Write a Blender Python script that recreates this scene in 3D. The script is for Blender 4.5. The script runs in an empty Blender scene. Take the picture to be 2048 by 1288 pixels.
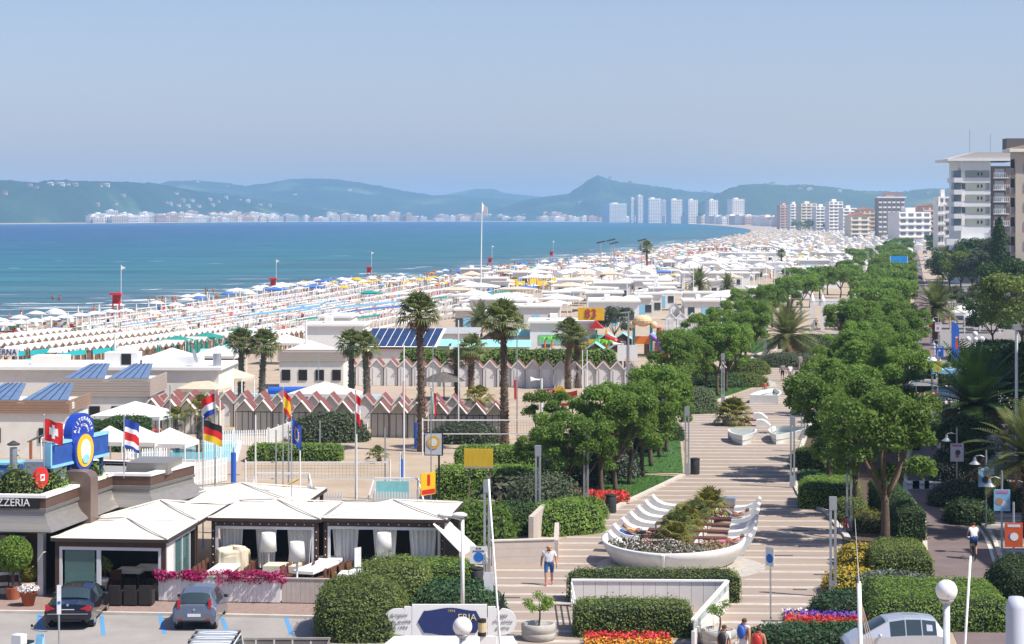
import bpy, math, random
import numpy as np
from mathutils import Vector, Matrix

SC = bpy.context.scene
COL = SC.collection
FPX, CH, YH = 4200.0, 16.3, 432.0          # focal length in photo pixels, eye height, horizon row

# ------------------------------------------------------------------ camera
cam_d = bpy.data.cameras.new('camera'); cam = bpy.data.objects.new('camera', cam_d); COL.objects.link(cam)
cam.location = (0, 0, CH); cam.rotation_euler = (math.pi/2, 0, 0)
cam_d.sensor_width = 36; cam_d.sensor_fit = 'HORIZONTAL'; cam_d.lens = 36*FPX/2048
cam_d.shift_y = -(644-YH)/2048.0
cam_d.clip_start = 0.5; cam_d.clip_end = 60000
SC.camera = cam
# ------------------------------------------------------------------ sky, sun, exposure
SUN_EL, SUN_A = math.radians(54), math.radians(25)     # sun stands to the right, a little behind the camera
world = bpy.data.worlds.new('World'); SC.world = world; world.use_nodes = True
wn = world.node_tree; bg = wn.nodes['Background']
sky = wn.nodes.new('ShaderNodeTexSky'); sky.sky_type = 'NISHITA'; sky.sun_disc = False
sky.sun_elevation = SUN_EL; sky.sun_rotation = math.pi/2 + SUN_A
sky.altitude = 10; sky.air_density = 1.0; sky.dust_density = 1.2; sky.ozone_density = 4.0
tint = wn.nodes.new('ShaderNodeMix'); tint.data_type = 'RGBA'; tint.blend_type = 'MULTIPLY'; tint.inputs['Factor'].default_value = 1
tint.inputs[7].default_value = (1.10, .97, 1.05, 1)      # a milky summer sky, the same tint all over
wn.links.new(sky.outputs[0], tint.inputs[6]); wn.links.new(tint.outputs[2], bg.inputs['Color']); bg.inputs['Strength'].default_value = 0.092
sun_d = bpy.data.lights.new('sun', 'SUN'); sun = bpy.data.objects.new('sun', sun_d); COL.objects.link(sun)
sun_d.energy = 4.4; sun_d.angle = math.radians(0.55); sun_d.color = (1.0, 0.95, 0.87)
SUNV = Vector((math.cos(SUN_EL)*math.cos(SUN_A), -math.cos(SUN_EL)*math.sin(SUN_A), math.sin(SUN_EL)))
sun.rotation_euler = SUNV.to_track_quat('Z', 'Y').to_euler(); sun.location = (60, -20, 80)
SC.view_settings.view_transform = 'Standard'; SC.view_settings.look = 'None'
SC.view_settings.exposure = 0.55; SC.view_settings.gamma = 1.0
SC.view_settings.use_curve_mapping = False
SC.render.engine = 'CYCLES'
cy = SC.cycles
cy.max_bounces = 6; cy.diffuse_bounces = 2; cy.glossy_bounces = 3; cy.transmission_bounces = 4
cy.transparent_max_bounces = 8; cy.volume_bounces = 1
cy.use_denoising = True
cy.caustics_reflective = False; cy.caustics_refractive = False

# ------------------------------------------------------------------ coordinates
FR = -0.187                                        # the town's street grid is turned this much from the view axis
def P(px, py, z=0.0):
    """ground point that shows at a photo pixel"""
    Y = FPX*(CH-z)/(py-YH)
    return Vector(((px-1024)*Y/FPX, Y, z))
def AT(px, py, Y):
    return Vector(((px-1024)*Y/FPX, Y, CH-(py-YH)*Y/FPX))
def E(a):
    """unit vectors right / forward of a frame turned by a"""
    return Vector((math.cos(a), math.sin(a), 0)), Vector((-math.sin(a), math.cos(a), 0))

# ------------------------------------------------------------------ materials
MATS = {}
def mat(name, col, rough=0.7, metal=0.0, var=0.12, scale=3.0, bump=0.0, bscale=20.0, spec=0.4, col2=None, stretch=None,
        alpha=None, trans=0.0, emit=0.0, coat=0.0, transl=0.0, objrand=0.0, detail=4.0):
    if name in MATS: return MATS[name]
    m = bpy.data.materials.new(name); m.use_nodes = True; nt = m.node_tree; N = nt.nodes; L = nt.links
    b = N['Principled BSDF']; b.inputs['Roughness'].default_value = rough; b.inputs['Metallic'].default_value = metal
    b.inputs['Specular IOR Level'].default_value = spec
    if coat: b.inputs['Coat Weight'].default_value = coat; b.inputs['Coat Roughness'].default_value = 0.08
    if trans: b.inputs['Transmission Weight'].default_value = trans
    if alpha is not None: b.inputs['Alpha'].default_value = alpha
    c = (*col, 1)
    tc = N.new('ShaderNodeTexCoord'); src = tc.outputs['Object']
    if stretch:
        mp = N.new('ShaderNodeMapping'); mp.inputs['Scale'].default_value = stretch; L.new(src, mp.inputs['Vector']); src = mp.outputs[0]
    out = None
    if var or col2:
        nz = N.new('ShaderNodeTexNoise'); nz.inputs['Scale'].default_value = scale; nz.inputs['Detail'].default_value = detail
        nz.inputs['Roughness'].default_value = 0.65
        L.new(src, nz.inputs['Vector'])
        rp = N.new('ShaderNodeValToRGB'); L.new(nz.outputs['Fac'], rp.inputs['Fac'])
        rp.color_ramp.elements[0].position = 0.3; rp.color_ramp.elements[1].position = 0.72
        if col2: a, d = c, (*col2, 1)
        else:
            a = tuple(x*(1-var) for x in col)+(1,); d = tuple(min(1, x*(1+var)) for x in col)+(1,)
        rp.color_ramp.elements[0].color = a; rp.color_ramp.elements[1].color = d
        out = rp.outputs['Color']
    if objrand:
        oi = N.new('ShaderNodeObjectInfo'); mr = N.new('ShaderNodeMapRange')
        mr.inputs['To Min'].default_value = 1-objrand; mr.inputs['To Max'].default_value = 1+objrand
        L.new(oi.outputs['Random'], mr.inputs['Value'])
        hs = N.new('ShaderNodeHueSaturation'); L.new(mr.outputs[0], hs.inputs['Value'])
        if out: L.new(out, hs.inputs['Color'])
        else: hs.inputs['Color'].default_value = c
        out = hs.outputs['Color']
    if out: L.new(out, b.inputs['Base Color'])
    else: b.inputs['Base Color'].default_value = c
    if bump:
        bn = N.new('ShaderNodeTexNoise'); bn.inputs['Scale'].default_value = bscale; bn.inputs['Detail'].default_value = 3
        L.new(src, bn.inputs['Vector'])
        bp = N.new('ShaderNodeBump'); bp.inputs['Strength'].default_value = bump; bp.inputs['Distance'].default_value = 0.05
        L.new(bn.outputs['Fac'], bp.inputs['Height']); L.new(bp.outputs[0], b.inputs['Normal'])
    if emit:
        b.inputs['Emission Color'].default_value = c; b.inputs['Emission Strength'].default_value = emit
    if transl:
        t = N.new('ShaderNodeBsdfTranslucent'); mx = N.new('ShaderNodeMixShader'); mx.inputs[0].default_value = transl
        if out: L.new(out, t.inputs['Color'])
        else: t.inputs['Color'].default_value = c
        o = N['Material Output']; L.new(b.outputs[0], mx.inputs[1]); L.new(t.outputs[0], mx.inputs[2]); L.new(mx.outputs[0], o.inputs['Surface'])
    MATS[name] = m
    return m
WHITE = mat('white_paint', (.80, .80, .78), .55, var=.05, scale=1.5)
WHITE2 = mat('warm_white_paint', (.74, .71, .64), .6, var=.07, scale=1.2)
CREAM = mat('cream_render', (.72, .66, .54), .8, var=.07)
GREYMETAL = mat('grey_metal', (.42, .45, .48), .4, .5, var=.06)
STEEL = mat('galvanised_steel', (.5, .53, .56), .35, .7, var=.08)
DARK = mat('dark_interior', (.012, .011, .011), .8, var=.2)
BLACK = mat('black_rubber', (.018, .018, .019), .7, var=.1)
BROWN = mat('brown_timber', (.07, .035, .022), .6, var=.2, scale=6)
GLASS = mat('window_glass', (.03, .05, .055), .06, var=0, spec=.9)
REDP = mat('red_paint', (.55, .03, .03), .45, var=.08)
BLUEP = mat('blue_paint', (.03, .12, .5), .45, var=.08)
NAVY = mat('navy_paint', (.02, .035, .14), .4, var=.08)
YELP = mat('yellow_paint', (.75, .45, .02), .5, var=.08)
ORANGE = mat('orange_paint', (.72, .2, .03), .5, var=.08)
GREENP = mat('green_paint', (.02, .3, .2), .5, var=.08)
CYAN = mat('turquoise_paint', (.02, .42, .45), .6, var=.1, scale=.8)
AQUA = mat('aqua_roof_paint', (.28, .62, .62), .6, var=.1, scale=.8)
LBLUE = mat('light_blue_paint', (.25, .55, .75), .5, var=.08)
FABRIC = mat('white_canvas', (.82, .81, .77), .85, var=.06, scale=2, transl=.2)
SKIN = mat('skin', (.5, .25, .15), .6, var=.05)
WOODP = mat('bench_wood', (.13, .045, .03), .55, var=.2, scale=8)
CONC = mat('concrete', (.42, .40, .36), .85, var=.12, scale=2.5, bump=.2)
TERRA = mat('terracotta', (.38, .12, .055), .8, var=.12)
REDROOF = mat('red_roof_sheet', (.20, .07, .065), .75, var=.18, scale=1.2)

# ------------------------------------------------------------------ mesh helpers
class MB:
    def __init__(s): s.v = []; s.f = []; s.mi = []; s.m = 0
    def add(s, vs, fs):
        o = len(s.v); s.v.extend([tuple(x) for x in vs]); s.f.extend([tuple(i+o for i in f) for f in fs]); s.mi.extend([s.m]*len(fs)); return s
    def box(s, x0, x1, y0, y1, z0, z1):
        return s.add([(x0,y0,z0),(x1,y0,z0),(x1,y1,z0),(x0,y1,z0),(x0,y0,z1),(x1,y0,z1),(x1,y1,z1),(x0,y1,z1)],
                     [(0,3,2,1),(4,5,6,7),(0,1,5,4),(1,2,6,5),(2,3,7,6),(3,0,4,7)])
    def bar(s, a, b, w, d=None, up=(0,0,1)):
        """square bar from a to b"""
        a, b = Vector(a), Vector(b); d = d or w; t = (b-a)
        if t.length < 1e-6: return s
        t.normalize(); u = Vector(up)
        if abs(t.dot(u)) > .95: u = Vector((1,0,0)) if abs(t.x) < .9 else Vector((0,1,0))
        r = t.cross(u).normalized()*w/2; q = r.cross(t).normalized()*d/2
        vs = [a-r-q,a+r-q,a+r+q,a-r+q,b-r-q,b+r-q,b+r+q,b-r+q]
        return s.add(vs, [(0,3,2,1),(4,5,6,7),(0,1,5,4),(1,2,6,5),(2,3,7,6),(3,0,4,7)])
    def tube(s, pts, rs, n=8, caps=True):
        pts = [Vector(p) for p in pts]
        if not hasattr(rs, '__len__'): rs = [rs]*len(pts)
        vs = []; fs = []; ref = None
        for i, p in enumerate(pts):
            t = (pts[min(i+1, len(pts)-1)]-pts[max(i-1, 0)])
            t = t.normalized() if t.length > 1e-9 else Vector((0,0,1))
            if ref is None: ref = Vector((1,0,0)) if abs(t.x) < .9 else Vector((0,1,0))
            u = (ref - t*ref.dot(t)).normalized(); w = t.cross(u); ref = u
            for k in range(n):
                a = 2*math.pi*k/n; vs.append(p+(u*math.cos(a)+w*math.sin(a))*rs[i])
        for i in range(len(pts)-1):
            for k in range(n):
                a, b = i*n+k, i*n+(k+1)%n; fs.append((a, b, b+n, a+n))
        if caps: fs.append(tuple(range(n-1, -1, -1))); fs.append(tuple(range((len(pts)-1)*n, len(pts)*n)))
        return s.add(vs, fs)
    def cyl(s, p, r, h, n=12, r2=None): 
        p = Vector(p); return s.tube([p, p+Vector((0,0,h))], [r, r if r2 is None else r2], n)
    def lathe(s, prof, n=16, c=(0,0,0)):
        vs = []; fs = []; c = Vector(c)
        for r, z in prof:
            for k in range(n):
                a = 2*math.pi*k/n; vs.append(c+Vector((r*math.cos(a), r*math.sin(a), z)))
        for i in range(len(prof)-1):
            for k in range(n):
                a, b = i*n+k, i*n+(k+1)%n; fs.append((a, b, b+n, a+n))
        if prof[0][0] > 1e-6: fs.append(tuple(range(n-1, -1, -1)))
        if prof[-1][0] > 1e-6: fs.append(tuple(range((len(prof)-1)*n, len(prof)*n)))
        return s.add(vs, fs)
    def sphere(s, c, r, n=12, m=8, sq=(1,1,1)):
        prof = [(max(1e-4, r*math.sin(math.pi*i/m)), -r*math.cos(math.pi*i/m)) for i in range(m+1)]
        o = len(s.v); s.lathe(prof, n)
        for i in range(o, len(s.v)):
            x, y, z = s.v[i]; s.v[i] = (c[0]+x*sq[0], c[1]+y*sq[1], c[2]+z*sq[2])
        return s
    def prism(s, poly, z0, z1):
        n = len(poly); vs = [(x,y,z0) for x, y in poly]+[(x,y,z1) for x, y in poly]
        fs = [tuple(range(n-1,-1,-1)), tuple(range(n, 2*n))]+[(i,(i+1)%n,(i+1)%n+n,i+n) for i in range(n)]
        return s.add(vs, fs)
    def extr(s, poly, y0, y1):
        """polygon in x,z pulled along y"""
        n = len(poly); vs = [(x,y0,z) for x, z in poly]+[(x,y1,z) for x, z in poly]
        fs = [tuple(range(n)), tuple(range(2*n-1, n-1, -1))]+[(i+n,(i+1)%n+n,(i+1)%n,i) for i in range(n)]
        return s.add(vs, fs)
    def quad(s, a, b, c, d): return s.add([a,b,c,d], [(0,1,2,3)])
    def grid(s, fn, nu, nv):
        vs = [fn(i/nu, j/nv) for j in range(nv+1) for i in range(nu+1)]
        fs = [(j*(nu+1)+i, j*(nu+1)+i+1, (j+1)*(nu+1)+i+1, (j+1)*(nu+1)+i) for j in range(nv) for i in range(nu)]
        return s.add(vs, fs)
    def xf(s, M, start=0):
        for i in range(start, len(s.v)): s.v[i] = tuple(M @ Vector(s.v[i]))
        return s
    def mesh(s, name, mats, smooth=False):
        me = bpy.data.meshes.new(name); me.from_pydata(s.v, [], s.f)
        if not isinstance(mats, (list, tuple)): mats = [mats]
        for m in mats: me.materials.append(m)
        if len(mats) > 1: me.polygons.foreach_set('material_index', s.mi)
        if smooth: me.polygons.foreach_set('use_smooth', [True]*len(me.polygons))
        me.update(); return me
    def build(s, name, mats, parent=None, smooth=False, loc=None, rz=0):
        return obj(name, s.mesh(name, mats, smooth), parent, loc, rz)

def obj(name, me, parent=None, loc=None, rz=0, scale=None):
    o = bpy.data.objects.new(name, me); COL.objects.link(o)
    if parent: o.parent = parent
    if loc is not None: o.location = loc
    if rz: o.rotation_euler.z = rz
    if scale is not None: o.scale = scale if hasattr(scale, '__len__') else (scale,)*3
    return o
def tag(o, label, cat, group=None):
    o['label'] = label; o['category'] = cat
    if group: o['group'] = group
    return o
def thing(name, label, cat, loc=(0,0,0), rz=0, group=None, scale=None):
    return tag(obj(name, None, None, loc, rz, scale), label, cat, group)
def kids(o): return KIDS.get(o.name) or [c for c in COL.objects if c.parent == o]
KIDS = {}
def dup(root, loc, rz=0, label=None, scale=None, group=None):
    if root.name not in KIDS:
        KIDS[root.name] = [c for c in COL.objects if c.parent == root]
        for c in KIDS[root.name]: KIDS[c.name] = [d for d in COL.objects if d.parent == c]
    r = root.copy(); COL.objects.link(r); r.location = loc; r.rotation_euler = (0, 0, rz)
    if scale is not None: r.scale = scale if hasattr(scale, '__len__') else (scale,)*3
    if label: r['label'] = label
    if group: r['group'] = group
    for c in KIDS[root.name]:
        k = c.copy(); COL.objects.link(k); k.parent = r
        for d in KIDS[c.name]:
            q = d.copy(); COL.objects.link(q); q.parent = k
    return r
def struct(o): o['kind'] = 'structure'; return o
def stuff(o): o['kind'] = 'stuff'; return o
_U = ['first','second','third','fourth','fifth','sixth','seventh','eighth','ninth']
ORD = ['first','second','third','fourth','fifth','sixth','seventh','eighth','ninth','tenth','eleventh','twelfth','thirteenth',
       'fourteenth','fifteenth','sixteenth','seventeenth','eighteenth','nineteenth','twentieth']
for _t, _o in (('twenty','thirtieth'),('thirty','fortieth'),('forty','fiftieth'),('fifty','sixtieth'),('sixty','seventieth'),('seventy','eightieth'),('eighty','ninetieth'),('ninety','hundredth')): ORD += [_t+'-'+u for u in _U]+[_o]
ORD += ['hundred and '+u for u in ORD[:40]]

def text_mesh(txt, size, name='lettering', m=None, depth=.01, align='CENTER', shear=0.0, sx=1.0):
    cu = bpy.data.curves.new('t', 'FONT'); cu.body = txt; cu.size = size; cu.extrude = depth; cu.align_x = align; cu.align_y = 'CENTER'
    cu.shear = shear; cu.resolution_u = 2
    o = bpy.data.objects.new('t', cu); COL.objects.link(o)
    me = bpy.data.meshes.new_from_object(o); bpy.data.objects.remove(o); bpy.data.curves.remove(cu)
    me.name = name; me.materials.clear(); me.materials.append(m or WHITE)
    # stand it up: x right, z up, facing -y
    me.transform(Matrix.Diagonal((sx,1,1,1))); me.transform(Matrix.Rotation(math.pi/2, 4, 'X'))
    return me

# ------------------------------------------------------------------ foliage helpers
rng = np.random.default_rng(7); random.seed(7)
def leaf_mesh(name, pts, nrm, size, m, asp=.55, jit=.8, szvar=.35, base=None):
    """many small leaf quads; base = MB whose faces are joined in"""
    pts = np.asarray(pts, float); n = len(pts)
    d = np.asarray(nrm, float)+rng.normal(0, jit, (n,3)); d /= np.linalg.norm(d, axis=1)[:,None]+1e-9
    r = rng.normal(0, 1, (n,3)); u = np.cross(d, r); u /= np.linalg.norm(u, axis=1)[:,None]+1e-9
    w = np.cross(d, u); s = size*(1+rng.uniform(-szvar, szvar, n))[:,None]
    u = u*s*.5; w = w*s*.5*asp
    V = np.stack([pts-u, pts-w*1.0+u*.1, pts+u, pts+w*1.0+u*.1], 1).reshape(-1,3)
    me = bpy.data.meshes.new(name)
    me.vertices.add(4*n); me.vertices.foreach_set('co', V.ravel())
    me.loops.add(4*n); me.loops.foreach_set('vertex_index', np.arange(4*n, dtype=np.int32))
    me.polygons.add(n); me.polygons.foreach_set('loop_start', np.arange(0, 4*n, 4, dtype=np.int32))
    me.polygons.foreach_set('loop_total', np.full(n, 4, dtype=np.int32))
    me.materials.append(m); me.update(); me.validate()
    return me
def ell_pts(c, r, n, fill=.35, low=-.6):
    """points in an ellipsoid, crowded to its skin; returns points and outward normals"""
    d = rng.normal(0, 1, (int(n*1.7)+8, 3)); d /= np.linalg.norm(d, axis=1)[:,None]; d = d[d[:,2] > low][:n]
    k = (1-fill*rng.random(len(d))**1.5)[:,None]
    r = np.asarray(r, float); return np.asarray(c, float)+d*r*k, d/np.maximum(r, .05)*r.min()
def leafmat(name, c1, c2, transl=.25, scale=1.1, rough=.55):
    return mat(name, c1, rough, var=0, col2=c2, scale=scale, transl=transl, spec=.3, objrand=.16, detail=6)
LEAF_A = leafmat('tree_leaves', (.105, .195, .028), (.25, .385, .075), transl=.5)
LEAF_H = leafmat('hedge_leaves', (.085, .145, .025), (.29, .35, .09), scale=1.2, transl=.38)
LEAF_H2 = leafmat('bright_hedge_leaves', (.10, .20, .025), (.28, .41, .075), scale=1.6, transl=.38)
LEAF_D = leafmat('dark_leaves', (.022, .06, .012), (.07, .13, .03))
LEAF_G = leafmat('silver_leaves', (.11, .14, .10), (.26, .30, .24), scale=3)
LEAF_P = leafmat('palm_fronds', (.09, .13, .03), (.25, .27, .09), scale=1.5, transl=.4)
LEAF_Y = leafmat('young_palm_fronds', (.10, .12, .02), (.30, .27, .05), scale=2)
LEAF_O = leafmat('olive_leaves', (.05, .075, .035), (.13, .16, .085))
DRYF = mat('dry_fronds', (.20, .13, .06), .9, var=.3)
BARK = mat('tree_bark', (.12, .085, .058), .9, var=.3, scale=6, bump=.5, bscale=18)
PBARK = mat('palm_bark', (.13, .09, .06), .95, var=.4, scale=7, bump=.6, bscale=14)
# ================================================================== the setting
SEA_Z = -0.8
SHORE = [(-118,-60),(-112,60),(-100,200),(-88,272)]
for px, py in [(0,655),(200,632),(400,603),(500,590),(700,572),(900,552),(1000,541),(1100,527),(1200,513),(1300,499),(1400,484),
               (1450,474.5),(1497,465.5),(1490,457),(1420,450),(1330,445.5),(1200,443.6),(1000,443),(800,443),(600,443.6),(400,445),(200,447),(0,448.5),(-150,449)]:
    p = P(px, py, SEA_Z); SHORE.append((p.x, p.y))
def smooth_line(pts, n=4):
    out = []
    for i in range(len(pts)-1):
        p0, p1, p2, p3 = [np.array(pts[max(0, min(len(pts)-1, i+k))], float) for k in (-1,0,1,2)]
        for j in range(n):
            t = j/n
            out.append(tuple(.5*((2*p1)+(-p0+p2)*t+(2*p0-5*p1+4*p2-p3)*t*t+(-p0+3*p1-3*p2+p3)*t**3)))
    out.append(tuple(pts[-1])); return out
SH = smooth_line(SHORE, 5)
A_ = np.array(SH); A_ = A_[:int(A_[:,1].argmax())+1]
def shore_x(y): return float(np.interp(y, A_[:,1], A_[:,0]))
sand = mat('beach_sand', (.34, .265, .19), .95, var=0, col2=(.47, .38, .28), scale=.35, bump=.3, bscale=6, detail=8)
def build_land():
    n = len(SH); mb = MB()
    # inner edge of the wet beach slope
    inn = []; out = []
    for i, (x, y) in enumerate(SH):
        a = np.array(SH[max(0, i-1)]); b = np.array(SH[min(n-1, i+1)]); t = (b-a)/np.linalg.norm(b-a)
        nr = np.array((t[1], -t[0])); w = 9+y*.004
        inn.append(np.array((x, y))+nr*w); out.append(np.array((x, y))-nr*w*.6)
    ring = [(x, y, 0) for x, y in inn]+[(-9000, 4700, 0), (-9000, 14500, 0), (9000, 14500, 0), (9000, -60, 0)]
    o = len(mb.v); mb.add(ring, [tuple(range(len(ring)))[::-1]])
    vs = [(x, y, 0.0) for x, y in inn]+[(x, y, SEA_Z-.5) for x, y in out]
    mb.add(vs, [(i, i+1, n+i+1, n+i) for i in range(n-1)])
    g = mb.build('ground', sand); struct(g)
    return g
build_land()
# sea: a sheet whose colour follows the depth of the water
def sea_material():
    m = bpy.data.materials.new('sea_water'); m.use_nodes = True; N = m.node_tree.nodes; L = m.node_tree.links; b = N['Principled BSDF']
    b.inputs['Roughness'].default_value = .38; b.inputs['Specular IOR Level'].default_value = .18
    at = N.new('ShaderNodeAttribute'); at.attribute_name = 'depth'
    geo = N.new('ShaderNodeNewGeometry')
    mp = N.new('ShaderNodeMapping'); mp.inputs['Scale'].default_value = (.0035, .011, .01); mp.inputs['Rotation'].default_value = (0, 0, .25)
    L.new(geo.outputs['Position'], mp.inputs['Vector'])
    nz = N.new('ShaderNodeTexNoise'); nz.inputs['Scale'].default_value = 1.0; nz.inputs['Detail'].default_value = 12; nz.inputs['Roughness'].default_value = .78
    L.new(mp.outputs[0], nz.inputs['Vector'])
    ad = N.new('ShaderNodeMath'); ad.operation = 'MULTIPLY_ADD'; ad.inputs[1].default_value = .5; L.new(nz.outputs['Fac'], ad.inputs[0])
    sb = N.new('ShaderNodeMath'); sb.operation = 'SUBTRACT'; sb.inputs[1].default_value = .25
    L.new(at.outputs['Fac'], ad.inputs[2]); L.new(ad.outputs[0], sb.inputs[0])
    rp = N.new('ShaderNodeValToRGB'); L.new(sb.outputs[0], rp.inputs['Fac']); cr = rp.color_ramp
    cr.elements[0].position = 0; cr.elements[0].color = (.12, .16, .16, 1)
    cr.elements[1].position = 1; cr.elements[1].color = (.008, .055, .15, 1)
    for p, c in [(.08, (.055, .13, .16)), (.25, (.024, .135, .165)), (.45, (.014, .115, .17)), (.7, (.009, .078, .17))]:
        e = cr.elements.new(p); e.color = (*c, 1)
    mp3 = N.new('ShaderNodeMapping'); mp3.inputs['Scale'].default_value = (.009, .034, .03); mp3.inputs['Rotation'].default_value = (0, 0, .12); L.new(geo.outputs['Position'], mp3.inputs['Vector'])
    n3 = N.new('ShaderNodeTexNoise'); n3.inputs['Scale'].default_value = 1.0; n3.inputs['Detail'].default_value = 12; n3.inputs['Roughness'].default_value = .82; L.new(mp3.outputs[0], n3.inputs['Vector'])
    r3 = N.new('ShaderNodeValToRGB'); r3.color_ramp.elements[0].position = .40; r3.color_ramp.elements[0].color = (.55, .62, .68, 1); r3.color_ramp.elements[1].position = .62; r3.color_ramp.elements[1].color = (1.45, 1.38, 1.3, 1); L.new(n3.outputs['Fac'], r3.inputs['Fac'])
    mw = N.new('ShaderNodeMix'); mw.data_type = 'RGBA'; mw.blend_type = 'MULTIPLY'; mw.inputs['Factor'].default_value = 1; L.new(rp.outputs[0], mw.inputs[6]); L.new(r3.outputs[0], mw.inputs[7])
    L.new(mw.outputs[2], b.inputs['Base Color'])
    mp2 = N.new('ShaderNodeMapping'); mp2.inputs['Scale'].default_value = (.12, .4, .3); mp2.inputs['Rotation'].default_value = (0, 0, .2)
    L.new(geo.outputs['Position'], mp2.inputs['Vector'])
    n2 = N.new('ShaderNodeTexNoise'); n2.inputs['Scale'].default_value = 1.6; n2.inputs['Detail'].default_value = 6; L.new(mp2.outputs[0], n2.inputs['Vector'])
    bp = N.new('ShaderNodeBump'); bp.inputs['Strength'].default_value = .55; bp.inputs['Distance'].default_value = .5
    L.new(n2.outputs['Fac'], bp.inputs['Height']); L.new(bp.outputs[0], b.inputs['Normal'])
    return m
def build_sea():
    ys = np.concatenate([np.linspace(-60, 700, 60), np.linspace(720, 1800, 40), np.linspace(1850, 7200, 60)])
    us = np.concatenate([np.linspace(0, .1, 14), np.linspace(.12, 1, 26)])
    A = np.array(SH)
    k0 = int(A[:,1].argmax())+1; AM = A[:k0]
    vs = []; dep = []
    for y in ys:
        for u in us:
            xr = np.interp(y, AM[:,1], AM[:,0])+30+max(0, y-1000)*.06
            x = xr-u*(xr+5000); vs.append((x, y, SEA_Z))
    V = np.array(vs)
    for x, y, z in vs:
        d = np.sqrt(((A-np.array((x, y)))**2).sum(1)).min()
        dn = d if y < 2600 else max(d, 300)
        dep.append(min(1, (dn/900.0)**.62))
    nu = len(us); nv = len(ys)
    fs = [(j*nu+i+1, j*nu+i, (j+1)*nu+i, (j+1)*nu+i+1) for j in range(nv-1) for i in range(nu-1)]
    me = bpy.data.meshes.new('sea'); me.from_pydata(vs, [], fs); me.materials.append(sea_material())
    a = me.attributes.new('depth', 'FLOAT', 'POINT'); a.data.foreach_set('value', dep)
    struct(obj('sea', me))
build_sea()
def build_foam():
    A = np.array(SH); mb = MB(); r = random.Random(3)
    def streak(x, y, ln, w, ang):
        n = 7; top = []; bot = []
        for i in range(n):
            t = i/(n-1); k = math.sin(math.pi*t)**.7*w*r.uniform(.5, 1.2)
            o = r.uniform(-.3, .3)*w
            px = x+(t-.5)*ln*math.cos(ang)-o*math.sin(ang); py = y+(t-.5)*ln*math.sin(ang)+o*math.cos(ang)
            top.append((px-k*math.sin(ang)*.5, py+k*math.cos(ang)*.5, SEA_Z+.03)); bot.append((px+k*math.sin(ang)*.5, py-k*math.cos(ang)*.5, SEA_Z+.03))
        mb.add(top+bot, [(i, n+i, n+i+1, i+1) for i in range(n-1)])
    for i in range(300):
        y = 285*math.exp(r.random()*1.7); xs = shore_x(y); d = abs(r.gauss(0, 1))*14+2
        streak(xs-d*1.1, y, r.uniform(3, 13)*(1+y/900), r.uniform(.5, 1.5)*(1+y/1500), r.uniform(-.1, .35)+.9*(r.random() < .4))
    for i in range(150):
        y = r.uniform(380, 2600); xs = shore_x(y); 
        streak(xs-r.uniform(60, 700), y, r.uniform(2, 6)*(1+y/1000), r.uniform(.4, 1.0)*(1+y/900), r.uniform(-.2, .2))
    stuff(tag(mb.build('sea_foam', mat('foam', (.8, .82, .82), .9, var=.1)), 'white foam of small waves breaking along the beach', 'foam'))
build_foam()

# ------------------------------------------------------------------ hills across the bay
def hill_mat(name, c1, c2, c3):
    m = mat(name, c1, .95, var=0, col2=c2, scale=.0045, bump=.9, bscale=.02, spec=.05, detail=12)
    N = m.node_tree.nodes; L = m.node_tree.links; b = N['Principled BSDF']; old = b.inputs['Base Color'].links[0].from_socket
    vo = N.new('ShaderNodeTexVoronoi'); vo.inputs['Scale'].default_value = .006; tc = N.new('ShaderNodeTexCoord')
    n1 = N.new('ShaderNodeTexNoise'); n1.inputs['Scale'].default_value = .003; n1.inputs['Detail'].default_value = 3; L.new(tc.outputs['Object'], n1.inputs['Vector'])
    rp = N.new('ShaderNodeValToRGB'); rp.color_ramp.elements[0].position = .57; rp.color_ramp.elements[1].position = .66; L.new(n1.outputs['Fac'], rp.inputs['Fac'])
    mx = N.new('ShaderNodeMix'); mx.data_type = 'RGBA'; L.new(rp.outputs[0], mx.inputs['Factor']); L.new(old, mx.inputs[6])
    L.new(tc.outputs['Object'], vo.inputs['Vector'])
    r2 = N.new('ShaderNodeValToRGB'); r2.color_ramp.elements[0].color = (*c3, 1); r2.color_ramp.elements[1].color = (c3[0]*.5, c3[1]*.75, c3[2]*.5, 1)
    L.new(vo.outputs['Color'], r2.inputs['Fac']); L.new(r2.outputs[0], mx.inputs[7]); L.new(mx.outputs[2], b.inputs['Base Color'])
    return m
HILLM = hill_mat('wooded_hill', (.018, .045, .028), (.045, .088, .045), (.13, .16, .09))
def nz1(x, s): return (math.sin(x*1.0*s)+.6*math.sin(x*2.3*s+1.3)+.45*math.sin(x*5.1*s+.4)+.3*math.sin(x*11.7*s+2.1)+.22*math.sin(x*23.0*s))/2.5
def hill(name, prof, D, depth, rough=6, seed=0):
    """ridge whose skyline follows the rows prof=(column,row) at distance D; slopes fall to both sides"""
    Df = D if callable(D) else (lambda px: D)
    xs = [p[0] for p in prof]; hs = [CH-(p[1]-YH)*Df(p[0])/FPX for p in prof]
    nx, ny = 220, 40; r = np.random.default_rng(seed); N = r.normal(0, 1, (ny+1, nx+1))
    def fn(u, v):
        px = xs[0]+(xs[-1]-xs[0])*u; H = np.interp(px, xs, hs); D = Df(px)
        Y = D+(v-.5)*depth*2; X = (px-1024)*D/FPX*(1+.0*(v-.5))
        k = max(0, 1-abs(2*v-1)**1.35)
        z = H*k**.8*(1+.10*nz1(u*40+v*9+seed, 1)*(1-k))
        z += rough*.5*nz1(u*60+v*17, 1)*(.35+.65*(1-k))*(k > .02)
        z += N[int(v*ny), int(u*nx)]*rough*.16*(k > .05)
        return (X, Y, max(-.5, z) if k > .001 else -.5)
    mb = MB().grid(fn, nx, ny); o = mb.build('hill', HILLM, smooth=True); struct(o); HILLS.append(o); return o
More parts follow.
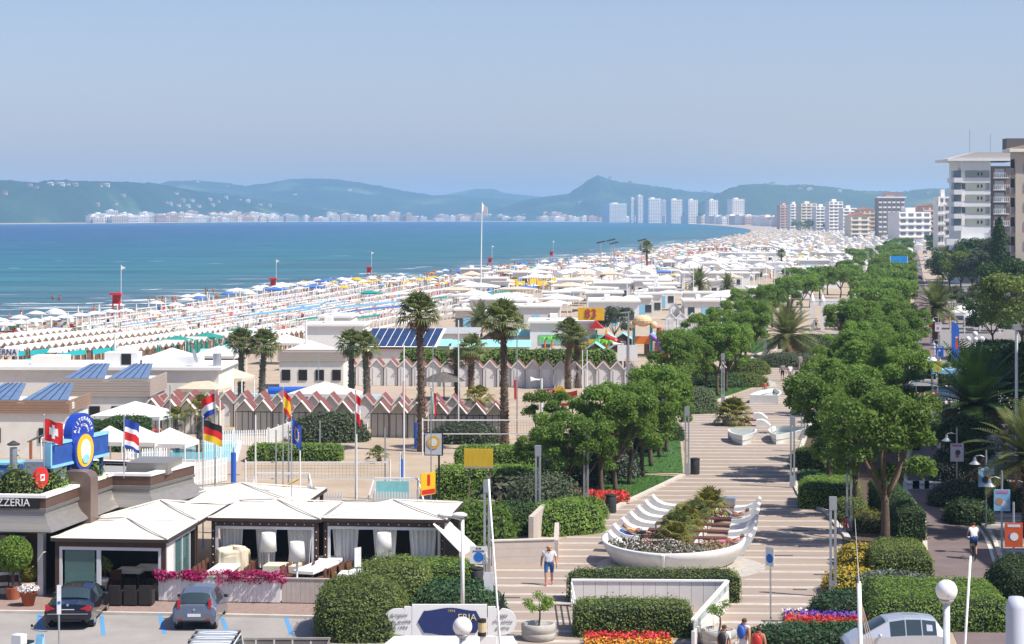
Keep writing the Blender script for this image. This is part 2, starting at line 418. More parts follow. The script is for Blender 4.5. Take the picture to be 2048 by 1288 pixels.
HILLS = []
hill('h', [(-420,352),(-200,350),(-80,356),(0,360),(40,362),(75,366),(105,360),(180,362),(235,364),(300,366),(340,372),(400,383),(470,392),(540,402),(600,410),(680,420),(760,428),(820,433)], lambda px: np.interp(px, [-420,0,200,400,600,820], [5000,5250,5600,6350,7050,7450]), 620, 7, 1)
hill('h', [(260,385),(340,362),(400,361),(450,366),(490,371),(540,366),(580,358),(620,357),(670,358),(720,365),(770,374),(820,384),(870,391),(900,390),(1000,398),(1100,405),(1180,420)], 8600, 900, 7, 2)
hill('h', [(840,395),(900,388),(935,380),(960,377),(990,378),(1010,386),(1060,391),(1130,399),(1180,410)], 10500, 900, 6, 3)
hill('h', [(960,428),(1010,414),(1060,398),(1090,394),(1135,388),(1160,372),(1180,357),(1195,351),(1215,357),(1240,364),(1290,369),(1330,375),(1380,383),(1430,386),(1480,388),(1540,396),(1600,405),(1700,425)], 7600, 700, 7, 4)
hill('h', [(1380,420),(1420,396),(1455,379),(1480,370),(1530,367),(1570,371),(1610,369),(1640,372),(1680,377),(1720,382),(1800,384),(1850,378),(1900,377),(1980,380),(2100,376),(2300,372)], 6200, 800, 7, 5)
# pale cliff at the foot of the headland
def cliff():
    r = random.Random(8)
    def fn(u, v):
        p = Vector(((-160+200*u-1024)*5150/FPX, 0, 0)); h = max(2, (1-u)**.7*52+6*nz1(u*30, 1))
        return (p.x, 5150+v*260+20*nz1(u*25+v*5, 1), h*v**.6+4*nz1(u*50+v*22, 1)*v)
    struct(MB().grid(fn, 50, 12).build('cliff', mat('pale_cliff', (.27, .23, .19), .95, var=.35, scale=.03)))
cliff()

# ------------------------------------------------------------------ paved surfaces
def poly_sheet(name, pts, z, m, skirt=0):
    mb = MB(); n = len(pts); vs = [(x, y, z) for x, y in pts]
    mb.add(vs, [tuple(range(n))])
    if skirt: mb.add(vs+[(x, y, z-skirt) for x, y in pts], [(i, n+i, n+(i+1)%n, (i+1)%n) for i in range(n)])
    me = mb.mesh(name, m)
    if me.polygons[0].normal.z < 0: me.flip_normals()
    o = obj(name, me); struct(o); return o
def W2(l, z=0): return [tuple(P(px, py, z))[:2] for px, py in l]
PROM_L = [(5,76),(2,88)]+W2([(985,1132),(1112,1085),(1135,1070),(1186,1042),(1239,1013),(1289,989),(1335,967),(1366,952),(1374,942),(1366,880),(1352,838),(1375,822),(1412,810),(1460,795),(1512,777),(1534,760),(1528,740),(1506,722),(1510,711),(1552,700),(1600,684),(1622,662),(1652,640),(1672,618),(1700,585)])
PROM_L[0] = (-2.5, 70); PROM_L[1] = (-1.6, 90)
PROM_R = [(13.0, 70),(12.6,80)]+W2([(1610,1240),(1660,1205),(1690,1150),(1700,1090),(1672,1050),(1650,1024),(1614,1009),(1592,975),(1590,940),(1605,890),(1628,830),(1640,790),(1650,750),(1660,715),(1672,690),(1690,662),(1706,640),(1722,618),(1740,585)])
prom_m = mat('promenade_pavers', (.275, .213, .165), .85, var=0, col2=(.385, .31, .25), scale=1.0, stretch=(.12, 3.2, 1), bump=.15, bscale=8, detail=8)
def build_promenade():
    L = sorted(PROM_L, key=lambda p: 0) ; R = PROM_R
    prom = poly_sheet('promenade', L+R[::-1], .02, prom_m)
    # light stone bands set across the walk, each a slab of its own
    light = mat('pale_stone_band', (.47, .425, .375), .8, var=.16, scale=2, objrand=.06)
    la = np.array(L); ra = np.array(R); mx = np.maximum.accumulate(la[:,1]); k = 0
    def bound(arr, y, side):
        xs = [arr[i][0]+(y-arr[i][1])/(arr[i+1][1]-arr[i][1])*(arr[i+1][0]-arr[i][0]) for i in range(len(arr)-1)
              if (arr[i][1]-y)*(arr[i+1][1]-y) <= 0 and arr[i][1] != arr[i+1][1]]
        return (max(xs) if side < 0 else min(xs)) if xs else None
    y = 72.0
    while y < 330:
        w = .52 if k % 2 == 0 else .40
        slope = -.035
        a, b = bound(la, y, -1), bound(ra, y, 1)
        if a is not None and b is not None and b-a > 1:
            x0, x1 = a+.25, b-.25; xm = (x0+x1)/2
            y0, y1 = y+(x0-xm)*slope, y+(x1-xm)*slope
            mb = MB(); vs = [(x0, y0, .0), (x1, y1, .0), (x1, y1+w, .0), (x0, y0+w, .0)]
            mb.add([(p[0], p[1], .015) for p in vs]+[(p[0], p[1], .026) for p in vs], [(4,5,6,7),(0,1,5,4),(1,2,6,5),(2,3,7,6),(3,0,4,7)])
            o = mb.build('paving_band', light, prom)
        k += 1; y += 2.0 if y < 200 else 2.6
    return prom
prom = build_promenade()
def ribbon(name, pts, w, z0, z1, m, parent=None):
    mb = MB(); pts = [Vector((x, y, 0)) for x, y in pts]; n = len(pts); L = []; R = []
    for i, p in enumerate(pts):
        t = (pts[min(n-1, i+1)]-pts[max(0, i-1)]).normalized(); q = Vector((-t.y, t.x, 0))*w/2; L.append(p+q); R.append(p-q)
    vs = []
    for i in range(n): vs += [(L[i].x, L[i].y, z0), (L[i].x, L[i].y, z1), (R[i].x, R[i].y, z1), (R[i].x, R[i].y, z0)]
    fs = []
    for i in range(n-1):
        for k in range(3): a = i*4+k; fs.append((a, a+1, a+5, a+4))
    fs += [(0,1,2,3), (4*n-1,4*n-2,4*n-3,4*n-4)]
    return mb.add(vs, fs).build(name, m, parent)
DRAIN = mat('drain_cover_iron', (.10, .085, .075), .8, var=.2)
for px, py, w, d in [(1555,1243,1.3,.35),(1645,1150,.8,.3),(1565,1112,1.0,.3),(1180,1068,.7,.3),(1012,1196,1.2,.3),(1600,1062,.8,.3),(1480,945,.9,.35),(1430,1000,.8,.3),(1600,1180,.6,.3)]:
    p = P(px, py); MB().box(-w/2,w/2,-d/2,d/2,.021,.0285).build('drain_cover', DRAIN, prom, loc=(p.x, p.y, 0), rz=-.03)
kerb_m = mat('kerb_stone', (.55, .51, .45), .85, var=.12, scale=2)
struct(ribbon('kerb', smooth_line(PROM_L[5:10], 3), .3, 0, .14, kerb_m))
struct(ribbon('kerb', smooth_line(PROM_L[12:16], 3), .3, 0, .14, kerb_m))
struct(ribbon('kerb', smooth_line(PROM_L[18:22], 3), .3, 0, .14, kerb_m))
struct(ribbon('kerb', smooth_line(PROM_R[4:13], 3), .3, 0, .14, kerb_m))
# lawns
grass_m = leafmat('lawn_grass', (.03, .085, .012), (.065, .15, .025), transl=.0, scale=4)
def lawn(pts, z=.06, dens=26):
    w = W2(pts); o = poly_sheet('lawn', w, z, grass_m, skirt=.06)
    a = np.array(w); lo, hi = a.min(0), a.max(0); n = int((hi[0]-lo[0])*(hi[1]-lo[1])*dens); q = rng.uniform(lo, hi, (n,2))
    ins = np.zeros(n, bool); j = len(a)-1
    for i in range(len(a)):
        c = ((a[i,1] > q[:,1]) != (a[j,1] > q[:,1])) & (q[:,0] < (a[j,0]-a[i,0])*(q[:,1]-a[i,1])/(a[j,1]-a[i,1]+1e-12)+a[i,0]); ins ^= c; j = i
    q = q[ins]; pts3 = np.column_stack([q, np.full(len(q), z+.03)])
    g = obj('grass', leaf_mesh('grass', pts3, np.tile((0,-.6,.5), (len(q),1)), .13, grass_m, asp=.35, jit=.5)); stuff(g)
    return tag(g, 'mown lawn grass blades', 'grass')
l1 = lawn([(1237,1007),(1289,985),(1352,954),(1290,951),(1235,957),(1180,985),(1185,1000)]); l1['label'] = 'short mown grass beside the red flower bed and left tree row'
l2 = lawn([(1292,946),(1366,946),(1360,875),(1345,832),(1300,850),(1270,920)]); l2['label'] = 'short mown grass under left trees behind the cross path'
l3 = lawn([(1412,805),(1460,790),(1510,773),(1500,760),(1420,740),(1370,780),(1360,815)]); l3['label'] = 'short mown grass along kerb beside the low white bench'
l4 = lawn([(1512,708),(1552,696),(1560,680),(1500,680),(1480,700)]); l4['label'] = 'short mown grass strip near the bushy date palm'
l5 = lawn([(1596,972),(1618,1004),(1652,1020),(1700,1000),(1700,900),(1650,880),(1612,900)]); l5['label'] = 'shaded mown grass under trees on right of walk'
# road on the right with its edge line, crossing and pavement
ROAD_L = [(16.2, 74)]+W2([(1865,1168),(1856,1096),(1853,1040),(1828,1000),(1815,970),(1826,884),(1846,835),(1846,780),(1835,740),(1828,690),(1828,640),(1828,600),(1828,560),(1822,520),(1818,490),(1814,470)])
ROAD_R = [(24.0, 74)]+W2([(2010,1150),(1995,1123),(1970,1064),(1903,995),(1884,938),(1884,884),(1898,835),(1893,790),(1880,745),(1872,690),(1862,640),(1854,600),(1848,560),(1840,520),(1831,490),(1822,470)])
road_m = mat('asphalt_road', (.145, .108, .105), .9, var=0, col2=(.20, .155, .15), scale=.8, bump=.1, bscale=30, detail=8)
road = poly_sheet('road', ROAD_L+ROAD_R[::-1], .012, road_m)
linep = mat('road_line_paint', (.62, .62, .6), .7, var=.15, scale=3)
ribbon('edge_line', smooth_line([(x-.15, y) for x, y in ROAD_R[1:11]], 4), .16, .013, .018, linep, road)
for i, py in enumerate((940, 966, 974)):
    for k, px in enumerate((1822, 1842, 1866)):
        p = P(px, py); MB().box(-.5, .5, -1.1, 1.1, .013, .0175).build('crossing_bar', linep, road, loc=(p.x, p.y, 0), rz=FR)
pav_m = mat('grey_pavement', (.24, .22, .21), .9, var=.15, scale=1.5)
PV = [(x+.35, y) for x, y in ROAD_R]
pav = poly_sheet('pavement', PV[:14]+[(x+6+i*1.2, y) for i, (x, y) in enumerate(PV[:14])][::-1], .03, pav_m)
for i in range(60):
    y = 97+i*1.7; x = np.interp(y, [p[1] for p in PV], [p[0] for p in PV])
    MB().box(.3, 4.6, -.17, .17, .031, .038).build('paving_band', mat('pale_stone_band', (.5,.45,.38)), pav, loc=(x, y, 0), rz=-.05)
struct(ribbon('kerb', smooth_line([(x+.2, y) for x, y in ROAD_R[1:12]], 3), .22, 0, .12, kerb_m))
struct(ribbon('kerb', smooth_line([(x-.15, y) for x, y in ROAD_L[1:12]], 3), .22, 0, .12, kerb_m))
# soil under the planted strips
soil_m = mat('planting_soil', (.10, .07, .045), .95, var=.3, scale=2)
poly_sheet('planting_soil', [(x+.1, y) for x, y in PROM_R[2:17]]+[(x-.1, y) for x, y in ROAD_L[1:10]][::-1], .008, soil_m)
poly_sheet('planting_soil', W2([(860,990),(1000,905),(1180,880),(1330,800),(1352,836),(1290,950),(1180,1000),(1130,1072),(985,1075),(940,1040)]), .006, soil_m)
# car park, kerb and brick pavement in front of the restaurant
asph = mat('car_park_asphalt', (.27, .25, .23), .9, var=0, col2=(.36, .335, .31), scale=.5, bump=.12, bscale=25, detail=10)
cpk = poly_sheet('car_park', [(-40, 60), (-2.7, 60), (-2.7, 80)]+W2([(700,1240),(640,1236),(0,1225)])+[(-40, 87)], .01, asph)
brick = mat('brick_pavement', (.24, .165, .135), .9, var=0, col2=(.34, .25, .21), scale=5, bump=.3, bscale=14)
fp = poly_sheet('brick_pavement', W2([(-300,1222),(0,1225),(640,1236),(700,1240),(760,1150),(0,1120),(-300,1120)]), .10, brick, skirt=.1)
struct(ribbon('kerb', W2([(-200,1224),(0,1226.5),(320,1231),(640,1237.5),(695,1242)]), .22, 0, .125, kerb_m))
bluel = mat('blue_bay_line', (.10, .30, .55), .7, var=.12, scale=6)
for a, b in [((203,1232),(207,1271)),((199,1232),(202,1260)),((320,1232),(329,1268)),((444,1236),(456,1268)),((572,1237),(584,1271)),((80,1229),(82,1262))][:1]+[((320,1232),(329,1268)),((444,1236),(456,1268)),((572,1237),(584,1271)),((78,1229),(80,1262))]:
    pa, pb = P(*a), P(*b); ribbon('bay_line', [(pa.x, pa.y), (pb.x, pb.y)], .17, .011, .0165, bluel, cpk)
# town ground beyond the road
poly_sheet('town_ground', [(x+6, y) for x, y in ROAD_R[1:]]+[(700, 1800), (700, 60), (30, 60)], .004, mat('town_paving', (.26, .245, .23), .9, var=.2, scale=.5))

# ------------------------------------------------------------------ haze over the bay
def haze():
    mb = MB().box(-5200, 5200, -70, 13500, -2.6, 190)
    m = bpy.data.materials.new('haze_air'); m.use_nodes = True; N = m.node_tree.nodes; N.remove(N['Principled BSDF'])
    v = N.new('ShaderNodeVolumePrincipled'); v.inputs['Color'].default_value = (.40, .67, 1.0, 1); v.inputs['Density'].default_value = 1.1e-4
    v.inputs['Anisotropy'].default_value = .0
    m.node_tree.links.new(v.outputs[0], N['Material Output'].inputs['Volume'])
    o = mb.build('haze', m); stuff(o); tag(o, 'pale blue summer haze hanging over the bay', 'haze')
haze()
# ================================================================== town across the bay
FARW = [mat('far_%s_wall' % n, c, .9, var=.05, scale=.1) for n, c in (('white',(.82,.79,.74)),('cream',(.74,.66,.52)),('pink',(.62,.42,.34)),('grey',(.55,.54,.52)),('ochre',(.6,.43,.25)))]
FARR = mat('far_roof_tiles', (.32,.15,.09), .9, var=.1); FARG = mat('far_window_band', (.16,.18,.2), .5, var=.1)
FCOL = ['white','cream','pink','grey','ochre']
def block(px, pyb, pyt, wpx, D, label, wall, floors=None, roof=None, name='apartment_block', group=None, depth=None, bands=True, rz=0, cat='building'):
    s = D/FPX; w = wpx*s; zt = CH-(pyt-YH)*s; X = (px-1024)*s; dp = depth or max(8, w*.7)
    t = thing(name, label, cat, (X, D, 0), rz, group); MB().box(-w/2,w/2,0,dp,-.5,zt).build('wall', wall, t)
    fl = floors or max(2, int(zt/3.2)); fh = zt/fl
    if bands:
        nw = max(2, int(w/5))
        mb = MB()
        for f in range(fl):
            for k in range(nw):
                x0 = -w/2+w*(k+.18)/nw; x1 = -w/2+w*(k+.82)/nw; mb.box(x0,x1,-.15,-.02,f*fh+fh*.28,f*fh+fh*.78)
        stuff(mb.build('windows', FARG, t))
        mb = MB()
        for f in range(1, fl): mb.box(-w/2-.3,w/2+.3,-1.0,-.02,f*fh-.12,f*fh+.12+fh*.12)
        stuff(mb.build('balconies', wall, t))
    if roof: MB().extr([(-w/2-.5,zt),(w/2+.5,zt),(0,zt+w*.16)],-.5,dp+.5).build('roof', roof, t)
    else: MB().box(-w*.18,w*.12,dp*.3,dp*.7,zt,zt+2.6).build('roof_hut', wall, t)
    return t
for px, w, yt, D, lab in [(1236,40,407,5600,'long white hotel left of the twin white slabs'),(1266,9,396,5400,'left and lower of the twin white slab towers'),(1281,12,391,5400,'right and taller of the twin white slab towers'),(1310,30,397,5100,'broad white balcony tower right of the twin slabs'),(1353,26,399,4900,'white balcony tower with roof hut, second broad one'),(1386,22,400,4700,'slim balcony tower in middle of the tower row'),(1427,21,400,4500,'slim balcony tower right of middle of the row'),(1477,28,398,4200,'rightmost pale tower of the row with dark centre'),(1330,14,401,5600,'bluish tower tucked behind the broad one')]:
    block(px, 440, yt, w, D, lab, FARW[0 if 'bluish' not in lab else 3], group='towers across the bay', name='tower_block', floors=int((CH-(yt-YH)*D/FPX)/3.3), rz=.5)
r = random.Random(21); PXD = ([170,200,400,600,800,1000,1200,1300,1400,1500,1600,1700,1760],[4750,4810,5550,6210,6550,6850,6350,5600,4500,3500,2900,2450,2200])
n = 0; TC = {}
for i, px in enumerate(sorted([r.uniform(185, 1740) for _ in range(195)]+[r.uniform(215, 560) for _ in range(55)])):
    D0 = np.interp(px, *PXD); back = r.random(); D = D0+60+back*(250 if px < 900 else 350)
    h = r.uniform(7, 14)*(1.45 if r.random() < .18 else 1)*(1.25 if 560 < px < 1150 else 1)+back*(14 if px < 560 else 6); w = r.uniform(16, 44)*(.7+.3*D/6000); ci = r.choice([0,0,0,1,1,2,3,4]); pyt = YH+(CH-h)*FPX/D; 
    if 1215 < px < 1490 and back < .3: continue
    red = h < 11 and r.random() < .5
    key = (ci, red); TC[key] = TC.get(key, 0)+1
    block(px, 440, pyt, w*FPX/D, D, '%s walled %s building across the bay, %s from left' % (FCOL[ci], 'red roofed' if red else 'flat roofed', ORD[TC[key]-1]), FARW[ci], roof=FARR if red else None, group='seaside town across the bay', bands=D < 9000, name='town_building', rz=r.uniform(.25,.75))
    n += 1
# villas on the slopes
def on_hill(px, py):
    d = Vector(((px-1024)/FPX, 1, -(py-YH)/FPX)).normalized(); best = None
    for h in HILLS:
        ok, loc, nr, ix = h.ray_cast(Vector((0,0,CH)), d)
        if ok and (best is None or loc.y < best.y): best = loc
    return best
bpy.context.view_layer.update()
sp = [(60,373),(72,376),(100,369),(112,368),(122,371),(135,370),(150,372),(200,372),(212,372),(8,388),(245,393),(230,408),(195,411),(350,387),(365,403),(383,402),(420,401),(435,403),(452,397),(415,398),(497,402),(480,400),(495,405),(520,410),(540,413),(370,364),(395,365),(455,374),(490,373),(1220,358),(1232,360),(1260,366),(1275,368),(1285,367),(1160,406),(1545,369),(1610,371),(1600,378),(1620,380),(590,390),(700,382),(1410,385),(1680,384),(1860,385),(340,410),(355,412),(375,414),(395,413),(425,412),(330,405)]
for i, (px, py) in enumerate(sp):
    q = on_hill(px, py)
    if q is None: continue
    w = r.uniform(9, 17); h = r.uniform(4, 7); ci = r.choice([0,0,1,2]); t = thing('hill_villa', '%s villa on the wooded hillside across the bay, %s of these' % (FCOL[ci], ORD[i]), 'house', (q.x, q.y-1, q.z-3), 0, 'villas on the far hills')
    MB().box(-w/2,w/2,0,w*.6,0,h+2).build('wall', FARW[ci], t); MB().extr([(-w/2-1,h+2),(w/2+1,h+2),(w*.2,h+5),(-w*.2,h+5)],-1,w*.6+1).build('roof', FARR if i % 2 else FARW[ci], t)
# middle-distance hotels on the right
t = block(1783,470,396,54,1500,'grey hotel slab with a grid of white balconies in the distance', mat('hotel_brown', (.35,.30,.25), .8), floors=7, name='hotel', bands=False); s = 1500/FPX; w = 54*s
zt = CH-(396-YH)*s
for f in range(7):
    for k in range(6):
        x = -w/2+w*(k+.5)/6; z = zt-3.6-f*3.5
        MB().box(x-1.1,x+1.1,-1.0,.0,z,z+1.1).build('balcony', WHITE, t)
        MB().box(x-.9,x+.9,-.06,-.02,z+1.1,z+2.5).build('window', FARG, t)
MB().box(-w/2-.8,w/2+.8,-1.2,9,zt,zt+1.0).build('cornice', WHITE, t)
for k in range(8): MB().box(-w*.33+k*1.9,-w*.33+k*1.9+1.3,1,1.3,zt+2.2,zt+4.2).build('roof_letter', mat('faded_red_letter', (.4,.18,.16), .6), t)
for px, yt, w, D, ci, red, lab in [(1570,410,22,2600,2,False,'salmon block on the far right waterfront'),(1590,408,20,2500,0,False,'white block beside the salmon block'),(1618,407,34,2400,1,False,'cream apartment block with orange stripe, far right'),(1645,413,28,2300,0,False,'low white apartment row, far right'),(1672,403,30,2200,0,False,'stepped white hotel, far right'),(1700,416,30,2000,0,False,'long low white terrace, far right'),(1735,420,34,1900,4,True,'ochre house with red roof'),(1720,432,40,1500,1,True,'cream house with red roof in front of the ochre one'),(1830,424,70,1250,0,False,'long white hotel with dark roof line'),(1860,412,30,1300,2,True,'salmon house beyond the white hotel'),(1845,416,24,1400,4,True,'ochre block with red roof behind the trees')]:
    block(px, 470, yt, w, D, lab, FARW[ci], roof=FARR if red else None, name='hotel', rz=.3)
# ================================================================== plants
def limb(mb, a, b, r0, r1, bend=.12, n=4, sides=6):
    a, b = Vector(a), Vector(b); L = (b-a).length; pts = []; o = Vector((random.gauss(0,1), random.gauss(0,1), random.gauss(0,.4)))*L*bend
    for i in range(n+1):
        t = i/n; pts.append(a.lerp(b, t)+o*math.sin(math.pi*t)*.6)
    mb.tube(pts, [r0+(r1-r0)*i/n for i in range(n+1)], sides)
    return pts
def tree_meshes(seed, H=6.0, R=2.4, trunk=2.1, nl=5, leaves=9500, lsz=.2, lm=None, tr=.14, flat=.8, clr=.62, low=-.5, spread=1.0):
    """a branching trunk and a crown of separate leaf clumps"""
    random.seed(seed); mb = MB(); clumps = []
    lean = Vector((random.uniform(-.2,.2), random.uniform(-.2,.2), 0))
    top = Vector((lean.x, lean.y, trunk)); limb(mb, (0,0,-.05), top, tr*1.25, tr*.9, .03, 5, 9)
    for k in range(nl):
        a = 2*math.pi*(k+random.uniform(-.3,.3))/nl; rr = R*random.uniform(.35,.62)*spread
        tip = Vector((math.cos(a)*rr, math.sin(a)*rr, trunk+(H-trunk)*random.uniform(.28,.72)))
        pts = limb(mb, top-Vector((0,0,random.uniform(0,.4))), tip, tr*.62, tr*.32, .1, 5, 7)
        for j in range(5):
            a2 = a+random.uniform(-1.1,1.1); r2 = R*random.uniform(.25,.52)
            e = tip+Vector((math.cos(a2)*r2, math.sin(a2)*r2, (H-trunk)*random.uniform(-.2,.4)))
            rad = math.hypot(e.x, e.y)
            if rad > R*.86: e.x *= R*.86/rad; e.y *= R*.86/rad
            e.z = min(e.z, H*.95-.25*R*(rad/R)**2*.8)
            limb(mb, pts[-2 if j else -1], e, tr*.3, tr*.1, .12, 3, 5)
            clumps.append((e, random.uniform(.75,1.15)*clr))
    for k in range(5):
        a = random.uniform(0, 6.28); rr = R*.4*random.random(); clumps.append((Vector((math.cos(a)*rr, math.sin(a)*rr, H*random.uniform(.8,.96))), clr*random.uniform(.8,1.1)))
    per = leaves//len(clumps); PT = []; NR = []
    for c, r in clumps:
        p, n = ell_pts(c, (r, r, r*flat), per, .55, low); p = p+rng.normal(0, .05, p.shape); PT.append(p); NR.append(n+np.array((0,0,.5)))
    lv = leaf_mesh('crown', np.concatenate(PT), np.concatenate(NR), lsz, lm or LEAF_A)
    return mb.mesh('trunk', BARK, True), lv
TREES = [tree_meshes(s, H=h, R=r, nl=k) for s, h, r, k in [(1,6.5,2.0,5),(2,6.2,2.2,6),(3,6.8,1.95,5),(4,6.4,2.3,6)]]
TREES_B = [tree_meshes(s, H=h, R=r, nl=6, trunk=2.4, tr=.2, leaves=14000, lsz=.22, clr=.76) for s, h, r in [(11,7.8,2.9),(12,7.4,2.8),(13,8.0,3.0)]]
TREES_F = [tree_meshes(s, H=6.2, R=2.9, nl=5, leaves=3200, lsz=.42, clr=.9) for s in (21,22,23)]
def tree(loc, var, kind, label, group=None, rz=None, sc=1.0, cat='tree', name='street_tree'):
    t = thing(name, label, cat, loc, rz if rz is not None else random.uniform(0, 6.28), group, sc)
    a, b = kind[var % len(kind)]; obj('trunk', a, t); obj('crown', b, t); return t
random.seed(5)
# left row along the lawns
LEFT_T = [(1129,1007),(1165,1009),(1204,989),(1232,987),(1258,971),(1283,953),(1303,934),(1318,916),(1332,905),(1072,965),(1100,930)]
for i, (px, py) in enumerate(LEFT_T[:9]):
    tree(P(px, py), i, TREES, 'leafy street tree, %s from the near end of the left row' % ORD[i], 'left promenade tree row', sc=random.uniform(.86, .98) if i > 1 else .8)
tree(P(1072,985), 1, TREES, 'low spreading tree behind the hedge near the yellow billboard', sc=.62)
tree(P(1092,925), 2, TREES, 'small tree at the sand court edge beside the signboard with a sun', sc=.7)
L2 = [(1408,792),(1436,793),(1452,783),(1460,771),(1468,764),(1482,742),(1494,742),(1385,800),(1360,775),(1395,742),(1425,725),(1345,812)]
for i, (px, py) in enumerate(L2):
    tree(P(px, py), i+1, TREES, 'leafy tree in the clump beyond the pale bush, %s of it' % ORD[i], 'second left tree clump', sc=random.uniform(.85, 1.0))
L3 = [(1500,705),(1512,690),(1520,672),(1480,690),(1470,668),(1545,655),(1580,640),(1600,628),(1620,615),(1640,600),(1575,615),(1655,590),(1590,590),(1680,596),(1700,590)]
for i, (px, py) in enumerate(L3):
    tree(P(px, py), i, TREES_F if py < 640 else TREES, 'leafy tree in the far left row past the date palm, %s along' % ORD[i], 'far left tree row', sc=random.uniform(.9, 1.08))
# right row between the walk and the road
RB = [(1770,1086,0),(1660,962,1),(1677,950,2),(1712,1030,1)]
RL = ['big forked tree by the clipped square hedge at the road', 'tall leaning tree in front of the blue kiosk', 'straight tree just behind the leaning tree by the blue kiosk', 'slim tree behind the yellow flowering shrubs']
for i, (px, py, v) in enumerate(RB):
    tree(P(px, py), v, TREES_B, RL[i], 'median tree row', sc=(1.0, .92, .9, .82)[i])
RR = [(1735,925),(1775,905),(1700,872),(1755,850),(1805,840),(1690,832),(1730,812),(1780,800),(1700,785),(1740,770),(1790,760),(1815,740),(1700,742),(1750,735),(1780,720),(1715,705),(1760,700),(1800,690)]
for i, (px, py) in enumerate(RR):
    tree(P(px, py), i, TREES_B, 'full green tree in the dense median row, %s from the front' % ORD[i], 'median tree row', sc=random.uniform(.78, .92))
R3 = []
for i in range(36):
    py = 672-(i**.8)*10.2; t = (672-py)/170
    if py < 470: break
    R3.append((1745+random.uniform(-22, 22)*(1-t*.55)+t*50+(28 if i % 2 else -18)*(1-t*.5), py))
for i, (px, py) in enumerate(R3):
    tree(P(px, py), i, TREES_F, 'round tree in the distant avenue, %s from its near end' % ORD[i], 'distant avenue trees', sc=random.uniform(.9, 1.1))
for i, (px, py) in enumerate([(1700,575),(1690,560),(1712,556),(1720,540),(1705,530),(1735,528)]):
    tree(P(px, py), i, TREES_F, 'round tree left of the avenue by a yellow flower bed, %s nearest' % ORD[i], 'trees left of the far avenue', sc=random.uniform(.8, 1.0))

# ---- fan palms
def fan_palm_meshes(seed, H, tr, nf=34, fr=1.25, dead=14, lm=None, droop=.5):
    random.seed(seed); mb = MB(); n = 14; pts = []; rs = []
    lx, ly = random.uniform(-.25,.25), random.uniform(-.2,.2)
    for i in range(n+1):
        t = i/n; pts.append((lx*t*t, ly*t*t, H*t)); rs.append(tr*(1.25-.45*t+(.18 if t < .05 else 0))*(1+.05*random.uniform(-1,1)))
    mb.tube(pts, rs, 10)
    boots = MB()                                    # cut leaf bases standing off the trunk
    for k in range(int(H*55)):
        z = random.uniform(.1, H); a = random.uniform(0, 6.28); t = z/H; r = tr*(1.22-.45*t); c = Vector((lx*t*t+math.cos(a)*r, ly*t*t+math.sin(a)*r, z))
        o = Vector((math.cos(a), math.sin(a), .9)).normalized()*random.uniform(.08,.17)*(.7+tr)
        boots.bar(c-o*.2, c+o, .07, .03)
    top = Vector((lx, ly, H)); fans = MB(); deadm = MB()
    def fan(mbx, direction, stem, rad, fold, nseg=13):
        d = direction.normalized(); side = d.cross(Vector((0,0,1)))
        side = side.normalized() if side.length > .01 else Vector((1,0,0)); up = side.cross(d)
        base = top+d*.12; hub = base+d*stem+Vector((0,0,-.08*stem))
        mbx.bar(base, hub, .035, .02)
        for i in range(nseg):
            a = (i/(nseg-1)-.5)*2*math.radians(78); dr = (d*math.cos(a)+side*math.sin(a)).normalized()
            L = rad*(.8+.25*math.cos(a))*random.uniform(.85,1.1); w = up.cross(dr)*0+side*math.cos(a)-d*math.sin(a); w = w.normalized()*.065*rad
            mid = hub+dr*L*.6+up*fold*.12; tip = hub+dr*L+Vector((0,0,-droop*L*random.uniform(.25,.7)))
            mbx.add([hub-w*.2, hub+w*.2, mid+w+up*.02, mid-w+up*.02, tip], [(0,1,2,3),(3,2,4)])
    for k in range(nf):
        a = k*2.399; el = math.radians(82-125*(k/nf)**1.0*.85); 
        fan(fans, Vector((math.cos(a)*math.cos(el), math.sin(a)*math.cos(el), math.sin(el))), random.uniform(.55,.95)*fr*.75, fr*random.uniform(.55,.75), 1)
    for k in range(dead):
        a = k*2.1+.4; el = math.radians(random.uniform(-70,-35)); fan(deadm, Vector((math.cos(a)*math.cos(el), math.sin(a)*math.cos(el), math.sin(el))), random.uniform(.4,.8)*fr*.6, fr*.5, 1, 9)
    return mb.mesh('trunk', PBARK, True), boots.mesh('leaf_bases', mat('palm_boots', (.17,.12,.08), .95, var=.4)), fans.mesh('fronds', lm or LEAF_P), deadm.mesh('dry_skirt', DRYF)
def place_palm(ms, loc, label, name='fan_palm', sc=1.0, rz=0, group=None):
    t = thing(name, label, 'palm tree', loc, rz, group, sc)
    for nme, m in zip(('trunk','leaf_bases','fronds','dry_skirt'), ms):
        if len(m.polygons):
            o = obj(nme, m, t)
            if nme != 'trunk': stuff(o)
    return t
PT = fan_palm_meshes(31, 9.5, .24, 40, 1.45, 16); PT2 = fan_palm_meshes(35, 8.9, .24, 40, 1.5, 18)
place_palm(PT, P(843,903), 'tallest fan palm left of the beige beach cabins with shaggy trunk', rz=.4)
place_palm(PT2, P(1009,902), 'tall fan palm right of the cabins with a thick dry skirt', rz=2)
PM = fan_palm_meshes(41, 4.9, .24, 36, 1.35, 12); PM2 = fan_palm_meshes(43, 4.7, .25, 36, 1.4, 12)
place_palm(PM, P(482,796), 'fan palm by the white bar, left of a close pair', rz=1)
place_palm(PM2, P(524,796), 'fan palm by the white bar, right of a close pair', rz=3)
place_palm(PM, P(703,800), 'fan palm by the swimming pool, left of a pair', rz=4)
place_palm(PM2, P(734,802), 'fan palm by the swimming pool, right of a pair', rz=.6)
place_palm(PM, P(1136,778), 'fan palm before the grey cabin row, left of two', rz=2.2, sc=1.05)
place_palm(PM2, P(1154,776), 'fan palm before the grey cabin row, right of two', rz=5.1, sc=.95)
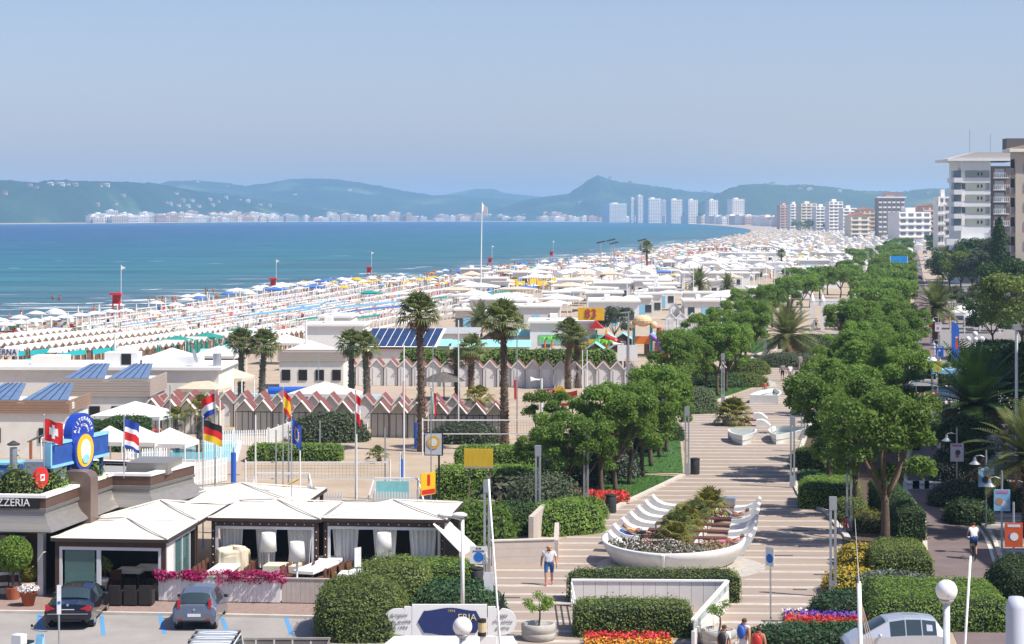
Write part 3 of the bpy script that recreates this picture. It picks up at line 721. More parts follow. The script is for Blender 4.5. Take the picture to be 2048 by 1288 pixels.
PS = fan_palm_meshes(47, 3.6, .2, 28, 1.15, 6)
place_palm(PS, P(914,797), 'slender fan palm on the sand before grey cabins, shorter of two', sc=.92)
place_palm(PS, P(942,799), 'slender fan palm on the sand before grey cabins, taller of two', sc=1.2, rz=2)
PY = fan_palm_meshes(49, 2.3, .13, 20, .85, 3, LEAF_Y)
place_palm(PY, P(965,868), 'young bright green fan palm in front of the red roofed cabins', sc=1.15)
place_palm(PY, P(355,900), 'young fan palm by the small pool, left one', sc=.95, rz=1)
place_palm(PY, P(398,905), 'young fan palm behind the German flag beside the pool', sc=1.25, rz=2)
PB = fan_palm_meshes(51, .45, .13, 18, .62, 0, LEAF_P)
place_palm(PB, P(759,925), 'tiny fan palm on the sand by the net pole')
place_palm(PM, P(1293,548), 'dark shaggy fan palm among the far beach cabins', sc=1.5)
place_palm(PM2, P(1952,640), 'fan palm with brown lower fronds before the white tents', sc=.9)
place_palm(PM, P(1563,540), 'fan palm on far beach left of the white kiosk', sc=1.0)
# ---- feather palms
def date_palm_meshes(seed, H, tr, nf=44, L=3.0, lm=None, sag=.9):
    random.seed(seed); mb = MB(); mb.tube([(0,0,0),(0,0,H*.5),(0,0,H)], [tr*1.2, tr, tr*1.05], 10)
    boots = MB()
    for k in range(int(H*90)):
        z = random.uniform(.05, H); a = random.uniform(0, 6.28); c = Vector((math.cos(a)*tr, math.sin(a)*tr, z)); o = Vector((math.cos(a), math.sin(a), 1)).normalized()*.16
        boots.bar(c-o*.2, c+o, .1, .04)
    fr = MB(); dd = MB()
    for k in range(nf):
        a = k*2.399+random.uniform(-.2,.2); e0 = math.radians(85-115*(k/nf)); ln = L*random.uniform(.8,1.1); mbx = fr if k < nf*.88 else dd
        pts = []; p = Vector((0,0,H)); d = Vector((math.cos(a)*math.cos(e0), math.sin(a)*math.cos(e0), math.sin(e0)))
        ns = 9
        for i in range(ns+1):
            pts.append(p.copy()); p = p+d*ln/ns; d = (d+Vector((0,0,-sag/ns*(.6+.8*i/ns)))).normalized()
        mbx.tube(pts, [.03*(1-.8*i/ns)+.004 for i in range(ns+1)], 4, False)
        for i in range(1, ns*3):
            t = i/(ns*3); q = pts[int(t*ns)].lerp(pts[min(ns, int(t*ns)+1)], t*ns % 1); dr = (pts[min(ns, int(t*ns)+1)]-pts[int(t*ns)]).normalized()
            sd = dr.cross(Vector((0,0,1))); sd = sd.normalized() if sd.length > .05 else Vector((math.sin(a), -math.cos(a), 0))
            up = sd.cross(dr); wl = ln*.2*math.sin(math.pi*min(1, .15+t*.85))**.7
            for s in (-1, 1):
                tip = q+sd*s*wl+dr*wl*.55+up*wl*.25+Vector((0,0,-.12*wl)); b = dr*.045
                mbx.add([q-b, q+b, (q+tip)/2+b*.9, tip, (q+tip)/2-b*.9], [(0,1,2,3,4)])
    return mb.mesh('trunk', PBARK, True), boots.mesh('leaf_bases', mat('palm_boots', (.17,.12,.08))), fr.mesh('fronds', lm or LEAF_P), dd.mesh('dry_skirt', DRYF)
DP = date_palm_meshes(61, 2.2, .42, 60, 4.0)
place_palm(DP, P(1574,715), 'broad bushy date palm beside the walk before the white gate', 'date_palm', sc=1.15)
DP2 = date_palm_meshes(63, 4.0, .32, 46, 3.4)
place_palm(DP2, P(1872,690), 'feathery date palm on the right pavement by signs', 'date_palm', sc=1.2)
place_palm(DP2, P(960,690), 'thin grey feathered palm among aqua roofed huts', 'date_palm', sc=.8)
place_palm(DP2, P(1398,610), 'wide feathered palm behind the white gabled cabins', 'date_palm', sc=1.0, rz=2)
place_palm(DP2, P(1455,605), 'feathered palm behind white cabins, partly dry', 'date_palm', sc=.8, rz=1)
place_palm(DP2, P(2060,1075), 'palm at right edge whose frond hangs over poster signs', 'date_palm', sc=1.0, rz=.7)
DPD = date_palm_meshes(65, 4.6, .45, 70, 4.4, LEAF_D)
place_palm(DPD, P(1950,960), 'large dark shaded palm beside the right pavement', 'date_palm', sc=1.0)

# ---- hedges and shrubs: a solid core and a skin of leaves
CORE = mat('hedge_core', (.012, .02, .006), .95, var=.3)
def hedge_from(mb, name, label, cat, lm, lsz=.10, dens=260, core=CORE, loc=(0,0,0), rz=0, group=None, puff=.06, jit=.5):
    t = thing(name, label, cat, loc, rz, group)
    me = mb.mesh('core', core, True); obj('core', me, t)
    me.calc_loop_triangles(); V = np.array([v.co for v in me.vertices]); T = np.array([l.vertices for l in me.loop_triangles])
    A, B, C = V[T[:,0]], V[T[:,1]], V[T[:,2]]; cr = np.cross(B-A, C-A); ar = np.linalg.norm(cr, axis=1)/2; nn = cr/(2*ar[:,None]+1e-9)
    keep = nn[:,2] > -.7; pr = ar*keep; tot = pr.sum(); n = int(min(60000, tot*dens)); ix = rng.choice(len(T), n, p=pr/tot)
    r1 = np.sqrt(rng.random(n))[:,None]; r2 = rng.random(n)[:,None]
    p = A[ix]*(1-r1)+B[ix]*(r1*(1-r2))+C[ix]*(r1*r2)+nn[ix]*(rng.random(n)**1.5*puff*2.2+(rng.random(n) < .05)*rng.random(n)*puff*3)[:,None]
    obj('leaves', leaf_mesh('leaves', p, nn[ix]+np.array((0,0,.25)), lsz, lm, jit=jit), t)
    return t
def rbox(x0, x1, y0, y1, z1, r=.25, n=10, z0=0.0, wob=.05, seed=0):
    """box with rounded shoulders and an uneven skin"""
    rr = random.Random(seed); mb = MB(); nx = max(3, int((x1-x0)/.35)); ny = max(3, int((y1-y0)/.35))
    def hgt(u, v):
        dx = min(u, 1-u)*(x1-x0); dy = min(v, 1-v)*(y1-y0); d = min(dx, dy)
        k = 1 if d > r else math.sqrt(max(0, 1-((r-d)/r)**2)); return z1-r*(1-k)+wob*nz1((u*3.1+v*2.7+seed)*4, 1)
    mb.grid(lambda u, v: (x0+(x1-x0)*u, y0+(y1-y0)*v, hgt(u, v)), nx, ny)
    def side(a, b):
        k = max(2, int(math.hypot(b[0]-a[0], b[1]-a[1])/.35))
        mb.grid(lambda u, v: (a[0]+(b[0]-a[0])*u, a[1]+(b[1]-a[1])*u, z0+((hgt((a[0]+(b[0]-a[0])*u-x0)/(x1-x0), (a[1]+(b[1]-a[1])*u-y0)/(y1-y0)))-z0)*v), k, 4)
    side((x0,y0),(x1,y0)); side((x1,y0),(x1,y1)); side((x1,y1),(x0,y1)); side((x0,y1),(x0,y0))
    return mb
def hedge_box(px0, px1, pyb, depth, h, label, lm=LEAF_H, rz=FR*.5, lsz=.1, dens=230, name='hedge', r=.25, seed=0, cat='hedge'):
    a, b = P(px0, pyb), P(px1, pyb); w = (b-a).length
    return hedge_from(rbox(0, w, 0, depth, h, r, seed=seed), name, label, cat, lm, lsz, dens, loc=a, rz=rz)
def mound(w, d, h, seed=0, n=14, sq=2.6):
    """rounded shrub body"""
    mb = MB()
    def fn(u, v):
        a = 2*math.pi*u; e = math.pi/2*v; c = math.cos(e)**(2/sq); 
        q = 1+.08*nz1(u*9+v*5+seed, 1)
        return (w/2*c*abs(math.cos(a))**(2/sq)*math.copysign(1, math.cos(a))*q, d/2*c*abs(math.sin(a))**(2/sq)*math.copysign(1, math.sin(a))*q, h*math.sin(e)**(2/sq)*q)
    return mb.grid(fn, n*2, n)
def shrub(px, py, w, d, h, label, lm=LEAF_H, lsz=.1, dens=230, name='shrub', seed=0, rz=0, cat='shrub', puff=.08, jit=.5, group=None, sq=2.6):
    return hedge_from(mound(w, d, h, seed, sq=sq), name, label, cat, lm, lsz, dens, loc=P(px, py), rz=rz, puff=puff, jit=jit, group=group)
# foreground hedge group left of the walk
shrub(722,1262,3.3,4.6,1.9,'big clipped rounded hedge end in front of the restaurant terrace', seed=1, sq=4, name='hedge', cat='hedge', dens=300)
shrub(792,1212,3.0,5.2,1.75,'clipped rounded hedge hump behind the big hedge end', seed=2, sq=4, name='hedge', cat='hedge', dens=260)
hedge_box(760,932,1190,2.6,1.25,'long low clipped hedge beneath the white tilted awning', LEAF_H2, seed=3)
hedge_box(690,748,1180,2.2,.9,'short clipped hedge stub against the beige fence', LEAF_H, seed=4)
shrub(898,1222,4.4,3.6,1.15,'dark green juniper mound behind the white signboard', mat('juniper_leaves', (.018,.06,.02), .6, var=0, col2=(.05,.12,.035), scale=3, transl=.15, objrand=.1), seed=5, lsz=.12, dens=300, rz=.1)
shrub(938,1172,.9,.9,1.0,'small bright green ball shrub by the litter bin', LEAF_H2, seed=6)
hedge_box(1139,1478,1206,1.3,1.3,'clipped hedge wrapping behind the white ramp wall', LEAF_H, seed=7, rz=-.02, lsz=.09)
hedge_box(1152,1380,1276,2.2,1.2,'tall square clipped hedge inside the white ramp wall', LEAF_H, seed=8, rz=-.02, r=.15, dens=280, lsz=.09)
# planting left of walk
shrub(1128,1062,4.2,3.4,1.5,'bright green spreading shrub at the bend of the walk', LEAF_H2, seed=9, lsz=.13, rz=.5)
shrub(1165,1035,2.6,2.6,1.0,'bright green low shrub beside the red flowers', LEAF_H2, seed=10, lsz=.13)
shrub(1030,1064,2.6,2.2,1.5,'leafy shrub behind the low beige wall', LEAF_D, seed=11, lsz=.14)
shrub(955,1085,3.4,2.6,1.8,'feathery green shrub behind the twin light column', LEAF_A, seed=12, lsz=.16, jit=1.2, puff=.2)
shrub(1090,1030,3.8,3.2,2.0,'grey green loose shrub around the twin light column', LEAF_O, seed=13, lsz=.14, puff=.2)
hedge_box(872,1075,1000,2.4,1.75,'long bright clipped hedge on a low stone wall', LEAF_H2, seed=14, lsz=.13, rz=-.02)
hedge_box(912,1095,945,2.2,1.5,'second bright hedge behind the yellow billboard', LEAF_H2, seed=15, lsz=.14, rz=-.02)
shrub(1020,1020,3.0,1.8,1.3,'dark spiky flax clump between thin stakes', mat('flax_leaves', (.03,.035,.02), .6, var=0, col2=(.10,.10,.05), scale=3), seed=16, lsz=.5, jit=.5, dens=80, puff=.3)
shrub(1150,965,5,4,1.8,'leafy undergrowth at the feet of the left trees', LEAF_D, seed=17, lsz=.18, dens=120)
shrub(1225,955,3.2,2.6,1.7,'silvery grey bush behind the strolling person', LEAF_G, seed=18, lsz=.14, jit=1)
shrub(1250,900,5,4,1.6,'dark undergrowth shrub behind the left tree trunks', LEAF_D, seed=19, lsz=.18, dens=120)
shrub(1205,930,4,3,1.5,'green undergrowth bush beside the sand court', LEAF_H, seed=119, lsz=.18, dens=120)
shrub(1340,880,2.0,1.8,1.2,'dark round bush by the path under the trees', LEAF_D, seed=20, lsz=.12)
shrub(1394,825,3.4,3.2,2.0,'pale variegated clipped bush beside the twin column', leafmat('pale_hedge_leaves', (.10,.15,.06),(.26,.32,.16),scale=3), seed=21, rz=.3)
shrub(1490,772,4.4,3.4,1.1,'low wide green shrub beside the red bench', LEAF_H, seed=22, lsz=.14)
shrub(1500,748,4.0,3.0,1.5,'upper green shrub behind the low shrub near bench', LEAF_H, seed=23, lsz=.14)
shrub(1430,772,6,6,1.2,'dark undergrowth shrub within the second tree clump', LEAF_D, seed=120, lsz=.2, dens=80)
shrub(1580,732,7,6,1.3,'grey green rosemary bed round the date palm foot', LEAF_O, seed=24, lsz=.16)
shrub(1548,727,4,3,.7,'yellow flowering low shrub at the date palm', leafmat('yellow_flowers', (.12,.14,.02), (.5,.42,.03), scale=5), seed=25, lsz=.12)
shrub(1625,705,6,5,2.0,'olive grey bush on the right of the date palm', LEAF_O, seed=26, lsz=.18)
# planting between walk and road
hedge_box(1752,1862,1165,4.6,1.3,'square clipped hedge block beside the road', LEAF_H, seed=30, rz=-.1, dens=280, r=.3)
shrub(1785,1195,4.0,1.8,1.0,'silvery lavender bush before the clipped block', LEAF_G, seed=31, lsz=.16, jit=1.1)
YF = leafmat('golden_flowers', (.20,.17,.02), (.62,.43,.02), scale=6, transl=.1)
shrub(1708,1186,2.6,3.6,.95,'golden yellow flowering mound at the twin column', YF, seed=32, lsz=.11)
shrub(1718,1132,1.9,2.6,.9,'golden yellow flowering mound farther from the column', YF, seed=33, lsz=.11)
shrub(1712,1224,3.6,2.6,.8,'dark juniper mound below the golden flowers', MATS['juniper_leaves'], seed=34, lsz=.12)
hedge_box(1745,2030,1262,6.0,1.15,'wide clipped hedge bank behind the silver car', LEAF_H2, seed=35, rz=-.06, r=.6, dens=240)
shrub(1640,1300,5.6,2.4,.85,'low juniper hedge in front of violet flowers', MATS['juniper_leaves'], seed=36, lsz=.12, sq=4)
hedge_box(1600,1716,1018,4.2,1.35,'yellow green clipped hedge on the right lawn', LEAF_H2, seed=38, rz=-.15)
shrub(1618,935,2.4,2.4,1.25,'neat dark ball shrub by the right walk edge', LEAF_H, seed=39)
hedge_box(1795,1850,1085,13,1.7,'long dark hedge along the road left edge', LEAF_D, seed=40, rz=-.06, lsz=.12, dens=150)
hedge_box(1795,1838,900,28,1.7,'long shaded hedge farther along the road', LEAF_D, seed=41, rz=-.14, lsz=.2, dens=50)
shrub(1740,1060,2.0,2.4,.9,'pale yellow leafed shrub under the forked tree', LEAF_Y, seed=42)
shrub(1700,1040,2.0,2.4,1.1,'red tipped green shrub by the right bin', LEAF_H, seed=43)
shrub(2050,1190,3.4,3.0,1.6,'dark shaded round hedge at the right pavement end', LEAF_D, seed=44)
# flower beds
def flowers(px, py, w, d, n, cols, label, z=.35, rz=0, sz=.10):
    t = thing('flower_bed', label, 'flower bed', P(px, py), rz)
    pts = np.column_stack([rng.uniform(-w/2, w/2, n), rng.uniform(-d/2, d/2, n), rng.uniform(.05, z, n)])
    k = len(cols); lab = np.clip(((pts[:,1]/d+.5+rng.normal(0,.06,n))*k).astype(int), 0, k-1)
    g = rng.uniform(size=n) < .35
    obj('foliage', leaf_mesh('foliage', pts[g]*np.array((1,1,.75)), np.tile((0,0,1),(g.sum(),1)), sz*1.3, LEAF_H), t)
    for i, c in enumerate(cols):
        s = (lab == i) & ~g
        if s.sum(): obj('blossom', leaf_mesh('blossom', pts[s], np.tile((0,-.5,.8),(s.sum(),1)), sz, c, asp=.9), t)
    return t
FRED = mat('red_petals', (.6,.03,.03), .6, var=.3, scale=5); FPUR = mat('violet_petals', (.16,.05,.42), .6, var=.3, scale=5); FWH = mat('white_petals', (.75,.7,.68), .6, var=.1)
FORA = mat('orange_petals', (.7,.3,.03), .6, var=.2, scale=5); FPINK = mat('pale_pink_petals', (.65,.48,.48), .6, var=.2, scale=5); FMAG = mat('magenta_bracts', (.42,.015,.13), .6, var=.35, scale=6, transl=.2)
flowers(1255,1291,3.3,2.0,3200,[FORA,FRED,FRED],'red and yellow flower bed below the tall square hedge',.4)
flowers(1665,1246,3.8,1.8,3600,[FRED,FPUR],'violet and red flower bed behind the low juniper hedge',.35,rz=-.1)
flowers(1592,1236,1.0,1.6,700,[FORA,FWH],'white and orange flowers at the bed corner',.3)
flowers(1195,1003,3.6,2.6,2600,[FRED],'scarlet geranium bed behind the round dark bin',.55,sz=.13)
# ================================================================== restaurant
RF = -0.10; R0 = P(330, 1205); RE1, RE2 = E(RF)
def RL_(x, y, z=0): return R0+RE1*x+RE2*y+Vector((0, 0, z))
METALF = mat('brushed_fascia', (.33, .31, .28), .45, .55, var=.1, stretch=(.3, 1, 4), scale=2)
BROWNP = mat('brown_panel', (.10, .055, .04), .5, var=.15)
def restaurant():
    t = thing('restaurant_building', 'low restaurant building with curved metal fascia and blue roof sign', 'building', R0, RF)
    path = [(-30,.3),(-5.3,.3),(-4.7,8.1),(-2.9,8.1),(-2.0,12.5),(-9,13.5)]
    MB().prism([(-30,.9),(-5.9,.9),(-5.3,8.7),(-3.4,8.7),(-2.6,12.4),(-9,13.2),(-30,13.2)], 0, 4.15).build('wall', mat('dark_restaurant_wall', (.05,.035,.03), .8), t)
    n = len(path); nr = []
    for i in range(n):
        a = Vector((*path[max(0,i-1)],0)); b = Vector((*path[i],0)); c = Vector((*path[min(n-1,i+1)],0))
        d1 = (b-a).normalized() if i else (c-b).normalized(); d2 = (c-b).normalized() if i < n-1 else d1
        n1 = Vector((d1.y,-d1.x,0)); n2 = Vector((d2.y,-d2.x,0)); m = (n1+n2).normalized(); nr.append(m/max(.4, m.dot(n1)))
    def sweep(prof, name, m, i0=0, i1=n, parent=t):
        mb = MB(); k = len(prof)
        vs = [(path[i][0]+nr[i].x*o, path[i][1]+nr[i].y*o, z) for i in range(i0, i1) for o, z in prof]
        fs = [(i*k+j, (i+1)*k+j, (i+1)*k+j+1, i*k+j+1) for i in range(i1-i0-1) for j in range(k-1)]
        return mb.add(vs, fs).build(name, m, parent)
    f = sweep([(-.5,2.86),(.42,2.86),(.5,2.92),(.44,3.02),(.2,3.22),(.05,3.45),(0,3.68),(.0,3.72),(.06,3.72),(.06,3.86),(-.02,3.88)], 'curved_fascia', METALF)
    for i in range(4): sweep([(.075+.0,3.73+i*.035),(.085,3.745+i*.035),(.075,3.755+i*.035)], 'groove', mat('fascia_line', (.2,.19,.18), .5), parent=f)
    sweep([(-.02,3.88),(.05,3.88),(.05,4.32),(-.02,4.32)], 'brown_band', BROWNP)
    sweep([(-.35,4.3),(.1,4.3),(.1,4.42),(-.35,4.42)], 'white_coping', WHITE)
    MB().prism([(-30,1.0),(-5.9,1.0),(-5.3,8.9),(-3.4,8.9),(-2.6,12.3),(-9,13.0),(-30,13.0)], 4.16, 4.2).build('roof', mat('roof_felt', (.3,.29,.28), .9), t)
    # rounded pilaster on the turning side
    prof = [(-.55,2.7),(.62,2.7),(.62,4.6)]+[(.62-.42*(1-math.cos(a)), 4.6+.38*math.sin(a)) for a in (.4,.8,1.2,1.57)]+[(-.55,4.98)]
    mb = MB(); mb.extr(prof, -.45, .45); mb.xf(Matrix.Translation((-5.0,4.4,0)) @ Matrix.Rotation(-.075, 4, 'Z')); mb.build('pilaster', mat('pilaster_metal', (.21,.15,.125), .4, .4, var=.1), t)
    # upper parapet block on the far corner
    MB().box(-4.4,-2.4,9.4,12.0,4.2,4.75).build('roof_block', METALF, t)
    # black name board with the end of the word
    MB().box(-30,-5.5,.20,.24,3.88,4.3).build('name_board', mat('black_board', (.012,.011,.011), .35), t)
    tm = text_mesh('PIZZERIA', .46, 'lettering', WHITE, .01, 'RIGHT', sx=.95)
    o = obj('lettering', tm, t, (-5.92, .18, 4.09))
    # front window, sill, door pier
    MB().box(-30,-7.2,.84,.9,1.05,2.6).build('window', GLASS, t)
    MB().box(-30,-7.0,.6,.9,.85,1.05).build('sill', WHITE2, t)
    MB().box(-30,-7.0,.74,.9,.1,.85).build('dado', CREAM, t)
    MB().box(-7.0,-6.3,.7,.9,.1,2.6).build('pier', WHITE, t)
    MB().box(-6.25,-5.75,.65,.9,.1,2.86).build('door_post', BROWN, t)
    MB().box(-5.7,-5.45,.5,.9,.1,2.86).build('corner_post', WHITE, t)
    MB().box(-6.9,-6.5,.4,.68,2.25,2.4).build('wall_lamp', STEEL, t)
    # coping flashings, pipes
    MB().box(-9.0,-6.0,8.0,9.0,4.2,4.9).build('vent_box', GREYMETAL, t)
    return t
restaurant()
# roof sign: blue beam with round emblem
def roof_sign():
    a, b = AT(95, 912, 92.0), AT(211, 890, 97.2); d = (b-a); L = Vector((d.x, d.y, 0)).length; rz = math.atan2(d.y, d.x)
    t = thing('roof_sign', 'blue lightbox sign with round emblem on posts above restaurant roof', 'sign', (a.x, a.y, 4.2), rz)
    z = a.z-4.2
    MB().box(0, L*.46, -.15, .15, z-.5, z+.5).build('sign_box', mat('blue_sign_face', (.03,.09,.33), .3, var=.25, scale=3), t)
    MB().box(L*.6, L, -.15, .15, z-.5, z+.5).build('sign_box', MATS['blue_sign_face'], t)
    for x0, x1 in ((0,L*.46),(L*.6,L)):
        mb = MB(); mb.box(x0-.03,x1+.03,-.19,.17,z+.44,z+.56); mb.box(x0-.03,x1+.03,-.19,.17,z-.56,z-.44); mb.box(x0-.05,x0+.06,-.19,.17,z-.44,z+.44); mb.build('trim', LBLUE, t)
    for x in (.25, L*.36, L*.92): MB().box(x-.09,x+.09,-.07,.07,-.05,z-.45).build('post', NAVY, t)
    for x in (.5, L*.4): MB().bar((x,.05,z-.5),(x-.9,1.2,-.05),.06).build('brace', NAVY, t)
    def disc(cx, cz, r, y0, y1, m, name, ex=1.0, n=36):
        mb = MB(); mb.extr([(cx+r*ex*math.cos(2*math.pi*k/n), cz+r*math.sin(2*math.pi*k/n)) for k in range(n)][::-1], y0, y1); return mb.build(name, m, t)
    cx = L*.53
    disc(cx, z+.78, .85, -.2, .2, mat('emblem_blue', (.02,.06,.38), .35), 'emblem_disc', 1.25)
    disc(cx, z-.08, .88, -.3, .1, MATS['emblem_blue'], 'emblem_ring', 1.05)
    disc(cx, z-.05, .74, -.33, -.1, YELP, 'yellow_ring', 1.05)
    disc(cx, z-.05, .50, -.35, -.1, WHITE, 'emblem_centre', .9)
    disc(cx, z-.42, .2, -.37, -.1, LBLUE, 'emblem_spot', 1.6)
    MB().box(cx-.3,cx+.3,-.2,.1,-.05,z-.7).build('post', NAVY, t)
    for word, rad, cz, sz, a0 in (('RISTORANTE', .66, z+.72, .26, 1.35), ('BAR PIZZERIA', .38, z+.72, .17, 1.35)):
        k = len(word)
        for i, ch in enumerate(word):
            if ch == ' ': continue
            ang = math.pi/2+a0*(1-2*i/(k-1)); o = obj('letter', text_mesh(ch, sz, 'letter', WHITE, .012), t, (cx+rad*1.2*math.cos(ang), -.22, cz+rad*math.sin(ang))); o.rotation_euler = (0, -(ang-math.pi/2), 0)
roof_sign()
def disc_sign():
    p = AT(81, 955, 91.2); t = thing('hanging_sign', 'small red oval sign on a bracket above the restaurant corner', 'sign', p, 1.1)
    n = 28; MB().extr([(.45*math.cos(2*math.pi*k/n), .45*math.sin(2*math.pi*k/n)) for k in range(n)][::-1], -.08, .08).build('disc', REDP, t)
    mb = MB(); mb.box(-.12,.16,-.1,-.085,-.14,.14); mb.build('mark', WHITE, t); MB().box(-.06,.1,-.105,-.1,-.05,.08).build('mark', REDP, t)
    MB().bar((0,0,-.45),(0,0,p.z*-1+4.2),.05).build('stem', STEEL, t)
disc_sign()
for i, (x, w, h, lm) in enumerate([(-11.5,2.4,1.0,LEAF_H2),(-9.2,2.6,1.15,LEAF_Y),(-7.0,1.6,1.1,LEAF_H),(-5.9,1.0,.8,LEAF_H2),(-5.4,.8,.7,LEAF_H2)]):
    y = (1.6,1.5,1.6,3.0,7.0)[i]
    hedge_from(mound(w,1.0,h,i), 'roof_shrub', ['leafy shrub on restaurant roof at the frame edge','yellow green shrub on the restaurant roof edge','dark leaved shrub beside the red oval sign','little shrub behind the rounded pilaster','little bright shrub below the blue sign'][i], 'shrub', lm, .13, 160, loc=RL_(x,y,4.2), rz=RF, puff=.2, jit=1)
# ---- canvas pavilions
ROOFC = mat('pavilion_canvas', (.74,.71,.64), .9, var=.10, scale=1.2, transl=.1, detail=8)
ALU = mat('white_aluminium', (.66,.68,.7), .4, .1, var=.05)
def pav_roof(t, x0, x1, y0, y1, ze, za):
    mb = MB(); xm, ym = (x0+x1)/2, (y0+y1)/2; N = 8
    c = [(x0,y0),(x1,y0),(x1,y1),(x0,y1)]
    for k in range(4):
        a, b = c[k], c[(k+1)%4]
        def fn(u, v):
            ex, ey = a[0]+(b[0]-a[0])*u, a[1]+(b[1]-a[1])*u; s = 1-v
            sag = .06*math.sin(math.pi*v)*1.0+.03*math.sin(math.pi*u)*math.sin(math.pi*v)
            return (xm+(ex-xm)*s, ym+(ey-ym)*s, ze+(za-ze)*v-sag)
        mb.grid(fn, N, N)
    r = mb.build('canvas_roof', ROOFC, t, smooth=False)
    for k in range(4): MB().bar((*c[k],ze+.03),(xm,ym,za+.03),.07,.05).build('hip_seam', ROOFC, r)
    e = MB()
    for k in range(4): e.bar((*c[k],ze-.06),(*c[(k+1)%4],ze-.06),.06,.14)
    e.build('eave_trim', mat('eave_dark', (.05,.035,.03), .6), r)
    return r
def pavilion(label, x0, x1, y0, y1, ze=2.66, za=3.15, front='open', right=False, lamps=True, posts=True):
    t = thing('canvas_pavilion', label, 'pavilion', R0, RF)
    pav_roof(t, x0-.15, x1+.15, y0-.15, y1+.15, ze, za)
    for x in (x0+.07, x1-.07):
        for y in (y0+.07, y1-.07): MB().box(x-.08,x+.08,y-.08,y+.08,0,ze-.12).build('post', BROWN, t)
    if front in ('open','glass'):
        MB().box(x0,x1,y0-.03,y0+.09,ze-.36,ze-.13).build('fascia_beam', BROWN, t)
        fm = MB(); fm.box(x0+.17,x1-.17,y0,y0+.08,ze-.50,ze-.36); fm.box(x0+.17,x0+.29,y0,y0+.08,.12,ze-.5); fm.box(x1-.29,x1-.17,y0,y0+.08,.12,ze-.5)
        if front == 'glass': xs = x0+.17+(x1-x0)*.36; fm.box(xs-.09,xs+.09,y0+.002,y0+.078,.12,ze-.5)
        fm.build('front_frame', ALU, t)
        if lamps:
            for k in range(12): MB().sphere((x0+.2+(x1-x0-.4)*k/11, y0-.05, ze-.25), .028, 8, 5).build('light_bulb', WHITE, t)
            for x in (x0+.07, x1-.07):
                for k in range(5): MB().sphere((x, y0-.03, .7+k*.36), .026, 8, 5).build('light_bulb', WHITE, t)
    return t
MB().prism([(-4.9,-.05),(0,-.05),(11.6,5.9),(11.6,12),(-4.9,16)], .11, .125)
p1 = pavilion('front canvas pavilion with glass door and dark open bay', -4.75, 0, 0, 5.2, front='glass', lamps=False)
gl = mat('clear_door_glass', (.10,.22,.21), .05, var=0, spec=.8, alpha=.55)
MB().box(-4.35,-3.05,.03,.05,.12,2.14).build('glass_door', gl, p1)
MB().box(-4.3,-3.1,.35,.4,.12,1.15).build('counter_front', mat('aqua_counter', (.3,.52,.48), .4), p1)
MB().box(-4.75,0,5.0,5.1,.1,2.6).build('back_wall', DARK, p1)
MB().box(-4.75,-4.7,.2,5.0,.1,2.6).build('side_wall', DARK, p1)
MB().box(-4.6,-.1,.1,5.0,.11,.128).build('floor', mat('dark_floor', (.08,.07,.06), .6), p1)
sf = MB()
for k in range(4): 
    y = .2+k*1.3; sf.box(-.06,.02,y,y+.08,.12,2.5)
sf.box(-.06,.02,.28,5.1,2.36,2.5); sf.box(-.06,.02,.28,5.1,.12,.3); sf.build('side_frame', ALU, p1)
for k in range(3):
    MB().box(-.03,-.01,.3+k*1.3,1.46+k*1.3,.3,2.36).build('side_pane', gl if k else FABRIC, p1)
p1b = pavilion('second canvas pavilion directly behind the front glass one', -4.75, 0, 5.4, 10.6, front='none', za=3.2)
p1c = pavilion('wide canvas pavilion at the back with a patched roof', -3.4, 3.6, 10.9, 16.5, front='none', ze=2.7, za=3.3)
def curtain(t, x0, x1, y, z0, z1, gather, m=FABRIC):
    def fn(u, v):
        k = gather*math.sin(math.pi*min(1, v*.9))*0+gather*v**1.2
        xc = (x0+x1)/2; x = x0+(x1-x0)*u; x = x+(xc-x)*k*(.5)+(.18 if gather < 0 else 0)*v
        return (x, y+.05*math.sin(u*38)+.03*math.sin(u*17+v*2), z1-(z1-z0)*v)
    MB().grid(fn, 44, 8).build('curtain', m, t, smooth=True)
for lab, x0, x1, y0 in (('open pavilion with white curtains next to the covered grill', .5, 5.35, 6.1), ('open pavilion with white curtains nearest to the tilted awning', 5.55, 11.0, 6.5)):
    p = pavilion(lab, x0, x1, y0, y0+5.4, ze=2.72, za=3.2)
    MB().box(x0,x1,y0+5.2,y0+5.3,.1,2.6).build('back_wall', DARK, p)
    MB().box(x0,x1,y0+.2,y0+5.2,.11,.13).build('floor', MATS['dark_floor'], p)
    w = x1-x0
    for a, b, g in ((.06,.28,.45),(.40,.60,.5),(.70,.93,.45)): curtain(p, x0+w*a, x0+w*b, y0+.35, .45, 2.24, g)
    MB().box(x0+.2,x1-.2,y0+.3,y0+.34,2.2,2.26).build('curtain_rail', ALU, p)
awn = thing('awning', 'white tilted awning panel at the end of the terrace', 'awning', R0, RF)
a, b, c, d = [q-R0 for q in (AT(866,1048,93.5), AT(884,1028,96.5), AT(953,1092,95.2), AT(926,1110,92.4))]
M = Matrix.Rotation(-RF, 4, 'Z'); q4 = [M @ v for v in (a,b,c,d)]
mb = MB(); mb.add(q4+[v-Vector((0,0,.04)) for v in q4], [(0,1,2,3),(7,6,5,4),(0,4,5,1),(1,5,6,2),(2,6,7,3),(3,7,4,0)]); mb.build('awning_cloth', FABRIC, awn)
MB().bar(q4[2], (q4[2].x, q4[2].y, 0), .05).build('prop', WHITE, awn); MB().bar(q4[3], (q4[3].x, q4[3].y, 0), .05).build('prop', WHITE, awn)
# terrace floor
struct(MB().prism([(0.05,.1),(8.6,.1),(11.4,4.2),(11.4,6.4),(5.5,6.4),(5.4,6.05),(0.05,6.05)], .101, .14).build('terrace_floor', mat('terrace_tiles', (.42,.38,.33), .7, var=.1), loc=R0, rz=RF))
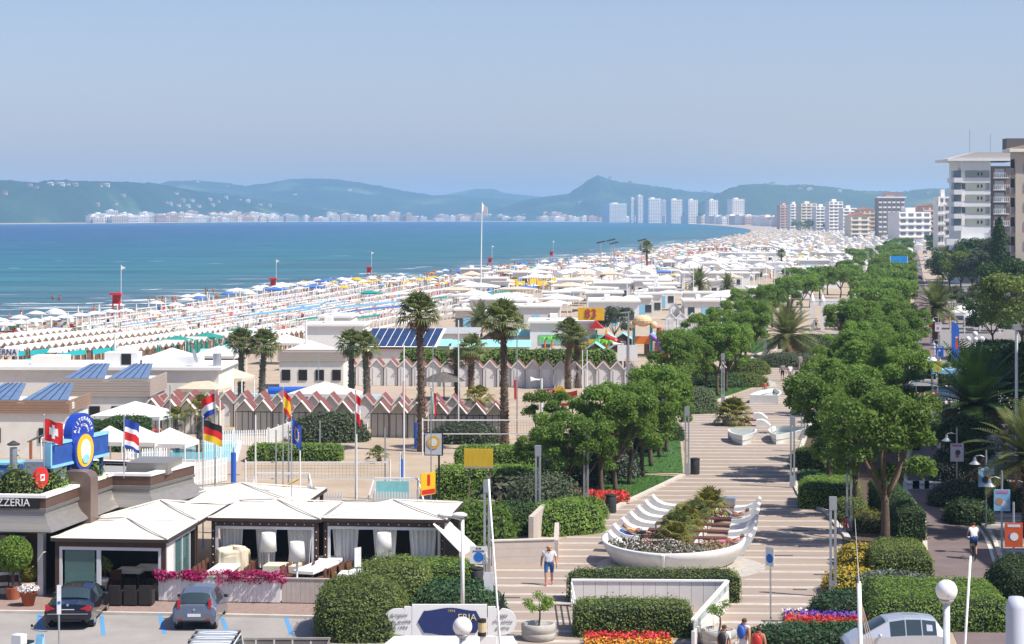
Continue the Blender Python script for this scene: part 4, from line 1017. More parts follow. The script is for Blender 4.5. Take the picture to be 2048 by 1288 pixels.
# front fence of boards
def board_fence(label, x0, x1, y, h, m, bw=.2):
    t = thing('board_fence', label, 'fence', R0, RF); n = int((x1-x0)/bw)
    for i in range(n):
        MB().box(x0+i*bw+.004, x0+(i+1)*bw-.004, y-.02+.003*(i%2), y+.02, .14, h).build('board', m, t)
    MB().box(x0, x1, y-.05, y+.08, h, h+.05).build('top_rail', m, t)
    return t
board_fence('white board fence with bougainvillea along its top', -.2, 5.0, -.25, 1.15, WHITE)
board_fence('beige board fence continuing right of the bougainvillea', 5.05, 7.9, -.2, 1.12, mat('beige_boards', (.52,.46,.41), .7, var=.08))
def bougainvillea():
    t = thing('bougainvillea', 'magenta bougainvillea trailing over the white fence', 'flowers', RL_(0,-.3,0), RF)
    x = rng.uniform(-.25, 5.15, 60); PTS = []; NR = []
    for cx in x:
        r = rng.uniform(.16,.30); p, n = ell_pts((cx, rng.uniform(-.12,.25), 1.18+rng.uniform(-.12,.16)), (r*1.25,r,r*.75), 70, .6, -1); PTS.append(p); NR.append(n)
    obj('blossoms', leaf_mesh('blossoms', np.concatenate(PTS), np.concatenate(NR), .09, FMAG, asp=.9), t)
    p = np.column_stack([rng.uniform(-.2,5.1,500), rng.uniform(-.1,.25,500), rng.uniform(1.02,1.3,500)]); obj('leaves', leaf_mesh('leaves', p, np.tile((0,-.5,.8),(500,1)), .09, LEAF_H), t)
bougainvillea()
# ---- tables, chairs, lamps
def chair_tpl(name, label, m, cat='chair'):
    t = thing(name, label, cat); mb = MB(); 
    MB().box(-.24,.24,-.24,.24,.40,.47).build('seat', m, t)
    b = MB(); b.box(-.24,.24,.20,.26,.47,.92); b.xf(Matrix.Rotation(-.12,4,'X')); b.build('backrest', m, t)
    for x in (-.21,.21):
        for y in (-.21,.21): MB().box(x-.025,x+.025,y-.025,y+.025,0,.4).build('leg', m, t)
    return t
WICK = mat('brown_wicker', (.13,.055,.03), .7, var=.3, scale=20); WICKB = mat('black_wicker', (.03,.026,.024), .7, var=.3, scale=25)
ch0 = chair_tpl('terrace_chair', 'brown wicker chair', WICK)
def table_tpl(name, w, l, m, skirt=.12):
    t = thing(name, 'table', 'table'); MB().box(-w/2,w/2,-l/2,l/2,.71,.75).build('table_top', m, t)
    cl = MB(); cl.box(-w/2-.02,w/2+.02,-l/2-.02,l/2+.02,.75-skirt,.757); cl.build('tablecloth', m, t)
    for x in (-w/2+.08, w/2-.08):
        for y in (-l/2+.08, l/2-.08): MB().box(x-.03,x+.03,y-.03,y+.03,0,.71).build('leg', BROWN, t)
    return t
TBL = table_tpl('dining_table', .95, 3.0, WHITE); TBS = table_tpl('dining_table', 1.1, 1.1, WHITE); TBC = table_tpl('dining_table', 1.5, 1.1, mat('beige_cloth', (.62,.56,.45), .9, var=.08), .5)
spots = [(TBL,(452,1138),0,'long white table behind the bougainvillea fence'),(TBC,(565,1135),0,'table with draped beige cloth under the tall lamp'),
         (TBL,(632,1138),-.2,'long white table beside the second tall lamp'),(TBS,(660,1122),0,'square white table at the pavilion gap'),
         (TBL,(735,1143),-.3,'long white table in front of the third lamp'),(TBS,(770,1128),0,'white table with potted greenery by the lamp'),
         (TBS,(705,1152),0,'small white table near the sign post'),(TBS,(845,1122),0,'white table under the tilted awning'),(TBS,(800,1146),0,'white table next to the long hedge')]
used = set(); nch = 0
for tp, (px, py), dr, lab in spots:
    p = P(px, py, .75); loc = (p.x, p.y, .14); 
    if tp.name not in used: tp.location = loc; tp.rotation_euler.z = RF+dr; tp['label'] = lab; used.add(tp.name); t = tp
    else: t = dup(tp, loc, RF+dr, lab)
    l = 3.0 if tp is TBL else 1.1; e1, e2 = E(RF+dr); wd = {TBL.name: .95, TBS.name: 1.1, TBC.name: 1.5}[tp.name]
    for s in (-1, 1):
        for j in range(4 if l > 2 else 1):
            q = Vector((p.x, p.y, .14))+e1*s*(wd/2+.32)+e2*((j-1.5)*.72 if l > 2 else 0)
            rz = RF+dr+(-math.pi/2 if s > 0 else math.pi/2); clab = '%s brown wicker chair on the %s side of the %s' % (ORD[j], 'right' if s > 0 else 'left', lab)
            clab = clab if len(clab.split()) <= 16 else ' '.join(clab.split()[:16])
            if nch == 0: ch0.location = q; ch0.rotation_euler.z = rz; ch0['label'] = clab; ch0['group'] = 'brown terrace chairs'
            else: dup(ch0, q, rz, clab)
            nch += 1
def floor_lamp(px, py, label):
    t = thing('floor_lamp', label, 'lamp', P(px, py)+Vector((0,0,.14)), scale=1.12)
    MB().lathe([(.2,0),(.2,.03),(.06,.08),(.035,.6),(.05,1.0),(.06,1.15)], 16).build('stem', WHITE, t, True)
    MB().lathe([(.33,1.12),(.27,1.85),(.26,1.85),(.32,1.12)], 24).build('lamp_shade', FABRIC, t, True)
floor_lamp(537,1165,'oversized white floor lamp beside the beige draped table'); floor_lamp(594,1186,'oversized white floor lamp standing closest to the fence'); floor_lamp(768,1165,'oversized white floor lamp right of the sign post')
def covered():
    t = thing('covered_grill', 'bulky object under a cream dust cover on the terrace', 'cover', P(466,1163)+Vector((0,0,.14)), RF)
    def fn(u, v):
        a = 2*math.pi*u; k = 1+.05*math.sin(a*9+v*4)*(1-v)+.03*math.sin(a*17); w = .78-.1*v; 
        q = abs(math.cos(a))**.5*math.copysign(1, math.cos(a)), abs(math.sin(a))**.5*math.copysign(1, math.sin(a))
        if v > .85: k *= 1-(v-.85)/.15*.98
        return (q[0]*w*k, q[1]*.55*k, min(1.36, v*1.55)-.08*math.sin(a*3)*(v > .7))
    MB().grid(fn, 56, 20).build('dust_cover', mat('cream_cover', (.66,.58,.43), .9, var=.06), t, True)
covered()
def arm_chair(i, px, py):
    t = thing('wicker_armchair', '%s black wicker armchair from the left, back turned to the car park' % ORD[i], 'chair', P(px, py)+Vector((0,0,.1)), RF, 'black armchairs at the open bay', (.84,1,1))
    MB().box(-.27,.27,0,.5,.22,.42).build('seat', WICKB, t)
    b = MB(); b.box(-.29,.29,-.05,.03,.06,.86); b.build('backrest', WICKB, t)
    for s in (-1,1): MB().box(s*.31-.035,s*.31+.035,-.02,.5,.06,.62).build('armrest', WICKB, t)
    for x in (-.26,.26):
        for y in (0,.45): MB().box(x-.025,x+.025,y-.025,y+.025,0,.22).build('leg', BLACK, t)
for i, px in enumerate((199,229,260,290)): arm_chair(i, px, 1217)
def pot(px, py, r, h, label, z=.1, m=TERRA, prof=None):
    t = thing('flower_pot', label, 'pot', P(px, py)+Vector((0,0,z)))
    MB().lathe(prof or [(r*.62,0),(r*.92,h*.8),(r*1.05,h*.8),(r*1.05,h),(r*.9,h),(r*.85,h*.85),(.01,h*.85)], 20).build('pot', m, t, True); return t
t = pot(57,1216,.36,.62,'terracotta pot full of white flowers on the brick pavement')
p, n = ell_pts((0,0,.66),(.46,.46,.22),900,.4,-.1); obj('blossoms', leaf_mesh('blossoms', p, n, .09, FWH, asp=.9), t)
t = pot(57,1196,.36,.6,'pale urn with a yellow green ball shrub by the door', m=mat('stone_urn', (.45,.3,.2), .8))
p, n = ell_pts((0,0,.95),(.38,.38,.4),1600,.3,-.9); obj('shrub', leaf_mesh('shrub', p, n, .09, LEAF_Y), t)
t = thing('ball_tree', 'topiary ball tree in front of the restaurant window', 'tree', P(26,1203)+Vector((0,0,.1)))
MB().tube([(0,0,0),(0,0,1.2)],[.06,.05],8).build('trunk', BARK, t)
p, n = ell_pts((0,0,1.9),(.82,.82,.78),7000,.4,-1); obj('crown', leaf_mesh('crown', p, n, .1, LEAF_H2), t)
MB().sphere((0,0,1.9),.6,14,10).build('core', CORE, t)
MB().lathe([(.25,0),(.36,.5),(.32,.5),(.01,.45)],16).build('pot', TERRA, t)
for i, px in enumerate((8,28)):
    t = thing('folding_chair', ['dark folding chair under the window at the frame edge','dark folding chair beside the urn'][i], 'chair', P(px,1199)+Vector((0,0,.1)), .4)
    MB().box(-.22,.22,-.2,.2,.42,.45).build('seat', BROWN, t); mb = MB(); mb.box(-.22,.22,.2,.23,.6,.9); mb.build('backrest', BROWN, t)
    for s in (-.2,.2): MB().bar((s,-.22,0),(s,.22,.9),.03).build('leg', BLACK, t); MB().bar((s,.22,0),(s,-.2,.44),.03).build('leg', BLACK, t)
# tall planter and small things inside the bay
t = pot(203,1196,.28,.75,'white tub with a palm leaved plant at the glass door', m=WHITE); p, n = ell_pts((0,0,1.25),(.42,.42,.4),260,.8,-.5); obj('plant', leaf_mesh('plant', p, n, .34, LEAF_H, asp=.25), t)
for i, (px, py) in enumerate(((212,1185),(228,1184))):
    dup(ch0, P(px, py)+Vector((0,0,.13)), 2.6+i, ['wooden chair just inside the dark bay, left of two','wooden chair just inside the dark bay, right of two'][i])
dup(TBS, P(262,1178)+Vector((0,0,.13)), RF, 'white clothed table inside the dark bay'); dup(TBS, P(300,1172)+Vector((0,0,.13)), RF, 'second white clothed table deep inside the bay')
# ---- flags on poles
def flag(px, pyt, pyb, Yd, cells, label, w=1.5, h=1.0, pole_base=0.0, sag=.5, pr=.035, rz=0.0, extra=None, amp=.12):
    """cells: function (u,v)->material index; mats list"""
    fn_m, mats = cells; top = AT(px, pyt, Yd)
    t = thing('flag', label, 'flag', (top.x, top.y, pole_base))
    H = top.z-pole_base
    MB().tube([(0,0,0),(0,0,H)],[pr,pr*.8],8).build('pole', STEEL, t); MB().sphere((0,0,H+.04),pr*1.6,8,6).build('finial', STEEL, t)
    nu, nv = 24, 18; mb = MB(); c, s = math.cos(rz), math.sin(rz)
    def pt(u, v):
        x = u*w*(1-.25*sag); y = amp*math.sin(u*7+v*2.2)*u**.6; z = H-.12-v*h-sag*h*.75*u**1.4+.04*math.sin(u*9+v*4)*u
        return (x*c-y*s+pr, x*s+y*c, z)
    for j in range(nv):
        for i in range(nu):
            mb.m = fn_m((i+.5)/nu, (j+.5)/nv); mb.add([pt(i/nu,j/nv),pt((i+1)/nu,j/nv),pt((i+1)/nu,(j+1)/nv),pt(i/nu,(j+1)/nv)],[(0,1,2,3)])
    mb.build('cloth', mats, t, True); return t
FR_ = mat('flag_red', (.6,.02,.025), .8, var=.06, transl=.2); FW_ = mat('flag_white', (.8,.8,.8), .8, var=.03, transl=.2); FB_ = mat('flag_blue', (.02,.06,.34), .8, var=.06, transl=.2)
FK_ = mat('flag_black', (.012,.012,.014), .8, var=.1); FY_ = mat('flag_gold', (.8,.5,.02), .8, var=.06, transl=.2); FG_ = mat('flag_green', (.02,.25,.08), .8, var=.06, transl=.2)
cross = lambda u, v: 1 if (abs(u-.5) < .1 and .18 < v < .82) or (abs(v-.5) < .14 and .24 < u < .76) else 0
flag(88,832,0,92,(cross,[FR_,FW_]),'Swiss flag, white cross on red, on the restaurant roof',.85,.95,4.2,.35)
flag(248,832,0,97,(lambda u, v: 0 if v < .3 else 1 if v < .45 else 2 if v < .75 else 1 if v < .88 else 0,[FB_,FW_,FR_]),'blue, white and red flag beside the terrace roofs',.75,1.35,4.2,.3,rz=.4)
flag(406,835,0,103,(lambda u, v: 0 if v < .34 else 1 if v < .67 else 2,[FK_,FR_,FY_]),'German flag in black, red and gold',1.0,1.0,0,.45)
flag(430,782,0,108,(lambda u, v: 0 if v < .4 else 1 if v < .7 else 2,[FR_,FW_,FB_]),'Dutch flag in red, white and blue above the cabins',-.85,1.05,0,.5)
flag(566,776,0,106,(lambda u, v: 0 if v < .3 or v > .75 else 1,[FR_,FY_]),'Spanish flag in red and gold, hanging limp',.45,1.1,0,.55,rz=.3)
def eu(u, v):
    return 1 if any((u-.5-.22*math.cos(k*math.pi/6))**2+((v-.5-.26*math.sin(k*math.pi/6)))**2 < .0022 for k in range(12)) else 0
flag(583,833,0,101,(eu,[FB_,FY_]),'European flag, blue with ring of gold stars',.5,1.15,0,.5)
flag(711,783,0,103,(lambda u, v: 1 if .36 < v < .64 else 0,[FR_,FW_]),'Austrian flag in red, white and red',.32,1.35,0,.35,rz=.5)
flag(862,778,0,116,(lambda u, v: 0 if u < .2 else 1 if u < .4 else 2,[FG_,FW_,FR_]),'Italian flag hanging by the tall palm',.36,1.2,0,.25,rz=.5)
# ================================================================== things on the walk
SHELL = mat('white_fibreglass', (.74,.74,.72), .45, var=.10, scale=1.2, detail=6)
SHELLD = mat('weathered_concrete_hull', (.70,.69,.66), .55, var=.13, scale=.9, detail=8)
B0 = P(1326, 1153)
def boat_planter():
    t = thing('boat_planter', 'large white boat shaped planter filled with pale flowers', 'planter', B0, FR)
    N = 40; a0 = math.radians(97)
    def ring(k, z, s): 
        th = -a0+2*a0*k/N; return (3.4*s*math.sin(th), 4.4*(1-math.cos(th)*s)-.0, z)
    prof = [(.80,.02),(.85,.12),(.91,.38),(.96,.66),(1.0,.98),(.985,1.01),(.955,1.01),(.94,.6)]
    for half in (0, 1):
        mb = MB(); ks = range(0, N//2+1) if half == 0 else range(N//2, N+1); ks = list(ks)
        vs = [ring(k, z*(1+.12*abs(2*k/N-1)), s) for k in ks for s, z in prof]; m = len(prof)
        mb.add(vs, [(i*m+j, i*m+j+1, (i+1)*m+j+1, (i+1)*m+j) for i in range(len(ks)-1) for j in range(m-1)])
        mb.build('hull_half', SHELLD, t, True)
    s0 = [ring(N//2, z, s) for s, z in prof[:5]]
    MB().tube([(0, p[1]-.03, p[2]) for p in s0], .09, 6).build('stem', SHELL, t)
    poly = [ring(k, 0, .90)[:2] for k in range(N+1)]; MB().prism(poly, .6, .66).build('soil', soil_m, t)
    for x in (-.62,.55):
        MB().box(x-.13,x+.13,.0,.02,.48,.74).build('plate', mat('plate_beige', (.55,.5,.46), .6), t, loc=(0,.42+.1*abs(x),0))
    MB().cyl((0,0,0), .1, .1)
    struct(MB().lathe([(3.3,.005),(3.9,.005),(3.9,.03),(3.3,.034)], 48).build('fountain_basin', mat('basin_mosaic', (.46,.42,.36), .5, var=.2, scale=3), loc=B0+Vector((1.0,2.6,.02))))
    # blossoms
    pts = []; 
    while len(pts) < 5200:
        q = rng.uniform((-3.2,.3),(3.2,4.6)); 
        if ((q[0])/3.2)**2+((q[1]-4.4)/4.1)**2 < 1: pts.append((*q, .66+rng.random()*.42*(.6+.4*math.sin(q[0]*3+q[1]*2))))
    pts = np.array(pts); k = pts[:,0]+rng.normal(0,.5,len(pts)); u = rng.random(len(pts)); up = np.array((0,-.5,.8))
    for nme, sel, m, sz in (('blossom', (u < .45) & (k > -2.2) & (k < 1.2), FPINK, .09), ('silver_foliage', (u >= .45) & (k > .8), LEAF_G, .13), ('yellow_blossom', (u < .4) & (k >= 1.2), FORA, .08), ('foliage', (u >= .45) & (k <= .8), LEAF_O, .13), ('white_blossom', (u < .3) & (k <= -2.2), FWH, .08)):
        if sel.sum(): obj(nme, leaf_mesh(nme, pts[sel], np.tile(up,(sel.sum(),1)), sz, m, asp=.8), t)
boat_planter()
def lounger_tpl():
    t = thing('lounger_bench', 'x', 'bench'); 
    # side-on profile: x inwards, z up; the white shell sweeps up at its outer end
    top = [(-.0,1.02),(.12,.86),(.32,.68),(.62,.55),(1.0,.49),(1.3,.475)]; bot = [(1.3,.0),(.35,.0),(.16,.2),(-.02,.55),(-.16,.95)]
    MB().extr((top+bot)[::-1], -.42, .42).build('shell', SHELL, t)
    MB().box(1.3,3.0,-.36,.36,.42,.485).build('wood_seat', WOODP, t)
    for y in (-.3,.3): MB().box(2.9,2.96,y-.03,y+.03,0,.42).build('leg', BROWN, t)
    return t
lt = lounger_tpl(); first = True
for k in range(7):
    y = 6.6+k*2.25; hw = 3.55-.11*k-(.18 if k < 1 else 0)
    for s in (-1, 1):
        e1, e2 = E(FR); loc = B0+e1*s*hw+e2*y; rz = FR+(0 if s < 0 else math.pi)
        lab = 'white curved lounger bench on the %s side, %s from the planter' % ('left' if s < 0 else 'right', ORD[k])
        if first: lt.location = loc; lt.rotation_euler.z = rz; lt['label'] = lab; lt['group'] = 'boat shaped lounger benches'; first = False
        else: dup(lt, loc, rz, lab)
e1, e2 = E(FR)
t = thing('spine_planter', 'white middle spine planter between the lounger rows', 'planter', B0, FR)
MB().box(-.35,.75,5.2,21.2,.02,.42).build('body', SHELL, t); MB().box(-.25,.65,5.3,21.1,.42,.44).build('soil', soil_m, t)
MB().box(.0,1.5,21.3,22.2,.02,.75).build('console', STEEL, t)
for i, (x, y, s) in enumerate([(-.3,6.6,.72),(-.3,9.2,.85),(-.1,11.8,.8),(.1,14.2,.75),(.3,17.4,.85)]):
    ms = fan_palm_meshes(70+i, .35, .14, 30, 1.15, 4, LEAF_Y if i % 2 == 0 else LEAF_P, .35)
    place_palm(ms, B0+e1*x+e2*y+Vector((0,0,.4)), '%s bushy low palm in the spine planter, counting from the flowers' % ORD[i], 'low_palm', s)
# small boat fountains
def boat_fountain(p, w, l, rz, label, h=.75):
    t = thing('boat_fountain', label, 'fountain', p, rz); N = 24
    out = [(w/2*math.sin(a)**.8 if 0 < a < math.pi else 0, l*k/N) for k, a in ((k, math.pi*.5*min(1, k/N*1.25)) for k in range(N+1))]
    def side(s, f, z): return [(s*x*f, y+(1-f)*.5, z) for x, y in out]
    mb = MB()
    for s in (-1, 1):
        A, Bq, C = side(s,.75,.02), side(s,1,h), side(s,.86,h); D = side(s,.84,h*.55); n = len(A)
        for R, Q in ((A,Bq),(Bq,C),(C,D)): mb.add(R+Q, [(i,i+1,n+i+1,n+i) for i in range(n-1)])
    x = out[-1][0]; mb.box(-x,x,l-.02,l+.12,.02,h)
    mb.build('hull', SHELL, t)
    poly = [(x*.85, y) for x, y in out]+[(-x*.85, y) for x, y in out[::-1]]
    MB().prism(poly, h*.45, h*.5).build('water', mat('fountain_water', (.25,.36,.33), .08, var=.1, spec=.6), t)
    return t
boat_fountain(P(1485,892), 2.1, 4.6, FR+.08, 'little white boat fountain with bow toward the viewer')
t = boat_fountain(P(1548,793), 2.5, 7.5, FR+math.pi-.05, 'white boat fountain with its bow pointing away')
boat_fountain(P(1552,890), 2.6, 6.0, FR-.12, 'white boat fountain partly behind the right light columns')
def bench_red(p, rz, label):
    t = thing('curved_bench', label, 'bench', p, rz)
    MB().box(-1.0,.5,-.4,.4,.42,.5).build('wood_seat', mat('red_bench_wood', (.22,.05,.03), .5, var=.2, scale=8), t)
    MB().extr([(1.5,0),(.5,0),(.5,.5),(.9,.55),(1.2,.45),(1.6,.1)], -.5, .5).build('shell', SHELL, t)
    MB().box(-.9,-.8,-.35,.35,0,.42).build('leg', BROWN, t)
bench_red(P(1495,838), FR, 'red wooden bench with white end behind the palm tub'); bench_red(P(1500,852), FR, 'dark bench with white end right beside the palm tub'); bench_red(P(1520,772), FR+.3, 'red wooden bench with white end at the lawn kerb')
t = thing('palm_tub', 'round tub with a yellowing palm near the boat fountains', 'planter', P(1466,850))
MB().lathe([(.75,0),(.85,.5),(.8,.5),(.01,.45)],20).build('tub', CONC, t)
ms = fan_palm_meshes(88, .3, .2, 40, 1.35, 10, LEAF_Y, .5); o = obj('fronds', ms[2], t, (0,0,.45)); obj('dry_fronds', ms[3], t, (0,0,.5))
# ---- twin light columns
def column_tpl():
    t = thing('light_column', 'x', 'lamp post')
    for x in (-.1,.1): MB().box(x-.05,x+.05,-.09,.09,0.02,4.3).build('upright', GREYMETAL, t)
    MB().box(-.16,.16,-.1,.1,3.75,4.32).build('head', GREYMETAL, t); MB().box(-.17,.17,-.1,.1,0,.75).build('foot', GREYMETAL, t)
    for z in (1.2,2.2): MB().box(-.05,.05,-.03,.03,z,z+.04).build('spacer', STEEL, t)
    return t
ct = column_tpl(); ct['group'] = 'twin light columns'
cols = [(1666,1196,'twin grey light column by the golden flowers, nearest on the right'),(974,1150,'twin grey light column in front of the beige wall'),(1076,1056,'twin grey light column rising from the grey green shrub'),
        (1172,1012,'twin grey light column at the red geranium bed'),(1374,951,'twin grey light column at the end of the cross path'),(1585,976,'twin grey light column at the right kerb bend'),
        (1698,1062,'twin grey light column behind the dark right bin'),(1446,806,'twin grey light column at the second lawn kerb'),(1530,728,'twin grey light column by the far bend'),(1606,880,'twin grey light column beside the third boat fountain'),
        (1635,905,'pale light column in front of the blue kiosk'),(1602,640,'far light column in the left trees'),(1647,600,'farther light column at the white gate')]
for i, (px, py, lab) in enumerate(cols):
    if i == 0: ct.location = P(px, py); ct['label'] = lab; ct.rotation_euler.z = -.1
    else: dup(ct, P(px, py), -.1, lab)
# ---- bins
def bin_tpl():
    t = thing('litter_bin', 'x', 'bin'); MB().lathe([(.26,.02),(.28,.05),(.28,.88),(.27,.9)],18).build('body', mat('bin_grey', (.05,.055,.06), .5, .3), t, True)
    MB().lathe([(.29,.9),(.3,.93),(.29,.97),(.18,1.0),(.17,.95),(.01,.94)],18).build('lid', BLACK, t, True); return t
bt = bin_tpl()
for i, (px, py, lab) in enumerate([(1222,1026,'round dark litter bin beside the scarlet flowers'),(1390,949,'round dark litter bin at the cross path'),(1697,1122,'round dark litter bin by the golden shrubs'),(953,1182,'round dark litter bin behind the pedestrian sign'),(1508,744,'round dark litter bin at the far bend'),(1560,698,'round dark litter bin near the date palm')]):
    if i == 0: bt.location = P(px, py); bt['label'] = lab; bt.scale = (1.05,)*3
    else: dup(bt, P(px, py), 0, lab, 1.05)
# ---- big concrete pots with little trees
def concrete_pot(px, py, label, leafy, seed):
    t = thing('concrete_planter', label, 'planter', P(px, py)); MB().lathe([(.5,0),(.62,.06),(.66,.3),(.63,.33),(.66,.36),(.66,.62),(.6,.66),(.54,.64),(.5,.55),(.01,.54)],24).build('pot', CONC, t, True)
    random.seed(seed); mb = MB(); PTS = []; NR = []
    limb(mb, (0,0,.5), (.05,0,1.15), .04, .03, .05)
    for k in range(leafy):
        a = 6.28*k/leafy+random.random(); e = Vector((math.cos(a)*random.uniform(.15,.5), math.sin(a)*.35, 1.35+random.uniform(-.1,.35))); limb(mb, (.05,0,1.1), e, .02, .008); p, n = ell_pts(e, (.24,.24,.18), 130, .7, -1); PTS.append(p); NR.append(n)
    mb.build('stem', BARK, t); obj('crown', leaf_mesh('crown', np.concatenate(PTS), np.concatenate(NR), .09, LEAF_H2), t)
concrete_pot(1077,1280,'round concrete planter with a small leafy tree, left one',9,1); concrete_pot(1437,1292,'round concrete planter with a thin crooked tree by three men',4,2)
# ---- ramp walls
WALLW = mat('pale_wall_panel', (.68,.65,.62), .7, var=.06, scale=2)
t = thing('ramp_wall', 'white panelled wall and glass balustrade round the ramp hedge', 'wall', (0,0,0))
a, b = P(1143,1214), P(1455,1216); n = 13
for i in range(n):
    p, q = a.lerp(b, i/n), a.lerp(b, (i+1)/n-.002); MB().bar((p.x,p.y,.55),(q.x,q.y,.55),.12,1.1).build('panel', WALLW, t)
MB().bar((a.x,a.y,1.13),(b.x,b.y,1.13),.22,.07).build('coping', WHITE, t)
c = Vector((P(1386,1300).x, P(1386,1300).y, 0))
for i in range(6):
    p, q = b.lerp(c, i/6), b.lerp(c, (i+1)/6)
    MB().bar((p.x,p.y,.35),(q.x,q.y,.35),.12,.7).build('panel', WALLW, t); MB().bar((p.x,p.y,.7),(p.x,p.y,1.1),.16,.1).build('post', WHITE, t)
    r = p.lerp(q,.1); s = p.lerp(q,.9); MB().bar((r.x,r.y,.88),(s.x,s.y,.88),.02,.34).build('glass_pane', mat('balustrade_glass', (.35,.45,.43), .1, var=.05), t)
MB().bar((b.x,b.y,1.12),(c.x,c.y,1.12),.16,.07).build('handrail', WHITE, t)
d = P(1152,1262); 
for z in (.3,.7,1.05): MB().bar((a.x,a.y,z),(d.x,d.y,z),.05).build('rail', WHITE, t)
for k in range(5): p = a.lerp(d, k/4); MB().bar((p.x,p.y,0),(p.x,p.y,1.05),.06).build('post', WHITE, t)
# ---- low beige walls by the restaurant
BEIGE = mat('beige_block_wall', (.52,.455,.40), .8, var=.07, scale=2)
t = thing('garden_wall', 'low beige block wall at the left of the walk', 'wall', (0,0,0)); a, b = P(983,1131), P(1108,1127)
for j in range(3): MB().bar((a.x,a.y,.2+j*.38),(b.x,b.y,.2+j*.38),.22,.374).build('course', BEIGE, t)
MB().bar((a.x-.03,a.y,1.16),(b.x+.03,b.y,1.16),.3,.06).build('coping', mat('coping_stone', (.6,.55,.5), .8), t)
c = P(1090,1085); b2 = P(1112,1124)
MB().bar((b2.x,b2.y+.2,.5),(c.x+.6,c.y,.5),.22,1.0).build('return_wall', BEIGE, t)
MB().bar((P(1062,1090).x,P(1062,1090).y,.7),(P(1088,1062).x,P(1088,1062).y,.7),.25,1.4).build('stepped_wall', BEIGE, t)
t = thing('stone_wall', 'rough low stone wall under the long bright hedge', 'wall', (0,0,0)); a, b = P(868,1034), P(990,1034)
for j in range(3): MB().bar((a.x,a.y,.15+j*.3),(b.x,b.y,.15+j*.3),.35,.296).build('course', mat('rough_stone', (.34,.28,.22), .95, var=.25, scale=3, bump=.5), t)
# ---- billboards and signs
t = thing('billboard', 'plain yellow billboard on two thin posts above the hedge', 'billboard', P(957,1036), -.12); z = 3.25
MB().box(-.78,.78,-.05,.05,z-.48,z+.48).build('board', mat('yellow_board', (.68,.45,.03), .55, var=.12, scale=2, stretch=(4,1,.5)), t); MB().box(-.8,.8,-.12,.06,z-.56,z-.5).build('ledge', GREYMETAL, t)
for x in (-.5,.62): MB().box(x-.035,x+.035,-.02,.05,0,z-.5).build('post', mat('weathered_post', (.2,.16,.12), .9), t)
def emblem(parent, c, r, m1=YELP, m2=WHITE):
    n = 24
    for rr, m, o, nm in ((r, m1, -.012, 'emblem_ring'), (r*.62, m2, -.022, 'emblem_centre')):
        MB().extr([(c[0]+rr*math.cos(2*math.pi*k/n), c[2]+rr*math.sin(2*math.pi*k/n)) for k in range(n)][::-1], c[1]+o-.006, c[1]+o).build(nm, m, parent)
t = thing('lightbox_sign', 'lightbox sign with a ring emblem on a black post by net', 'sign', P(878,1010), -.1); z = 3.45
MB().box(-.05,.05,-.05,.05,0,z-.6).build('post', BLACK, t); MB().box(-.82,.22,-.14,.14,z-.65,z+.65).build('case', BLACK, t)
MB().box(-.77,.17,-.16,-.141,z-.6,z+.6).build('face', mat('lightbox_face', (.6,.62,.66), .4), t); emblem(t, (-.3,-.17,z+.1), .36, YELP)
MB().tube([(-.3,0,z+.65),(-.6,-.3,z+.85),(-.9,-.5,z+.75)],.02,6).build('lamp_arm', BLACK, t); MB().box(-.05,.15,-.1,.1,z+.65,z+.72).build('lamp', BLACK, t)
t = thing('beach_signboard', 'red and cream signboard topped with a golden sun', 'sign', P(1120,880), -.05); z = 3.1
def wavy(z0, z1, m, name, y):
    n = 24; w = 1.25; up = [(-w+2*w*k/n, z1+.12*math.sin(k/n*6.28+.3)) for k in range(n+1)]; lo = [(-w+2*w*k/n, z0+.12*math.sin(k/n*6.28+.3)) for k in range(n+1)]
    MB().extr((up[::-1]+lo), y-.04, y).build(name, m, t)
wavy(z+.15, z+.5, mat('sign_red', (.38,.03,.03), .5), 'red_band', 0); wavy(z-.35, z+.2, mat('sign_cream', (.72,.62,.4), .6), 'cream_band', .045)
MB().box(-.7,.7,.0,.04,z-.62,z-.42).build('lower_band', MATS['sign_red'], t)
obj('lettering', text_mesh('86-87', .26, 'lettering', WHITE, .01), t, (-.85,-.06,z+.42)); o = obj('lettering', text_mesh('Spiaggia del Sole', .3, 'lettering', BROWN, .01), t, (0,-.02,z-.02))
n = 32; MB().extr([((.36+.08*(k%2))*math.cos(2*math.pi*k/n), z+.45+(.36+.08*(k%2))*math.sin(2*math.pi*k/n)) for k in range(n)][::-1], -.1,-.05).build('sun', YELP, t)
MB().tube([((.05+.03*k)*math.cos(k*.9), -.12, z+.45+(.05+.03*k)*math.sin(k*.9)) for k in range(9)], .025, 5).build('sun_spiral', ORANGE, t)
for x in (-.9,.9): MB().box(x-.05,x+.05,.05,.13,0,z+.1).build('post', BROWN, t)
t = thing('loudspeaker_pole', 'white pole with a horn loudspeaker next to the sun signboard', 'loudspeaker', P(1083,905)); H = 16.3-(757-YH)*P(1083,905).y/FPX
MB().tube([(0,0,0),(0,0,H)],[.11,.08],10).build('pole', WHITE, t); MB().tube([(-.1,0,H-.1),(-.45,0,H-.1),(-.75,0,H-.1)],[.07,.1,.24],14).build('horn', WHITE2, t)
t = thing('loudspeaker_pole', 'white pole with a horn loudspeaker beside the basketball board', 'loudspeaker', P(1245,775)); H = 16.3-(686-YH)*P(1245,775).y/FPX
MB().tube([(0,0,0),(0,0,H)],[.11,.08],10).build('pole', WHITE, t); MB().tube([(-.1,0,H-.1),(-.5,0,H-.1),(-.9,0,H-.1)],[.07,.1,.26],14).build('horn', WHITE2, t)
